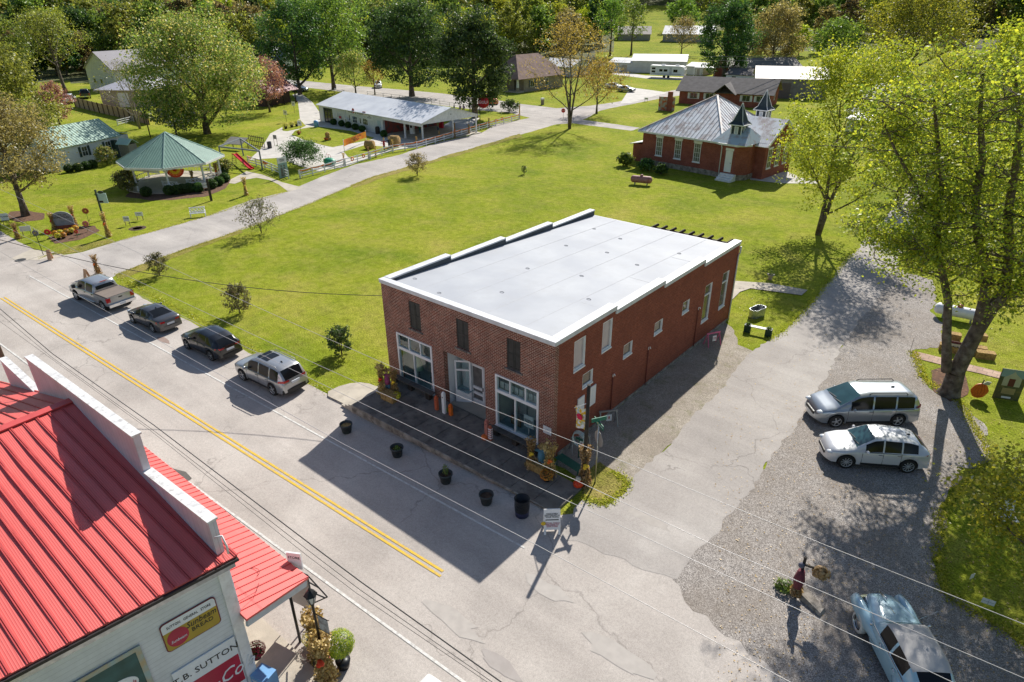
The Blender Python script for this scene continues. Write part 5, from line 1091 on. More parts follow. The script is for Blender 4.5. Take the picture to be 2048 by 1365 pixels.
fa = a0+R(45)*5.5  # front-left facet towards the street
bd = thing('town_sign', 'white board with red town name lettering hanging under the gazebo eave', 'sign', on_gaz(R(-78)+0, rr_*0.855, 2.45), R(12+2))
qa, qb = P(252, 337, 2.5), P(318, 345, 2.5); an = math.atan2(qb.y-qa.y, qb.x-qa.x); bd.location = (qa+qb)/2; bd.rotation_euler.z = an; wl = (qb-qa).length
b = MB(); b.box(-wl/2, wl/2, 0, 0.04, -0.18, 0.2); b.build('board', WHITE, bd); text_mesh('lettering', 'GRANVILLE', 0.34, RED, bd, (0, -0.008, 0.0), ROTU, sx=min(1.2, wl/2.6))
bn = thing('fan_bunting', 'orange yellow and red half round bunting hanging under the gazebo roof', 'bunting', P(349, 339, 2.6), an+R(35))
for k, (r0, r1, mm) in enumerate(((0, 0.25, RED), (0.252, 0.55, YEL), (0.552, 0.75, ORANGE), (0.752, 0.95, M('red_orange', (0.65, 0.05, 0.01), 0.7)))):
 b = MB(); n = 20; vs = []
 for i in range(n+1):
  a = math.pi+math.pi*i/n; w_ = 0.03*(1 if i % 2 else -1); vs += [(r0*math.cos(a)*1.05, w_, r0*math.sin(a)), (r1*math.cos(a)*1.05, w_, r1*math.sin(a))]
 b.add(vs, [(2*i, 2*i+1, 2*i+3, 2*i+2) for i in range(n)]); b.build('band', mm, bn)
def park_bench(loc, rz, label, cat='bench', w_=1.5, group=None, mat=None):
 t = thing('park_bench', label, cat, loc, rz, group); m_ = mat or CLEANW
 b = MB()
 for y in (-0.2, -0.08, 0.04, 0.16): b.box(-w_/2, w_/2, y-0.045, y+0.045, 0.40, 0.44)
 b.build('seat', m_, t); b = MB(); b.beam((-w_/2, 0.24, 0.5), (w_/2, 0.24, 0.5), 0.04, 0.06); b.beam((-w_/2, 0.30, 0.92), (w_/2, 0.30, 0.92), 0.04, 0.08)
 n = 5
 for i in range(n):
  x = -w_/2+w_*i/n; b.beam((x, 0.25, 0.52), (x+w_/n, 0.29, 0.9), 0.03, 0.045); b.beam((x+w_/n, 0.25, 0.52), (x, 0.29, 0.9), 0.03, 0.045)
 b.build('backrest', m_, t)
 for x in (-w_/2+0.05, w_/2-0.05):
  for y in (-0.2, 0.22):
   b = MB(); b.box(x-0.03, x+0.03, y-0.03, y+0.03, 0, 0.42 if y < 0 else 0.95); b.build('leg', m_, t)
  b = MB(); b.box(x-0.03, x+0.03, -0.25, 0.25, 0.62, 0.66); b.build('armrest', m_, t)
 return t
park_bench(P(397, 434), R(60), 'white lattice back bench on the grass right beside the side road')
park_bench(P(345, 378), an+R(8)+R(180), 'long white bench inside the front edge of the gazebo, nearest the town sign', w_=2.2)
park_bench(P(393, 372), R(60)+R(180), 'white bench in the middle of the gazebo front edge', w_=2.0)
park_bench(P(424, 362), R(75)+R(180), 'white bench at the right end of the gazebo front edge beside corn stalks', w_=2.0)
def gable_house(name, label, A_, B_, depth, ze, zr, wallm, roofm, cat='house', ov=0.4, rev=False, gables=True):
 rz, L_ = frame_from(A_, B_); t = thing(name, label, cat, (A_.x, A_.y, 0), rz)
 b = MB(); gwall(b, 0, L_, 0, depth, ze-0.02, zr-0.12, 'x'); b.build('wall', wallm, t)
 b = MB(); gable(b, 0, L_, 0, depth, ze, zr, ov); b.build('roof', roofm, t); return t, L_
GSR = rib_roof_mat('green_rib_roof', (0.34, 0.50, 0.41), 0, 0.30, rough=0.5); CLAP = siding_mat('cottage_siding', (0.72, 0.74, 0.76), 0.2)
GRIB = M('green_rib', (0.24, 0.36, 0.29), 0.5)
def ribs(t, x0, x1, y0, ym, y1, ze, zr, ov, step, mat, w_=0.05):
 b = MB(); x = x0-ov+step*0.5; k = (zr-ze)/(ym-y0)
 while x < x1+ov:
  b.beam((x, y0-ov, ze-ov*k+0.02), (x, ym, zr+0.02), w_, 0.035); b.beam((x, ym, zr+0.02), (x, y1+ov, ze-ov*(zr-ze)/(y1-ym)+0.02), w_, 0.035); x += step
 o = [c for c in kids(t) if c.name.startswith('roof')][0]; b.build('roof_rib', mat, o)
cA, cB = P(112, 345), P(245, 312)
t, L_ = gable_house('cottage', 'white clapboard cottage with a pale green ribbed roof behind the gazebo', cA, cB, 6.0, 3.1, 5.0, CLAP, GSR)
ribs(t, 0, L_, 0, 3.0, 6.0, 3.1, 5.0, 0.4, 0.45, GRIB)
for x in (L_*0.42, L_*0.78): win_on(t, (x, -0.003, 1.1), 0.95, 1.3, 'y-', mull=(2, 2), shutters=M('green_shutter', (0.02, 0.05, 0.045), 0.5))
b = MB(); b.box(-9.0, L_*0.45, 6.2, 11.5, 0, 3.2); b.build('rear_wing', CLAP, t); b = MB(); gable(b, -9.0, L_*0.45, 6.2, 11.5, 3.2, 5.0, 0.3); o = b.build('roof', GSR, t)
b = MB(); x = -9.0
while x < L_*0.45: b.beam((x, 5.9, 3.12), (x, 8.85, 5.02), 0.05, 0.035); x += 0.45
b.build('roof_rib', GRIB, o)
b = MB(); b.box(L_+0.003, L_+3.2, 1.5, 5.0, 0, 2.5); b.build('side_wing', CLAP, t); b = MB(); b.slab([(L_+0.003, 1.2, 3.4), (L_+3.6, 1.2, 2.55), (L_+3.6, 5.3, 2.55), (L_+0.003, 5.3, 3.4)], 0.08); b.build('wing_roof', GSR, t)
b = MB(); b.box(L_*0.88, L_*0.88+0.5, -0.6, -0.003, 0, 2.4); b.build('door', M('green_door', (0.03, 0.06, 0.05), 0.5), t)
wa = P(262, 318); wh = thing('well_house', 'small grey shed with a green sheet roof beside the cottage', 'shed', (wa.x, wa.y, 0), R(20))
b = MB(); b.box(-0.9, 0.9, -0.7, 0.7, 0, 2.1); b.build('wall', M('grey_boards', (0.25, 0.24, 0.22), 0.9), wh); b = MB(); b.slab([(-1.15, -0.95, 2.1), (1.15, -0.95, 2.1), (1.15, 0, 2.8), (-1.15, 0, 2.8)], 0.06); b.slab([(-1.15, 0.003, 2.8), (1.15, 0.003, 2.8), (1.15, 0.95, 2.1), (-1.15, 0.95, 2.1)], 0.06); b.build('roof', GSR, wh)
STW = siding_mat('station_siding', (0.66, 0.68, 0.70), 0.3, vert=True)
sA, sB = P(641, 243), P(846, 286); rz, L_ = frame_from(sA, sB); Dp = 11.5
sB2 = P(901, 246);
t = thing('filling_station', 'long low white building with pale metal roof and a gas station canopy', 'building', (sA.x, sA.y, 0), rz)
ze, zr = 3.05, 4.7; CN = L_*0.66
b = MB(); b.wall(0, CN, 0, ze, [(1.5, 4.6, 0.0, 2.6)], 0.2, 'x', 0, 0, -1); b.wall(0, CN, 0, ze, [], 0.2, 'x', Dp, 0, 1); b.wall(0, Dp, 0, ze, [], 0.2, 'y', 0.0, 0, -1); b.wall(0.003, Dp, 0, ze, [(4.5, 6.0, 0, 2.4), (1.5, 4.0, 0.9, 2.3)], 0.2, 'y', CN, 0, 1)
b.add([(0.01, 0, ze), (0.01, Dp, ze), (0.01, Dp/2, zr-0.1)], [(0, 1, 2)]); b.build('wall', STW, t)
b = MB(); gable(b, 0, L_, 0, Dp, ze, zr, 0.35, 0.1); ro = b.build('roof', M('white_metal_roof', (0.66, 0.68, 0.71), 0.45, var=((0.56, 0.58, 0.62), 0.4), stain=((0.42, 0.44, 0.47), 0.6, 0.4)), t)
b = MB(); b.add([(L_, 0, ze-0.35), (L_, Dp, ze-0.35), (L_, Dp, ze-0.05), (L_, Dp/2, zr-0.12), (L_, 0, ze-0.05), (L_+0.1, 0, ze-0.35), (L_+0.1, Dp, ze-0.35), (L_+0.1, Dp, ze-0.05), (L_+0.1, Dp/2, zr-0.12), (L_+0.1, 0, ze-0.05)], [(0, 1, 2, 3, 4), (9, 8, 7, 6, 5), (0, 5, 6, 1)])
b.box(CN, L_, 0.0, 0.1, 2.35, ze-0.06); b.box(CN, L_, Dp-0.1, Dp, 2.7, ze-0.06); b.box(CN+0.01, L_-0.01, 0.1, Dp-0.1, 2.75, 2.8); b.build('canopy_gable', WHITE, t)
for (x, y) in ((L_-0.15, 0.15), (L_-0.15, Dp-0.15), ((CN+L_)/2+0.5, 0.15), (L_-0.15, Dp*0.55)):
 b = MB(); b.box(x-0.1, x+0.1, y-0.1, y+0.1, 0.12, 2.8); b.build('canopy_post', WHITE, t)
b = MB(); b.box(CN+0.1, L_+0.5, -0.4, Dp+0.5, 0.0, 0.12); b.build('forecourt_slab', CONC, t)
f = MB(); f.wall(1.5, 4.6, 0.01, 2.6, [(1.5+0.12+j*1.0, 1.5+1.0+j*1.0, 0.1+i*0.62, 0.1+i*0.62+0.55) for j in range(3) for i in range(4)], 0.05, 'x', 0.08); dr = f.build('garage_door', DKGREY, t); g_ = MB(); g_.box(1.55, 4.55, 0.13, 0.14, 0.05, 2.55); g_.build('pane', GLASS, dr)
win_on(t, (6.0, -0.003, 1.3), 1.7, 0.9, 'y-', mull=(3, 1), glass=M('milky', (0.5, 0.53, 0.55), 0.4)); win_on(t, (9.9, -0.003, 1.15), 0.5, 1.0); win_on(t, (11.0, -0.003, 0.95), 1.5, 1.15, mull=(3, 2)); win_on(t, (13.2, -0.003, 1.0), 0.5, 1.0); win_on(t, (14.2, -0.003, 0.95), 1.5, 1.1, mull=(3, 2))
b = MB(); b.box(CN-1.6, CN-0.7, -0.04, 0, 0.05, 2.1); d_ = b.build('door', M('pale_blue_door', (0.45, 0.55, 0.60), 0.5), t); b = MB(); b.box(CN-0.85, CN-0.78, -0.07, -0.04, 1.0, 1.1); b.build('handle', BLACK, d_)
b = MB(); b.tube([(5.6+3.4, -0.06, 2.9), (5.6+3.4, -0.06, 0.1)], 0.05, 6); b.build('downpipe', WHITE, t)
b = MB(); b.box(9.0, 9.9, -0.42, -0.03, 0.75, 1.55); ac = b.build('air_conditioner', WHITE, t); b = MB(); b.lathe([(0.28, 0), (0.24, 0.02), (0, 0.02)], n=16, T=Matrix.Translation((9.45, -0.42, 1.15)) @ Matrix.Rotation(R(90), 4, 'X')); b.build('fan_grille', GREY, ac)
tt = t
def on_st(x, y, z): return tt.matrix_world @ V(x, y, z)
MW = Matrix.Translation(V(sA.x, sA.y, 0)) @ Matrix.Rotation(rz, 4, 'Z')
def stw(x, y, z): return MW @ V(x, y, z)
def flat_sign(name, label, loc, rot, w_, h_, mat, txts=(), cat='sign', posts=None, frame=None, bend=0.02, group=None):
 t = thing(name, label, cat, loc, rot, group); b = MB(); b.box(-w_/2, w_/2, 0, bend, -h_/2, h_/2); b.build('board', mat, t)
 for (s, sz, z, mm, sx) in txts: text_mesh('lettering', s, sz, mm, t, (0, -0.006, z), ROTU, sx=sx)
 if frame: b = MB(); b.wall(-w_/2-0.03, w_/2+0.03, -h_/2-0.03, h_/2+0.03, [(-w_/2, w_/2, -h_/2, h_/2)], 0.03, 'x', -0.008); b.build('frame', frame, t)
 if posts is not None:
  for x in posts:
   b = MB(); b.box(x-0.025, x+0.025, bend, bend+0.04, -loc[2], h_/2*0.8); b.build('post', WOOD if not frame else DKGREY, t)
 return t
flat_sign('shop_sign', 'long board with black capitals along the white filling station eave', stw(12.3, -0.05, 2.65), rz, 6.4, 0.45, WHITE, [('WORLD  &  WALKER', 0.42, 0, BLACK, 1.2)])
flat_sign('museum_sign', 'small car museum board at the right of the filling station front', stw(16.3, -0.05, 2.3), rz, 2.0, 0.9, WHITE, [('CAR\nMUSEUM', 0.3, 0.1, BLACK, 1.1)])
b = MB(); b.lathe([(0, 0), (0.4, 0)], n=20, T=Matrix.Rotation(R(90), 4, 'X')); o = b.build('round_sign', RED, None, stw(11.6, -0.08, 3.0), rz); tag(o, 'small round red disc sign above the filling station name board', 'sign')
b = MB(); b.box(-0.45, 0.45, -0.02, 0, -0.2, 0.2); tag(b.build('red_plate', RED, None, stw(14.9, -0.06, 2.95), rz), 'red metal plate beside the car museum board on the station wall', 'sign')
b = MB(); b.box(-0.4, 0.4, -0.02, 0, -0.2, 0.2); tag(b.build('red_plate', M('magenta', (0.45, 0.03, 0.08), 0.5), None, stw(7.2, -0.1, 1.45), rz), 'red metal sign below the milky station window', 'sign')
flat_sign('emblem_board', 'white roundel emblem in the front gable of the filling station canopy', stw(L_+0.13, Dp/2, 3.65), rz+R(90), 0.7, 0.8, WHITE, [('66', 0.3, 0, DKGREY, 1)])
b = MB(); b.box(0, 3.4, 0, 0, 0, 0)
cp = MB(); cp.slab([(-3.6, Dp*0.35, 2.75), (0.1, Dp*0.35, 2.95), (0.1, Dp*0.95, 2.95), (-3.6, Dp*0.95, 2.75)], 0.1); cp.build('carport_roof', M('carport', (0.55, 0.56, 0.58), 0.5), tt)
for y in (Dp*0.4, Dp*0.9):
 b = MB(); b.box(-3.4, -3.26, y-0.07, y+0.07, 0, 2.7); b.build('carport_post', WHITE, tt)
b = MB(); b.box(CN+0.003, CN+0.06, 0.3, Dp-0.3, 0.12, 2.7); b.build('shaded_wall', M('shop_back', (0.10, 0.08, 0.075), 0.8, var=((0.25, 0.06, 0.05), 1.2, 0.5, 0.6)), tt)  # canopy shade put into the dark colour of this panel
bA, bB = P(980, 190), P(1046, 193); rz_, w_b = R(0), 0
eL_, eC, eR_ = P(975, 156, 3.1), P(1037, 160, 3.1), P(1135, 148, 3.1)
rz_ = math.atan2(eR_.y-eC.y, eR_.x-eC.x); u = V(math.cos(rz_), math.sin(rz_), 0); n_ = V(-math.sin(rz_), math.cos(rz_), 0)
dep = abs((eL_-eC).dot(n_)); lng = (eR_-eC).length
t = thing('bungalow', 'beige bungalow with a steep brown pyramid roof and tapered porch columns across the street', 'house', (eC.x, eC.y, 0), rz_)
BRSH = M('brown_shingle', (0.30, 0.20, 0.165), 0.95, var=((0.20, 0.135, 0.115), 0.9), bump=(8, 0.4)); TANB = brick_mat('tan_brick', (0.36, 0.30, 0.23), (0.30, 0.25, 0.2), (0.42, 0.38, 0.32), 0.012)
dep = max(dep, 11.0); lng = max(lng, 13)
b = MB(); hip(b, 0.6, lng-0.6, 0.6, dep-0.6, 3.1, 8.0, dep/2-0.4, 0.6); b.build('roof', BRSH, t)
b = MB(); b.box(2.8, lng-0.8, 0.8, dep-0.8, 0, 3.1); b.build('wall', TANB, t)
b = MB(); b.box(0.5, 2.8, 0.8, dep-0.8, 0, 0.35); b.build('porch_floor', CONC, t)
for (x, y) in ((0.8, 1.0), (0.8, dep*0.5), (0.8, dep-1.0)):
 b = MB(); b.box(x-0.3, x+0.3, y-0.3, y+0.3, 0.35, 1.2); b.build('pier', TANB, t); b = MB(); b.add([(x-0.24, y-0.24, 1.2), (x+0.24, y-0.24, 1.2), (x+0.24, y+0.24, 1.2), (x-0.24, y+0.24, 1.2), (x-0.15, y-0.15, 3.1), (x+0.15, y-0.15, 3.1), (x+0.15, y+0.15, 3.1), (x-0.15, y+0.15, 3.1)], [(0, 1, 5, 4), (1, 2, 6, 5), (2, 3, 7, 6), (3, 0, 4, 7)]); b.build('porch_column', WHITE, t)
win_on(t, (5.0, 0.797, 1.0), 1.7, 1.6, 'y-', mull=(2, 1), shutters=M('dark_shut', (0.03, 0.04, 0.05), 0.6)); win_on(t, (9.0, 0.797, 1.2), 0.8, 1.3, 'y-', mull=(1, 2)); win_on(t, (10.6, 0.797, 1.0), 1.2, 1.6, 'y-', mull=(2, 1))
b = MB(); b.box(2.7, 2.797, 3.0, 3.9, 0.35, 2.5); b.build('door', M('dark_door', (0.05, 0.04, 0.035), 0.5), t)
SCB = brick_mat('school_brick', (0.36, 0.10, 0.07), (0.27, 0.075, 0.055), (0.36, 0.2, 0.15), 0.008)
RUSTR = rib_roof_mat('rusty_tin_roof', (0.88, 0.88, 0.89), 'sum', 0.5, rust=((0.28, 0.13, 0.08), 0.7, (0.7, 0.7, 0.22)), rough=0.5)  # near-white base stands in for sky reflected off the tin; rust is real
q0, q1, q2, q3 = P(1282, 326), P(1434, 354), P(1468, 361), P(1521, 337)
rz, _ = frame_from(q0, q1); sT = Matrix.Translation((q0.x, q0.y, 0)) @ Matrix.Rotation(rz, 4, 'Z'); inv = sT.inverted()
l1, l2, l3 = inv @ q1, inv @ q2, inv @ q3
t = thing('schoolhouse', 'old red brick schoolhouse with a rusty tin hip roof and a dark pointed bell turret', 'schoolhouse', (q0.x, q0.y, 0), rz)
Ls = l1.x; ze = 4.25; Dm = 13.0
def swall(pts, z0, z1, mat, name):
 b = MB(); n = len(pts); vs = [(p[0], p[1], z0) for p in pts]+[(p[0], p[1], z1) for p in pts]; b.add(vs, [tuple(range(n))[::-1], tuple(range(n, 2*n))]+[(i, (i+1) % n, n+(i+1) % n, n+i) for i in range(n)]); return b.build(name, mat, t)
ex = 2.4
swall([(0, 0), (Ls, 0), (Ls, Dm), (0, Dm)], 0.35, ze, SCB, 'wall'); swall([(-0.06, -0.06), (Ls+0.06, -0.06), (Ls+0.06, Dm+.06), (-0.06, Dm+.06)], 0, 0.62, WALLCONC, 'foundation')
e1 = (Ls+0.0, 0.4); cx1 = (l2.x+0.1, l2.y)
swall([(Ls-0.6, -0.003), (Ls+0.4, -0.4), (Ls+2.3, -0.4), (Ls+3.3, 0.8), (Ls+3.3, 4.0), (Ls-0.6, 4.0)], 0.5, ze-0.003, SCB, 'entrance_bay'); swall([(Ls-0.65, -0.02), (Ls+0.38, -0.46), (Ls+2.34, -0.46), (Ls+3.36, 0.75), (Ls+3.36, 4.0), (Ls-0.6, 4.0)], 0, 0.61, WALLCONC, 'foundation')
swall([(Ls-0.01, 2.4), (Ls+4.6, 2.4), (Ls+4.6, 9.6), (Ls-0.01, 9.6)], 0.0, ze+0.01, SCB, 'front_wing')
b = MB(); b.add([(Ls+4.6, 2.4, ze), (Ls+4.6, 9.6, ze), (Ls+4.6, 6.0, ze+2.3), (Ls+4.4, 2.4, ze), (Ls+4.4, 9.6, ze), (Ls+4.4, 6.0, ze+2.3)], [(0, 1, 2), (5, 4, 3), (0, 2, 5, 3), (1, 4, 5, 2)]); b.build('gable_end', SCB, t)
b = MB(); q, a_, c_ = hip(b, 0, Ls, 0, Dm, ze, 8.6, Dm/2+0.3, 0.55, 0, peak=(Ls*0.56, Dm/2)); ro = b.build('roof', RUSTR, t)
b = MB()
for k in range(4): b.beam(q[k]+V(0, 0, 0.04), a_+V(0, 0, 0.04), 0.22, 0.06)
b.build('hip_cap', M('tin_cap', (0.5, 0.5, 0.5), 0.5, var=((0.3, 0.16, 0.1), 0.9)), ro)
b = MB(); n = 0
for (A_, B_) in ((q[0], q[1]), (q[1], q[2]), (q[3], q[0])):
 nn = int((B_-A_).length/0.55); pk = a_
 dn = (B_-A_).normalized(); sp_ = (pk-A_).dot(dn); foot = A_+dn*sp_; hgt_v = pk-foot; Lt = (B_-A_).length
 for i in range(1, nn):
  d_ = Lt*i/nn; f_ = d_/sp_ if d_ < sp_ else (Lt-d_)/(Lt-sp_); p0 = A_+dn*d_; b.beam(p0+V(0, 0, 0.02), p0+hgt_v*f_*0.98+V(0, 0, 0.02), 0.04, 0.04)
b.build('roof_seam', M('tin_seam', (0.42, 0.40, 0.39), 0.5), ro)
b = MB(); gable(b, Ls-3.0, Ls+4.6, 2.4, 9.6, ze, ze+2.4, 0.5, 0.08); b.build('wing_roof', RUSTR, t)
b = MB(); hip(b, Ls-0.5, Ls+3.2, -0.35, 3.9, ze-0.01, ze+1.7, 1.2, 0.45, 0); b.build('entrance_roof', M('tin_pale', (0.42, 0.50, 0.53), 0.4, var=((0.33, 0.22, 0.18), 1.2, 0.3, 0.5)), t)
b = MB()
for (a_1, c_1) in (((-0.5, -0.52), (Ls-0.4, -0.52)), ((Ls-0.4, -0.6), (Ls+0.2, -0.85)), ((Ls+0.2, -0.86), (Ls+2.6, -0.86)), ((Ls+2.6, -0.86), (Ls+3.7, 0.6)), ((-0.52, -0.5), (-0.52, Dm+0.5))): b.beam((*a_1, ze-0.1), (*c_1, ze-0.1), 0.1, 0.22)
b.beam((Ls+5.1, 1.9, ze-0.22), (Ls+5.1, 6.0, ze+2.32), 0.08, 0.3); b.beam((Ls+5.1, 6.0, ze+2.32), (Ls+5.1, 10.1, ze-0.22), 0.08, 0.3); b.build('eaves_board', WHITE, t)
b = MB(); b.tube([(Ls+0.45, -0.78, ze-0.1), (Ls+0.4, -0.5, ze-0.6), (Ls+0.42, -0.5, 0.2)], 0.06, 8); b.build('downpipe', WHITE, t)
for px in (1318, 1356, 1395):
 o_ = None; dd = ray(px, 300); n_ = V(-math.sin(rz), math.cos(rz), 0); p_ = CAM+dd*((q0-CAM).dot(n_)/dd.dot(n_)); lx = (inv @ p_).x
 win_on(t, (lx-0.48, -0.003, 1.35), 0.96, 2.3, 'y-', mull=(3, 4), lintel=0.26, glass=M('green_glass', (0.16, 0.17, 0.13), 0.2))
for y in (3.1, 5.2, 7.3): win_on(t, (Ls+4.603, y, 1.2), 1.0, 2.3, 'x+', mull=(2, 3), lintel=0.2)
f = MB(); f.box(Ls+1.0, Ls+1.9, -0.46, -0.4, 0.9, 3.4); d_ = f.build('door', CLEANW, t); b = MB(); b.box(Ls+0.92, Ls+1.98, -0.44, -0.4, 3.42, 3.7); b.build('door_head', CLEANW, t); b = MB(); b.ball((Ls+1.75, -0.48, 2.0), 0.05, 6); b.build('handle', BLACK, d_)
for k in range(4): b = MB(); b.box(Ls+0.7, Ls+2.7, -0.46-0.32*(k+1), -0.462-0.32*k, 0, 0.75-0.19*k); b.build('step', WHITE, t)
def turret(cx, cy, zb, sx, name):
 tr = MB(); tr.box(cx-0.75*sx, cx+0.75*sx, cy-0.75*sx, cy+0.75*sx, zb, zb+1.75*sx); o = tr.build(name, M('slate_dark', (0.018, 0.03, 0.038), 0.6, var=((0.03, 0.045, 0.055), 2)), t)
 c = MB(); hw = 1.12*sx; pts = []
 for (r_, z) in ((1.12*sx, zb+1.75*sx), (0.72*sx, zb+2.15*sx), (0.35*sx, zb+3.3*sx), (0.03*sx, zb+4.4*sx)): pts.append((r_, z))
 vs = []; fs = []
 for r_, z in pts:
  for (i, j) in ((-1, -1), (1, -1), (1, 1), (-1, 1)): vs.append((cx+r_*i, cy+r_*j, z))
 for l in range(3):
  for k in range(4): fs.append((l*4+k, l*4+(k+1) % 4, (l+1)*4+(k+1) % 4, (l+1)*4+k))
 fs += [(3, 2, 1, 0), (12, 13, 14, 15)]; c.add(vs, fs); c.build('spire', MATS['slate_dark'], o)
 e = MB()
 for (i, j) in ((-1, -1), (1, -1), (1, 1), (-1, 1)):
  for l in range(3): e.beam((cx+pts[l][0]*i, cy+pts[l][0]*j, pts[l][1]+0.03), (cx+pts[l+1][0]*i, cy+pts[l+1][0]*j, pts[l+1][1]+0.03), 0.07*sx, 0.07*sx)
 for k in range(4):
  i, j = ((-1, -1), (1, -1), (1, 1), (-1, 1))[k]; i2, j2 = ((-1, -1), (1, -1), (1, 1), (-1, 1))[(k+1) % 4]; e.beam((cx+hw*i, cy+hw*j, pts[0][1]-0.03), (cx+hw*i2, cy+hw*j2, pts[0][1]-0.03), 0.12*sx, 0.12*sx); e.beam((cx+0.76*sx*i, cy+0.76*sx*j, zb), (cx+0.76*sx*i, cy+0.76*sx*j, zb+1.75*sx), 0.12*sx, 0.12*sx)
 e.build('trim', WHITE, o)
 for fc, p in (('y-', (cx-0.28*sx, cy-0.752*sx, zb+0.5*sx)), ('x+', (cx+0.752*sx, cy-0.28*sx, zb+0.5*sx))):
  w__ = win_on(t, p, 0.56*sx, 1.0*sx, fc, glass=M('louvre', (0.45, 0.5, 0.55), 0.6), name='turret_louvre')
tp = V(Ls+1.3, 1.4, 0); turret(Ls+1.35, 1.3, ze+0.5, 0.88, 'bell_turret'); turret(Ls-0.6, 11.0, ze+1.0, 0.88, 'bell_turret')
b = MB(); b.box(-1.9, -0.003, 0.6, 3.4, 0, 2.3); b.build('lean_to', SCB, t); b = MB(); b.slab([(-2.3, 0.3, 2.25), (-0.003, 0.3, 2.75), (-0.003, 3.7, 2.75), (-2.3, 3.7, 2.25)], 0.08); b.build('lean_to_roof', RUSTR, t)
cq = inv @ P(1333, 238, 1.5); b = MB(); b.box(Ls*0.12, Ls*0.12+0.8, Dm*0.9, Dm*0.9+0.8, 3.6, 7.0); b.build('chimney', SCB, t)
rA_, rB_ = P(1357, 207), P(1538, 218); t, L_ = gable_house('ranch_house', 'long low red brick ranch house with a grey shingle roof behind the schoolhouse', rA_, rB_, 9.5, 2.9, 5.1, SCB, GREYSH, ov=0.7)
b = MB(); gable(b, L_*0.42, L_*0.62, -1.8, 4.5, 2.9, 4.4, 0.5, 0.1, 'y'); b.build('porch_roof', GREYSH, t)
for x in (L_*0.12, L_*0.3, L_*0.7, L_*0.85): win_on(t, (x, -0.003, 1.1), 1.6, 1.2, mull=(2, 1), shutters=WHITE)
win_on(t, (L_+0.003, 4.3, 1.1), 0.8, 1.3, 'x+', mull=(1, 2)); b = MB(); b.add([(L_+0.02, 0, 2.9), (L_+0.02, 9.5, 2.9), (L_+0.02, 4.75, 5.0)], [(0, 1, 2)]);
def barn(name, label, A_, B_, depth, ze, zr, wm, rm, ov=0.3, cat='barn'): return gable_house(name, label, A_, B_, depth, ze, zr, wm, rm, cat, ov)
RUST2 = rib_roof_mat('patchy_tin_roof', (0.38, 0.35, 0.34), 0, 0.6, rust=((0.20, 0.10, 0.07), 0.95, (0.9, 0.25, 0.25)), rough=0.55)
t, L_ = barn('metal_barn', 'grey metal barn with a rust streaked pale roof behind the ranch house', P(1507, 196), P(1650, 200), 11, 4.2, 6.2, M('grey_sheet', (0.22, 0.215, 0.20), 0.7, var=((0.16, 0.15, 0.14), 1)), RUST2)
b = MB(); b.box(L_*0.3, L_*0.5, -0.06, 0, 0, 3.2); b.build('door', M('barn_door', (0.14, 0.12, 0.11), 0.8), t)
t, L_ = barn('red_barn', 'long dark red barn with a grey corrugated roof behind the large dark tree', P(1455, 162), P(1600, 160), 12, 3.2, 5.2, M('barn_red', (0.16, 0.035, 0.03), 0.8), rib_roof_mat('grey_corrugated', (0.19, 0.18, 0.17), 0, 0.5, rough=0.8))
b = MB(); b.box(L_*0.2, L_*0.35, -0.06, 0, 0, 2.6); b.build('door', M('barn_door', (0.14, 0.12, 0.11), 0.8), t)
t, L_ = barn('low_shed', 'low grey roofed shed between the ranch house and the rust streaked barn', P(1450, 168), P(1508, 172), 8, 2.4, 3.6, WHITE, GREYSH); win_on(t, (1.5, -0.003, 1.0), 1.2, 1.0)
b = MB(); b.box(4.0, 4.9, -0.05, 0, 0, 2.0); b.build('door', WHITE, t)
WSH = M('white_sheet', (0.60, 0.60, 0.58), 0.6, var=((0.5, 0.5, 0.48), 0.8)); WRF = M('white_roof_sheet', (0.55, 0.56, 0.57), 0.6, var=((0.45, 0.46, 0.48), 0.6))
for nm, lb, a, c, dp, e_, r_ in (('storage_building', 'white metal building with a pale gable roof directly behind the camper trailer', (1262, 146), (1370, 148), 12, 3.4, 4.9), ('storage_building', 'low white metal building at the left end of the storage row', (1218, 144), (1262, 146), 9, 2.8, 3.8), ('storage_building', 'small white shed right of the camper, beside the large dark tree', (1372, 150), (1405, 152), 7, 2.4, 3.2)):
 t, L_ = barn(nm, lb, P(*a), P(*c), dp, e_, r_, WSH, WRF, cat='storage building'); b = MB(); b.box(L_*0.55, L_*0.8, -0.05, 0, 0, e_*0.75); b.build('roller_door', M('tan_door', (0.40, 0.36, 0.31), 0.6), t)
cpA = P(1385, 155); t = thing('carport', 'small white roofed carport on posts right of the camper trailer', 'carport', (cpA.x, cpA.y, 0), R(15)); b = MB(); b.box(0, 6, 0, 4, 2.5, 2.62); b.build('roof', WRF, t)
for x in (0.2, 5.8):
 for y in (0.2, 3.8): b = MB(); b.box(x-.06, x+.06, y-.06, y+.06, 0, 2.5); b.build('post', WHITE, t)
FP = P(1325, 84); FQ = P(1425, 86); t, L_ = gable_house('long_shed', 'long pale metal shed at the foot of the far green field', FP, FQ, 14, 3.6, 6.5, M('tan_sheet', (0.33, 0.31, 0.28), 0.7), WRF, 'shed'); t.location.z = FP.z-0.4
FP = P(1236, 82); FQ = P(1300, 82); t, L_ = gable_house('far_house', 'small far house with a pale roof left of the long shed by the field', FP, FQ, 12, 3.2, 6.0, M('tan_sheet', (0.33, 0.31, 0.28), 0.7), M('tan_roof', (0.48, 0.42, 0.37), 0.8), 'house'); t.location.z = FP.z-0.4
a = P(1299, 156); c = P(1368, 159); rzc, lc = frame_from(a, c)
t = thing('camper_trailer', 'white camper trailer with dark windows and a rounded nose parked on the grass', 'camper', (a.x, a.y, 0), rzc)
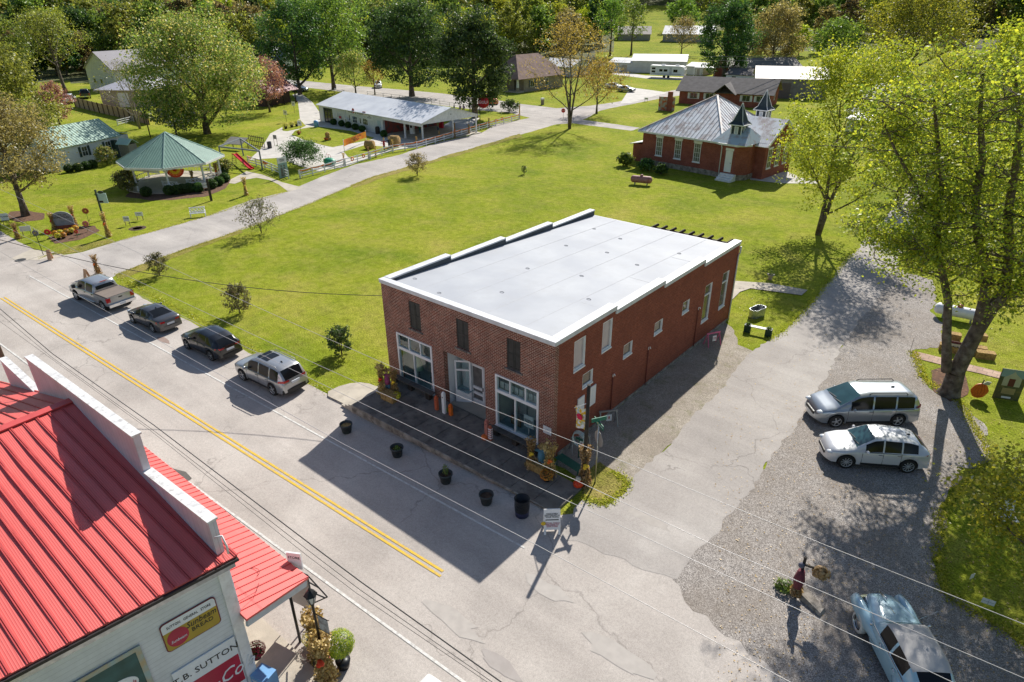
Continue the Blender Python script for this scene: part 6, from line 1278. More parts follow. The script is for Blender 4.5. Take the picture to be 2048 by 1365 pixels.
b = MB(); pr = [(0, 0.7), (lc*0.97, 0.7), (lc, 1.2), (lc*0.995, 2.3), (lc*0.95, 3.0), (lc*0.88, 3.2), (0, 3.25)]; b.add([(p[0], 0, p[1]) for p in pr]+[(p[0], 2.5, p[1]) for p in pr], [(0, 1, 2, 3, 4, 5, 6), tuple(range(7, 14))[::-1]]+[(i, 7+i, 7+(i+1) % 7, (i+1) % 7) for i in range(7)]); b.build('body', CLEANW, t)
for (x, w__, z, h__) in ((0.4, 0.9, 2.2, 0.5), (0.4, 0.9, 1.4, 0.5), (2.3, 0.8, 1.7, 0.6), (3.4, 0.9, 1.7, 0.6), (5.8, 1.0, 1.6, 0.7)): b = MB(); b.box(x*lc/8.6, (x+w__)*lc/8.6, -0.03, 0, z, z+h__); b.build('window', DGLASS, t)
b = MB(); b.box(lc*0.56, lc*0.63, -0.03, 0, 0.85, 2.8); b.build('door', M('camper_door', (0.6, 0.6, 0.62), 0.4), t); b = MB(); b.ball((lc*0.955, 1.25, 2.4), 0.7, 8, sq=(0.35, 1.5, 0.7)); b.build('front_cap', DGLASS, t)
b = MB(); b.box(0.0, lc*0.9, -0.015, -0.004, 1.0, 1.12); b.build('stripe', GREY, t)
for x in (lc*0.42, lc*0.54): b = MB(); b.lathe([(0, -0.12), (0.38, -0.1), (0.38, 0.1), (0, 0.12)], n=16, T=Matrix.Translation((x, 0.1, 0.38)) @ Matrix.Rotation(R(90), 4, 'X')); b.build('wheel', TYRE, t)
b = MB(); b.box(lc*0.3, lc*0.4, 0.9, 1.6, 3.25, 3.5); b.box(lc*0.7, lc*0.8, 0.9, 1.6, 3.22, 3.45); b.build('roof_vent', CLEANW, t); b = MB(); b.beam((lc, 1.25, 0.75), (lc+1.4, 1.25, 0.6), 0.12, 0.1); b.build('hitch', TRIM, t)
WB = siding_mat('white_barn_siding', (0.60, 0.62, 0.64), 0.3, vert=True)
A_ = P(176, 172); B_ = P(183, 150);
gA, gB = P(182, 178), P(236, 184)
rz, wdt = frame_from(gA, gB); t = thing('white_barn', 'large white barn with a grey metal gable roof at the edge of the woods', 'barn', (gA.x, gA.y, 0), rz)
wdt *= 1.0; lb = 26; zE = 5.2; zR = 9.0
b = MB(); gwall(b, 0, wdt, 0, lb, zE, zR-0.1, 'y'); b.build('wall', WB, t); b = MB(); gable(b, 0, wdt, 0, lb, zE, zR, 0.4, 0.1, 'y'); b.build('roof', rib_roof_mat('purple_grey_roof', (0.33, 0.31, 0.33), 1, 0.6, rough=0.5), t)
win_on(t, (wdt*0.2, -0.003, 1.5), 1.2, 1.2); win_on(t, (wdt*0.45, -0.003, 1.5), 1.2, 1.2)
gA, gB = P(192, 215), P(300, 216); rz, wdt = frame_from(gA, gB); t = thing('workshop', 'low workshop with a broad pale hipped metal roof behind the bare tree', 'shed', (gA.x, gA.y, 0), rz)
b = MB(); b.box(1.0, wdt-1, 1, 15, 0, 3.4); b.build('wall', M('tan_wall', (0.40, 0.34, 0.27), 0.8), t); b = MB(); hip(b, 1, wdt-1, 1, 15, 3.4, 5.9, 6, 0.8); b.build('roof', rib_roof_mat('pale_purple_roof', (0.47, 0.46, 0.50), 'sum', 0.6, rough=0.5), t); b = MB(); b.box(wdt*0.4, wdt*0.6, 0.95, 0.997, 0, 2.8); b.build('roller_door', WHITE, t)
hA, hB = P(512, 150), P(566, 152); rz, wdt = frame_from(hA, hB); t = thing('dormer_house', 'white house with blue grey roof, dormers and a brick chimney behind the utility pole', 'house', (hA.x, hA.y, 0), rz)
SLT = M('blue_slate', (0.20, 0.24, 0.27), 0.8, var=((0.15, 0.18, 0.2), 1.0))
b = MB(); gwall(b, 0, wdt, 0, 9, 4.4, 8.4, 'x'); b.build('wall', CLAP, t); b = MB(); gable(b, 0, wdt, 0, 9, 4.4, 8.6, 0.5); b.build('roof', SLT, t)
for x in (wdt*0.25, wdt*0.7):
 b = MB(); gwall(b, x-1.1, x+1.1, 0.8, 4.5, 6.6, 7.9, 'y', 4.8); b.build('dormer', CLAP, t); b = MB(); gable(b, x-1.1, x+1.1, 0.8, 4.5, 6.6, 8.0, 0.25, 0.08, 'y'); b.build('dormer_roof', WRF, t); win_on(t, (x-0.4, 0.797, 5.2), 0.8, 1.3, mull=(1, 2))
b = MB(); b.box(wdt*0.42, wdt*0.42+1.1, 3.0, 4.0, 6.0, 9.8); b.build('chimney', SCB, t)
lA, lB_ = P(545, 215), P(595, 205); rz, wdt = frame_from(lA, lB_); wdt = max(wdt, 8); t = thing('log_cabin', 'dark log cabin with a maroon metal roof behind the big maple', 'cabin', (lA.x, lA.y, 0), rz)
b = MB(); b.box(0, wdt, 1.8, 8, 0, 3.0); b.build('wall', siding_mat('dark_logs', (0.07, 0.035, 0.025), 0.3), t); b = MB(); gable(b, 0, wdt, 0, 8, 3.0, 5.2, 0.5); b.build('roof', rib_roof_mat('maroon_roof', (0.22, 0.04, 0.06), 0, 0.4, rough=0.5), t)
for x in (0.2, wdt*0.5, wdt-0.2): b = MB(); b.box(x-.1, x+.1, 0.1, 0.3, 0, 3.0); b.build('post', DKWOOD, t)
a, c = P(1690, 262), P(1850, 292); rz, wdt = frame_from(a, c); t = thing('farmhouse', 'white farmhouse with a striped tin roof half hidden behind the yellow green trees', 'house', (a.x, a.y, 0), rz)
b = MB(); gwall(b, 0, wdt, 0, 12, 3.4, 6.9, 'x'); b.build('wall', CLAP, t); b = MB(); gable(b, 0, wdt, 0, 12, 3.4, 7.1, 0.5); b.build('roof', GALVR, t); win_on(t, (2, -0.003, 1.1), 1.0, 1.6, mull=(1, 2)); win_on(t, (6, -0.003, 1.1), 1.0, 1.6, mull=(1, 2))
for x in (wdt*0.16,): b = MB(); b.box(x, x+0.8, 5.6, 6.4, 6.2, 8.4); b.build('chimney', WHITE, t)
b = MB(); b.slab([(2, -3.2, 2.6), (9, -3.2, 2.6), (9, -0.4, 3.2), (2, -0.4, 3.2)], 0.1); b.build('porch_roof', WRF, t)
a, c = P(1905, 95), P(1990, 100); rz, wdt = frame_from(a, c); t, L_ = gable_house('far_house', 'far grey roofed house between the woods at the upper right', a, c, 12, 3.4, 6.0, CLAP, GREYSH, 'house')
a, c = P(1080, 150), P(1140, 155); t, L_ = gable_house('far_shed', 'pale roofed shed half hidden behind the bungalow and the autumn tree', a, c, 10, 2.8, 4.4, WSH, WRF, 'shed')
make_car('crossover', 'distant_car', 'white car parked under trees behind the filling station', 'car', P(757, 176), R(-40), WPT, 1.0); make_car('sedan', 'distant_car', 'silver car parked on the pale driveway by the autumn tree', 'car', P(1252, 184), R(10), SILV, 1.0); make_car('sedan', 'distant_car', 'white car left of the silver one on the pale driveway', 'car', P(1228, 178), R(10), WPT, 1.0)
make_pickup('distant_pickup', 'dark blue pickup parked beyond the wooden fence', P(172, 196), R(160), DGRN, scale=1.05); make_pickup('distant_pickup', 'white pickup nose showing beside the dark one beyond the fence', P(140, 206), R(150), WPT, scale=1.0)
make_car('crossover', 'distant_car', 'pale blue car parked behind the dark tree trunks near the cabin', 'car', P(600, 184), R(20), SBLU, 1.0)
jp = P(982, 208); make_car('suv', 'orange_jeep', 'bright orange off road vehicle driving on the cross street behind the station', 'car', jp, R(-25), ORP, 1.0, rimm=TRIM)
# ---------------------------------------------------------------- trees and shrubs
LF = {
 'green': leaf_mat('leaf_green', (0.065, 0.130, 0.019), (0.156, 0.260, 0.033), (0.325, 0.429, 0.052), 0.52),
 'dark': leaf_mat('leaf_dark', (0.021, 0.057, 0.016), (0.052, 0.121, 0.023), (0.149, 0.241, 0.034), 0.45),
 'yellow': leaf_mat('leaf_yellow_green', (0.18, 0.25, 0.015), (0.38, 0.45, 0.02), (0.62, 0.60, 0.035), 0.58),
 'olive': leaf_mat('leaf_olive', (0.12, 0.155, 0.025), (0.25, 0.29, 0.04), (0.44, 0.44, 0.07), 0.52),
 'brown': leaf_mat('leaf_brown', (0.15, 0.125, 0.055), (0.29, 0.235, 0.10), (0.45, 0.34, 0.15), 0.5),
 'rust': leaf_mat('leaf_rust', (0.17, 0.13, 0.035), (0.34, 0.22, 0.04), (0.48, 0.30, 0.08), 0.52),
 'pink': leaf_mat('leaf_pink', (0.22, 0.08, 0.08), (0.42, 0.18, 0.17), (0.6, 0.36, 0.32), 0.5),
 'maple': leaf_mat('leaf_maple', (0.112, 0.179, 0.020), (0.302, 0.358, 0.025), (0.582, 0.560, 0.039), 0.58),
 'mixed': leaf_mat('leaf_mixed', (0.09, 0.15, 0.022), (0.22, 0.29, 0.045), (0.56, 0.42, 0.20), 0.52),
 'petal': leaf_mat('petal_white', (0.55, 0.45, 0.50), (0.7, 0.62, 0.66), (0.8, 0.75, 0.78)),
 'shrub': leaf_mat('leaf_shrub', (0.07, 0.09, 0.03), (0.15, 0.16, 0.05), (0.30, 0.22, 0.11), 0.5),
 'box': leaf_mat('leaf_box', (0.03, 0.07, 0.015), (0.06, 0.13, 0.022), (0.13, 0.22, 0.04), 0.45),
}
def leaf_mesh(name, cen, size, mat, rng, up=0.25, asp=0.62):
 n = len(cen); nv = rng.normal(size=(n, 3)); nv[:, 2] = np.abs(nv[:, 2])+up; nv /= np.linalg.norm(nv, axis=1)[:, None]
 a = np.cross(nv, rng.normal(size=(n, 3))); a /= np.linalg.norm(a, axis=1)[:, None]+1e-9; b_ = np.cross(nv, a)
 s = (size*rng.uniform(0.6, 1.3, n))[:, None]
 vs = np.stack([cen-a*s*0.5, cen+b_*s*asp*0.5+nv*s*0.08, cen+a*s*0.5, cen-b_*s*asp*0.5+nv*s*0.08], 1).reshape(-1, 3)
 me = bpy.data.meshes.new(name); me.vertices.add(4*n); me.vertices.foreach_set('co', vs.astype(np.float32).ravel())
 me.loops.add(4*n); me.loops.foreach_set('vertex_index', np.arange(4*n, dtype=np.int32)); me.polygons.add(n)
 me.polygons.foreach_set('loop_start', np.arange(0, 4*n, 4, dtype=np.int32)); me.polygons.foreach_set('loop_total', np.full(n, 4, dtype=np.int32))
 me.materials.append(mat); me.update(calc_edges=True); return me
def skeleton(seed, H, Rc, r0, cb, nl=12, sub=5, lean=(0, 0), shape=1.0, twig=0, multi=1, top=0.82, droop=0.0):
 """trunk and limbs; returns mesh builder and the points where foliage grows"""
 rg = random.Random(seed); b = MB(); tips = []
 cz = cb+(H-cb)*0.48; hz = (H-cb)*0.52
 def inside(p):
  q = ((p[0]-lean[0]*p[2]/H)/Rc)**2+((p[1]-lean[1]*p[2]/H)/Rc)**2+((p[2]-cz)/hz)**2
  return q
 stems = []
 for m_ in range(multi):
  a = 2*math.pi*m_/multi+rg.random(); sp = 0.0 if multi == 1 else 0.28*Rc
  pts = []
  for i in range(8):
   t = i/7; z = H*top*t
   pts.append(V(lean[0]*t+math.cos(a)*sp*t**1.3+rg.uniform(-1, 1)*0.03*H*t*0.5, lean[1]*t+math.sin(a)*sp*t**1.3+rg.uniform(-1, 1)*0.03*H*t*0.5, z))
  rs = [r0*(1.25 if i == 0 else 1)*(1-0.85*(i/7)**0.9)*(1 if multi == 1 else 0.75) for i in range(8)]
  b.tube(pts, rs, 8); stems.append((pts, rs))
 for s_i, (pts, rs) in enumerate(stems):
  for k in range(max(3, nl//multi)):
   f = (cb/H/top*0.85)+(1-cb/H/top*0.85)*((k+0.5)/max(3, nl//multi)); f = min(0.97, f*1.0)
   i = min(6, int(f*7)); st_ = pts[i].lerp(pts[i+1], f*7-i); rr_ = rs[i]*0.55
   a = k*2.4+s_i*1.7+rg.random()*0.6; el = rg.uniform(0.25, 0.75)+0.5*f-droop
   d = V(math.cos(a)*math.cos(el), math.sin(a)*math.cos(el), math.sin(el)); L_ = 0
   p = st_.copy(); step = Rc*0.09
   while inside(p+d*step) < 1.0 and L_ < Rc*1.6: p = p+d*step; L_ += step
   if L_ < Rc*0.2: L_ = Rc*0.25
   L_ *= rg.uniform(0.82, 1.0); br = []; n = 5; cur = st_.copy()
   for j in range(n+1): br.append(cur.copy()); cur = cur+(d+V(rg.uniform(-.18, .18), rg.uniform(-.18, .18), 0.10*j*0.6-droop*0.2*j)).normalized()*(L_/n)
   b.tube(br, [max(0.012, rr_*(1-0.9*j/n)) for j in range(n+1)], 5, cap=False)
   for j in range(1, n+1):
    for q in range(sub if j > 1 else 2):
     dd = (d+V(rg.uniform(-1, 1), rg.uniform(-1, 1), rg.uniform(-0.3, 0.9))*0.9).normalized(); ln = Rc*rg.uniform(0.12, 0.34); e = br[j]+dd*ln
     if inside(e) > 1.15: continue
     if rg.random() < 0.75: b.tube([br[j], br[j]+dd*ln*0.5+V(0, 0, 0.02), e], [max(0.01, rr_*0.22), max(0.008, rr_*0.14), 0.006], 3, cap=False)
     tips.append(e)
     for w_ in range(twig):
      e2 = e+V(rg.uniform(-1, 1), rg.uniform(-1, 1), rg.uniform(-.4, 1))*ln*0.6; b.tube([e, e2], [0.014, 0.006], 3, cap=False); tips.append(e2)
  tips.append(pts[-1])
 return b, tips, (cz, hz)
def crown_points(rng, tips, n, cl, Rc, cz, hz, cb, fill=0.35, clumps=70, thin=0.0):
 """leaf positions: clumps at branch ends plus lumpy shell of the crown"""
 T = np.array([tuple(t) for t in tips]); k1 = int(n*(1-fill)); pick = rng.integers(0, len(T), k1)
 w_ = rng.uniform(0.5, 1.25, len(T)); A = T[pick]+rng.normal(size=(k1, 3))*cl*w_[pick][:, None]*np.array([1, 1, 0.75])
 k2 = n-k1
 if k2 > 0:
  u = rng.normal(size=(clumps, 3)); u[:, 2] = u[:, 2]*0.9+0.15; u /= np.linalg.norm(u, axis=1)[:, None]
  C = u*rng.uniform(0.62, 0.98, clumps)[:, None]*np.array([Rc, Rc, hz])*0.93+np.array([0, 0, cz]); pk = rng.integers(0, clumps, k2); sz = rng.uniform(0.10, 0.22, clumps)*Rc
  D = rng.normal(size=(k2, 3)); D /= np.linalg.norm(D, axis=1)[:, None]; B_ = C[pk]+D*(rng.uniform(0.4, 1.0, k2)**0.5*sz[pk])[:, None]*np.array([1, 1, 0.7])
  A = np.vstack([A, B_])
 return A[A[:, 2] > cb*0.6]
def make_tree(name, label, cat, base, H, Rc, mat, leaves=6000, ls=0.3, seed=1, r0=None, cb=None, group=None, fill=0.35, nl=12, sub=5, lean=(0, 0), multi=1, twig=0, top=0.82, cl=None, bark=None, clumps=70, kind=None, extra=None, droop=0.0):
 cb = H*0.12 if cb is None else cb; r0 = r0 or H*0.022; t = thing(name, label, cat, base, 0, group)
 b, tips, (cz, hz) = skeleton(seed, H, Rc, r0, cb, nl, sub, lean, twig=twig, multi=multi, top=top, droop=droop); b.build('trunk', bark or BARK, t)
 rng = np.random.default_rng(seed)
 P_ = crown_points(rng, tips, leaves, cl or Rc*0.12, Rc, cz, hz, cb, fill, clumps); P_[:, 0] += lean[0]*0.0
 me = leaf_mesh('crown', P_, ls, LF[mat], rng); o = bpy.data.objects.new('crown', me); COL.objects.link(o); o.parent = t
 if extra:
  m2, frac, zlo = extra; Q = P_[rng.random(len(P_)) < frac]+rng.normal(size=(1, 3))*0.05; Q = Q[Q[:, 2] < zlo*H]; me = leaf_mesh('blossom', Q, ls, LF[m2], rng); o = bpy.data.objects.new('blossom', me); COL.objects.link(o); o.parent = t
 return t
def tree_px(name, label, cat, bx, by, ty, wpx, mat, **kw):
 b_ = P(bx, by); H = hgt(b_, ty); s_ = FPX/proj(b_)[2]; Rc = wpx/2/s_; return make_tree(name, label, cat, b_, H, Rc, mat, **kw)
mb = P(1898, 788); H_m = 15.6
t = thing('maple_tree', 'large yellow green maple with a thick forked trunk beside the gravel lot', 'tree', (mb.x, mb.y, 0))
b = MB(); tips = []; rg = random.Random(5)
def at_h(px, py, z):
 z = hgt(mb, py)*1.02; q = P(px, py, z); return V(q.x-mb.x, q.y-mb.y, z)
def limb(pts, rs, seedd, subs, ln=2.2, start=2, up=0.5):
 b.tube(pts, rs, 9, cap=False); r_ = random.Random(seedd); n = len(pts)
 for i in range(start, n):
  for k in range(subs):
   base_ = pts[i-1].lerp(pts[i], r_.random()); a = r_.uniform(0, 6.28); d = V(math.cos(a), math.sin(a), r_.uniform(-0.1, 0.8)*up*1.4).normalized(); L_ = ln*r_.uniform(0.6, 1.25)
   cur = base_.copy(); br = [cur.copy()]
   for j in range(4): cur = cur+(d+V(r_.uniform(-.3, .3), r_.uniform(-.3, .3), r_.uniform(-.15, .25))).normalized()*L_/4; br.append(cur.copy())
   b.tube(br, [max(0.02, rs[i]*0.4*(1-j/4.6)) for j in range(5)], 5, cap=False)
   for j in range(1, 5):
    for q in range(3):
     e = br[j]+V(r_.uniform(-1, 1), r_.uniform(-1, 1), r_.uniform(-.5, .8))*L_*0.38; b.tube([br[j], e], [0.022, 0.008], 3, cap=False); tips.append(e)
j0 = V(0, 0, 0); f1 = at_h(1893, 742, 1.1); f2 = at_h(1930, 735, 1.2)
b.tube([V(-0.02, -0.05, -0.1), V(0.02, 0, 0.25), at_h(1912, 745, 1.2)], [0.66, 0.50, 0.44], 12, cap=False)
s1 = [f1, at_h(1893, 680, 2.2), at_h(1896, 600, 3.6), at_h(1880, 520, 5.0), at_h(1872, 440, 6.4), at_h(1885, 360, 7.8), at_h(1875, 280, 9.2), at_h(1868, 200, 10.4)]
limb(s1, [0.27, 0.22, 0.19, 0.17, 0.15, 0.12, 0.09, 0.05], 1, 5, 2.6, 3)
s2 = [at_h(1912, 745, 1.1), at_h(1955, 660, 2.5), at_h(1985, 615, 3.4), at_h(2005, 585, 4.0)]; b.tube(s2, [0.42, 0.36, 0.31, 0.28], 12, cap=False)
s3 = [s2[1], at_h(1968, 600, 3.6), at_h(1975, 540, 4.8), at_h(1955, 470, 6.2), at_h(1950, 400, 7.6), at_h(1965, 320, 9.2), at_h(1960, 230, 11.0), at_h(1965, 150, 12.6)]
limb(s3, [0.32, 0.26, 0.23, 0.2, 0.18, 0.15, 0.1, 0.05], 2, 5, 3.0, 3)
s4 = [s2[3], at_h(2020, 520, 5.4), at_h(2015, 430, 7.2), at_h(2030, 340, 9.0), at_h(2040, 240, 11.0), at_h(2030, 150, 13.0)]
limb(s4, [0.28, 0.24, 0.2, 0.16, 0.11, 0.05], 3, 6, 3.0, 1)
s5 = [s2[2], at_h(2040, 570, 4.4), at_h(2100, 500, 6.0), at_h(2160, 420, 8.0), at_h(2200, 330, 10.0)]
limb(s5, [0.30, 0.24, 0.2, 0.14, 0.07], 4, 6, 3.0, 1)
s6 = [s1[3], at_h(1840, 500, 5.6), at_h(1790, 480, 6.2), at_h(1745, 470, 6.6)]; limb(s6, [0.12, 0.08, 0.05, 0.03], 6, 5, 2.0, 1)
s7 = [s1[4], at_h(1830, 370, 7.6), at_h(1790, 300, 8.6), at_h(1765, 240, 9.4)]; limb(s7, [0.12, 0.09, 0.06, 0.03], 7, 6, 2.2, 1)
b.build('trunk', BARK, t)
rng = np.random.default_rng(7); T_ = np.array([tuple(q) for q in tips]); pk = rng.integers(0, len(T_), 44000); wv = rng.uniform(0.5, 1.3, len(T_))
A = T_[pk]+rng.normal(size=(44000, 3))*0.36*wv[pk][:, None]*np.array([1, 1, 0.7]); A = A[A[:, 2] > 5.2]
o = bpy.data.objects.new('crown', leaf_mesh('crown', A, 0.165, LF['maple'], rng)); COL.objects.link(o); o.parent = t
q = P(2150, 1080, 3.6); make_tree('yellow_tree', 'bright yellow green branches of a small tree reaching in at the lower right edge', 'tree', (q.x, q.y, 0), 6.3, 3.6, 'yellow', leaves=14000, ls=0.15, seed=21, r0=0.14, cb=1.2, nl=16, sub=6, fill=0.1, cl=0.38)
tree_px('walnut_tree', 'yellow green tree standing on the lawn at the left side of the lane', 'tree', 1636, 470, 95, 240, 'yellow', leaves=28000, ls=0.21, seed=31, r0=0.30, cb=1.5, lean=(0.9, 0.7), nl=18, sub=6, fill=0.12, multi=2, cl=0.62, twig=1)
tree_px('walnut_tree', 'tall pale yellow tree behind the maple near the farmhouse roof', 'tree', 1795, 400, 140, 200, 'yellow', leaves=14000, ls=0.26, seed=32, cb=1, nl=14, fill=0.2)
tree_px('walnut_tree', 'broad yellow green tree at the right edge above the propane tank', 'tree', 1985, 350, 60, 290, 'yellow', leaves=18000, ls=0.32, seed=33, cb=1, nl=16, fill=0.25)
tree_px('walnut_tree', 'yellow green tree between the maple and the farmhouse, over the lane end', 'tree', 1870, 330, 115, 190, 'maple', leaves=12000, ls=0.3, seed=34, cb=0.8, nl=14, fill=0.3)
tree_px('autumn_tree', 'half bare autumn tree with many upright limbs on the lawn corner by the junction', 'tree', 1139, 258, 52, 190, 'rust', leaves=5200, ls=0.26, seed=41, r0=0.3, cb=2.4, nl=20, sub=5, fill=0.05, multi=3, twig=2, cl=0.55, top=0.9)
tree_px('autumn_tree', 'smaller golden brown tree right of the half bare autumn tree', 'tree', 1193, 228, 125, 120, 'rust', leaves=4500, ls=0.3, seed=42, cb=1.8, nl=12, fill=0.2)
tree_px('oak_tree', 'dense dark green oak behind the filling station roof, left of the pair', 'tree', 824, 193, 2, 168, 'dark', leaves=27000, ls=0.48, seed=51, cb=1.8, r0=0.6, fill=0.75, clumps=190)
tree_px('oak_tree', 'dense dark green oak beside the round red station sign, right of the pair', 'tree', 950, 236, 14, 155, 'dark', leaves=27000, ls=0.43, seed=52, cb=1.6, r0=0.55, fill=0.75, clumps=190)
tree_px('young_oak', 'light green young tree leaning out right of the dark oak by the jeep', 'tree', 985, 215, 135, 62, 'green', leaves=3000, ls=0.35, seed=53, cb=2, fill=0.5)
tree_px('oak_tree', 'broad green tree behind the cabin, left of the filling station', 'tree', 668, 180, -15, 175, 'green', leaves=12000, ls=0.55, seed=54, cb=2.5, r0=0.5, fill=0.55, clumps=120)
tree_px('oak_tree', 'dark broad tree left of the cabin clearing beside the utility pole', 'tree', 600, 190, -5, 150, 'dark', leaves=14000, ls=0.5, seed=55, cb=1.5, fill=0.55)
tree_px('autumn_tree', 'orange tinted bushy tree at the left end of the station roof', 'tree', 712, 190, 105, 90, 'mixed', leaves=5000, ls=0.35, seed=56, cb=1.8, fill=0.4)
tree_px('autumn_tree', 'thin reddish tree behind the station beside the parked white car', 'tree', 750, 190, 120, 45, 'rust', leaves=1500, ls=0.35, seed=57, cb=2, fill=0.2)
tree_px('hickory_tree', 'big spreading tree with mottled green and tan foliage behind the gazebo', 'tree', 415, 268, 42, 265, 'mixed', leaves=40000, ls=0.36, seed=61, cb=0.9, r0=0.55, fill=0.55, clumps=200, nl=20)
tree_px('crape_myrtle', 'low tree with white pink blossom in front of the mottled tree', 'tree', 355, 278, 180, 120, 'green', leaves=6000, ls=0.32, seed=62, cb=1.2, fill=0.5, extra=('petal', 0.35, 0.8))
tree_px('redbud', 'pinkish purple tree at the right side of the big mottled tree', 'tree', 540, 225, 120, 95, 'pink', leaves=4000, ls=0.35, seed=63, cb=1.5, fill=0.4)
tree_px('bare_tree', 'nearly bare pale branched tree behind the wooden fence and gazebo', 'tree', 280, 258, 128, 150, 'olive', leaves=900, ls=0.28, seed=64, cb=1.8, nl=20, sub=6, twig=3, fill=0.0, multi=3, bark=M('pale_bark', (0.30, 0.26, 0.21), 0.9), top=0.92)
tree_px('tall_tree', 'tall thin crowned tree with a long leaning trunk left of the white barn', 'tree', 133, 190, 25, 150, 'olive', leaves=5500, ls=0.4, seed=65, cb=6, nl=18, sub=6, twig=2, fill=0.05, r0=0.5, lean=(-2, 0), cl=0.8)
tree_px('tall_tree', 'dark ivy clad tree at the right end of the white barn roof', 'tree', 318, 170, 78, 60, 'dark', leaves=4000, ls=0.4, seed=66, cb=1, fill=0.6)
tree_px('street_oak', 'brown leaved tree leaning over the lawn at the far left behind the town sign', 'tree', 52, 432, 210, 210, 'brown', leaves=18000, ls=0.24, seed=67, r0=0.35, cb=2.6, nl=18, sub=6, fill=0.3, twig=1, lean=(-1.8, 0.5))
tree_px('street_oak', 'large olive brown tree behind the cottage at the far left', 'tree', 45, 335, 92, 190, 'olive', leaves=20000, ls=0.34, seed=68, cb=1.5, nl=18, fill=0.5, clumps=130)
tree_px('redbud', 'pink leaved shrubby tree between the cottage roof and the fence', 'tree', 120, 250, 170, 80, 'pink', leaves=3500, ls=0.32, seed=69, cb=0.8, fill=0.4)
tree_px('street_oak', 'dark green tree filling the left edge beneath the hill', 'tree', 20, 190, 30, 150, 'green', leaves=9000, ls=0.5, seed=70, cb=3, fill=0.6)
q = P(-95, 700); make_tree('roadside_tree', 'brown twigs with sparse leaves reaching in at the left edge over the road', 'tree', (q.x-0.3, q.y-0.3, 0), 7.0, 3.6, 'brown', leaves=6000, ls=0.16, seed=71, cb=2.6, nl=16, sub=6, fill=0.0, twig=2, cl=0.35)
tree_px('dark_tree', 'tall dense brown green tree standing between camper and ranch house', 'tree', 1446, 162, -4, 118, 'dark', leaves=20000, ls=0.5, seed=81, cb=1.2, fill=0.7, clumps=130, r0=0.6)
tree_px('dark_tree', 'brown tinted tree behind the red barn, right of the dense tall one', 'tree', 1540, 150, 10, 130, 'brown', leaves=12000, ls=0.55, seed=82, cb=2, fill=0.6)
tree_px('grey_tree', 'small rounded grey brown tree in front of the long pale shed', 'tree', 1362, 112, 40, 82, 'brown', leaves=2600, ls=0.5, seed=83, cb=2.5, nl=16, twig=1, fill=0.2)
tree_px('field_tree', 'slender tree with a thin crown left of the storage row', 'tree', 1262, 112, 0, 60, 'green', leaves=2200, ls=0.6, seed=84, cb=6, fill=0.3)
tree_px('field_tree', 'slender light green tree left of the storage row, nearer the bungalow', 'tree', 1220, 112, -5, 62, 'green', leaves=3200, ls=0.6, seed=85, cb=5, fill=0.3)
tree_px('field_tree', 'dense green tree on the far field above the long pale shed', 'tree', 1362, 62, -5, 70, 'green', leaves=3500, ls=0.9, seed=86, cb=1.5, fill=0.7)
tree_px('big_yellow_tree', 'very large yellow green tree beyond the barns at the upper right', 'tree', 1812, 152, -20, 225, 'maple', leaves=17000, ls=0.55, seed=87, cb=1.5, fill=0.35, nl=20, r0=0.7)
tree_px('dark_tree', 'green tree behind the rust streaked barn, left of the very large yellow one', 'tree', 1660, 150, 40, 110, 'green', leaves=6000, ls=0.6, seed=88, cb=2, fill=0.6)
protos = {}
pr_ = [('green', 14, 6.0), ('olive', 15, 6.4), ('yellow', 13, 5.8), ('brown', 13, 5.2), ('dark', 14, 6.0), ('mixed', 15, 6.2)]
W_LAB = {'green': 'mid green tree of the woods behind the village, one of many alike', 'olive': 'olive tinted tree of the woods behind the village, one of many alike', 'yellow': 'yellow green tree of the woods behind the village, one of many alike',
         'brown': 'brown autumn tree of the woods behind the village, one of many alike', 'dark': 'dark green tree of the woods behind the village, one of many alike', 'mixed': 'mottled tan and green tree of the woods behind the village, one of many alike'}
rw = random.Random(77); cnt = 0; wlist = []
def wood_ok(px, py):
 if 1232 < px < 1455 and py > 22 and not (py < 40 and px > 1400): return False
 if 1150 < px < 1232 and py > 100: return False
 if 1455 <= px < 1640 and py > 118: return False
 if 1640 <= px < 1700 and py > 100: return False
 if px >= 1700 and 88 < py < 150 and rw.random() < 0.8: return False
 return True
rows = [(152, 0, 560, 36, 1.0), (136, -40, 600, 36, 1.1), (124, 640, 1010, 34, 0.95), (118, -40, 1190, 34, 1.0), (104, -60, 1215, 36, 1.05), (108, 1480, 1700, 38, 0.85), (90, -60, 1225, 38, 1.1), (76, 1470, 2100, 42, 1.0),
  (74, -60, 1235, 38, 1.25), (62, 1440, 2100, 40, 1.15), (58, -60, 1240, 38, 1.4), (46, -60, 1240, 36, 1.5), (46, 1400, 2100, 36, 1.4), (34, -60, 1250, 34, 1.5), (32, 1390, 2100, 34, 1.5), (20, -60, 1280, 34, 1.6), (18, 1370, 2100, 34, 1.6), (6, -60, 2100, 32, 1.8), (-8, -60, 2100, 32, 2.0), (-24, -60, 2100, 32, 2.2)]
far_pts = []
for (py, x0, x1, st_, sc_) in rows:
 x = x0
 while x < x1:
  px = x+rw.uniform(-12, 12); yy = py+rw.uniform(-5, 5); x += st_
  if not wood_ok(px, yy): continue
  q = P(px, yy)
  if (q-CAM).length > 1100: continue
  rec = (q, sc_*rw.uniform(0.8, 1.2), rw.choice(['green', 'olive', 'yellow', 'green', 'olive', 'mixed', 'olive', 'dark', 'brown', 'yellow', 'green']), rw.uniform(0, 6.28))
  (wlist if py > 50 else far_pts).append(rec)
print('woods', len(wlist), len(far_pts))
rng = np.random.default_rng(99)
fw = bpy.data.objects.new('far_woods', None)
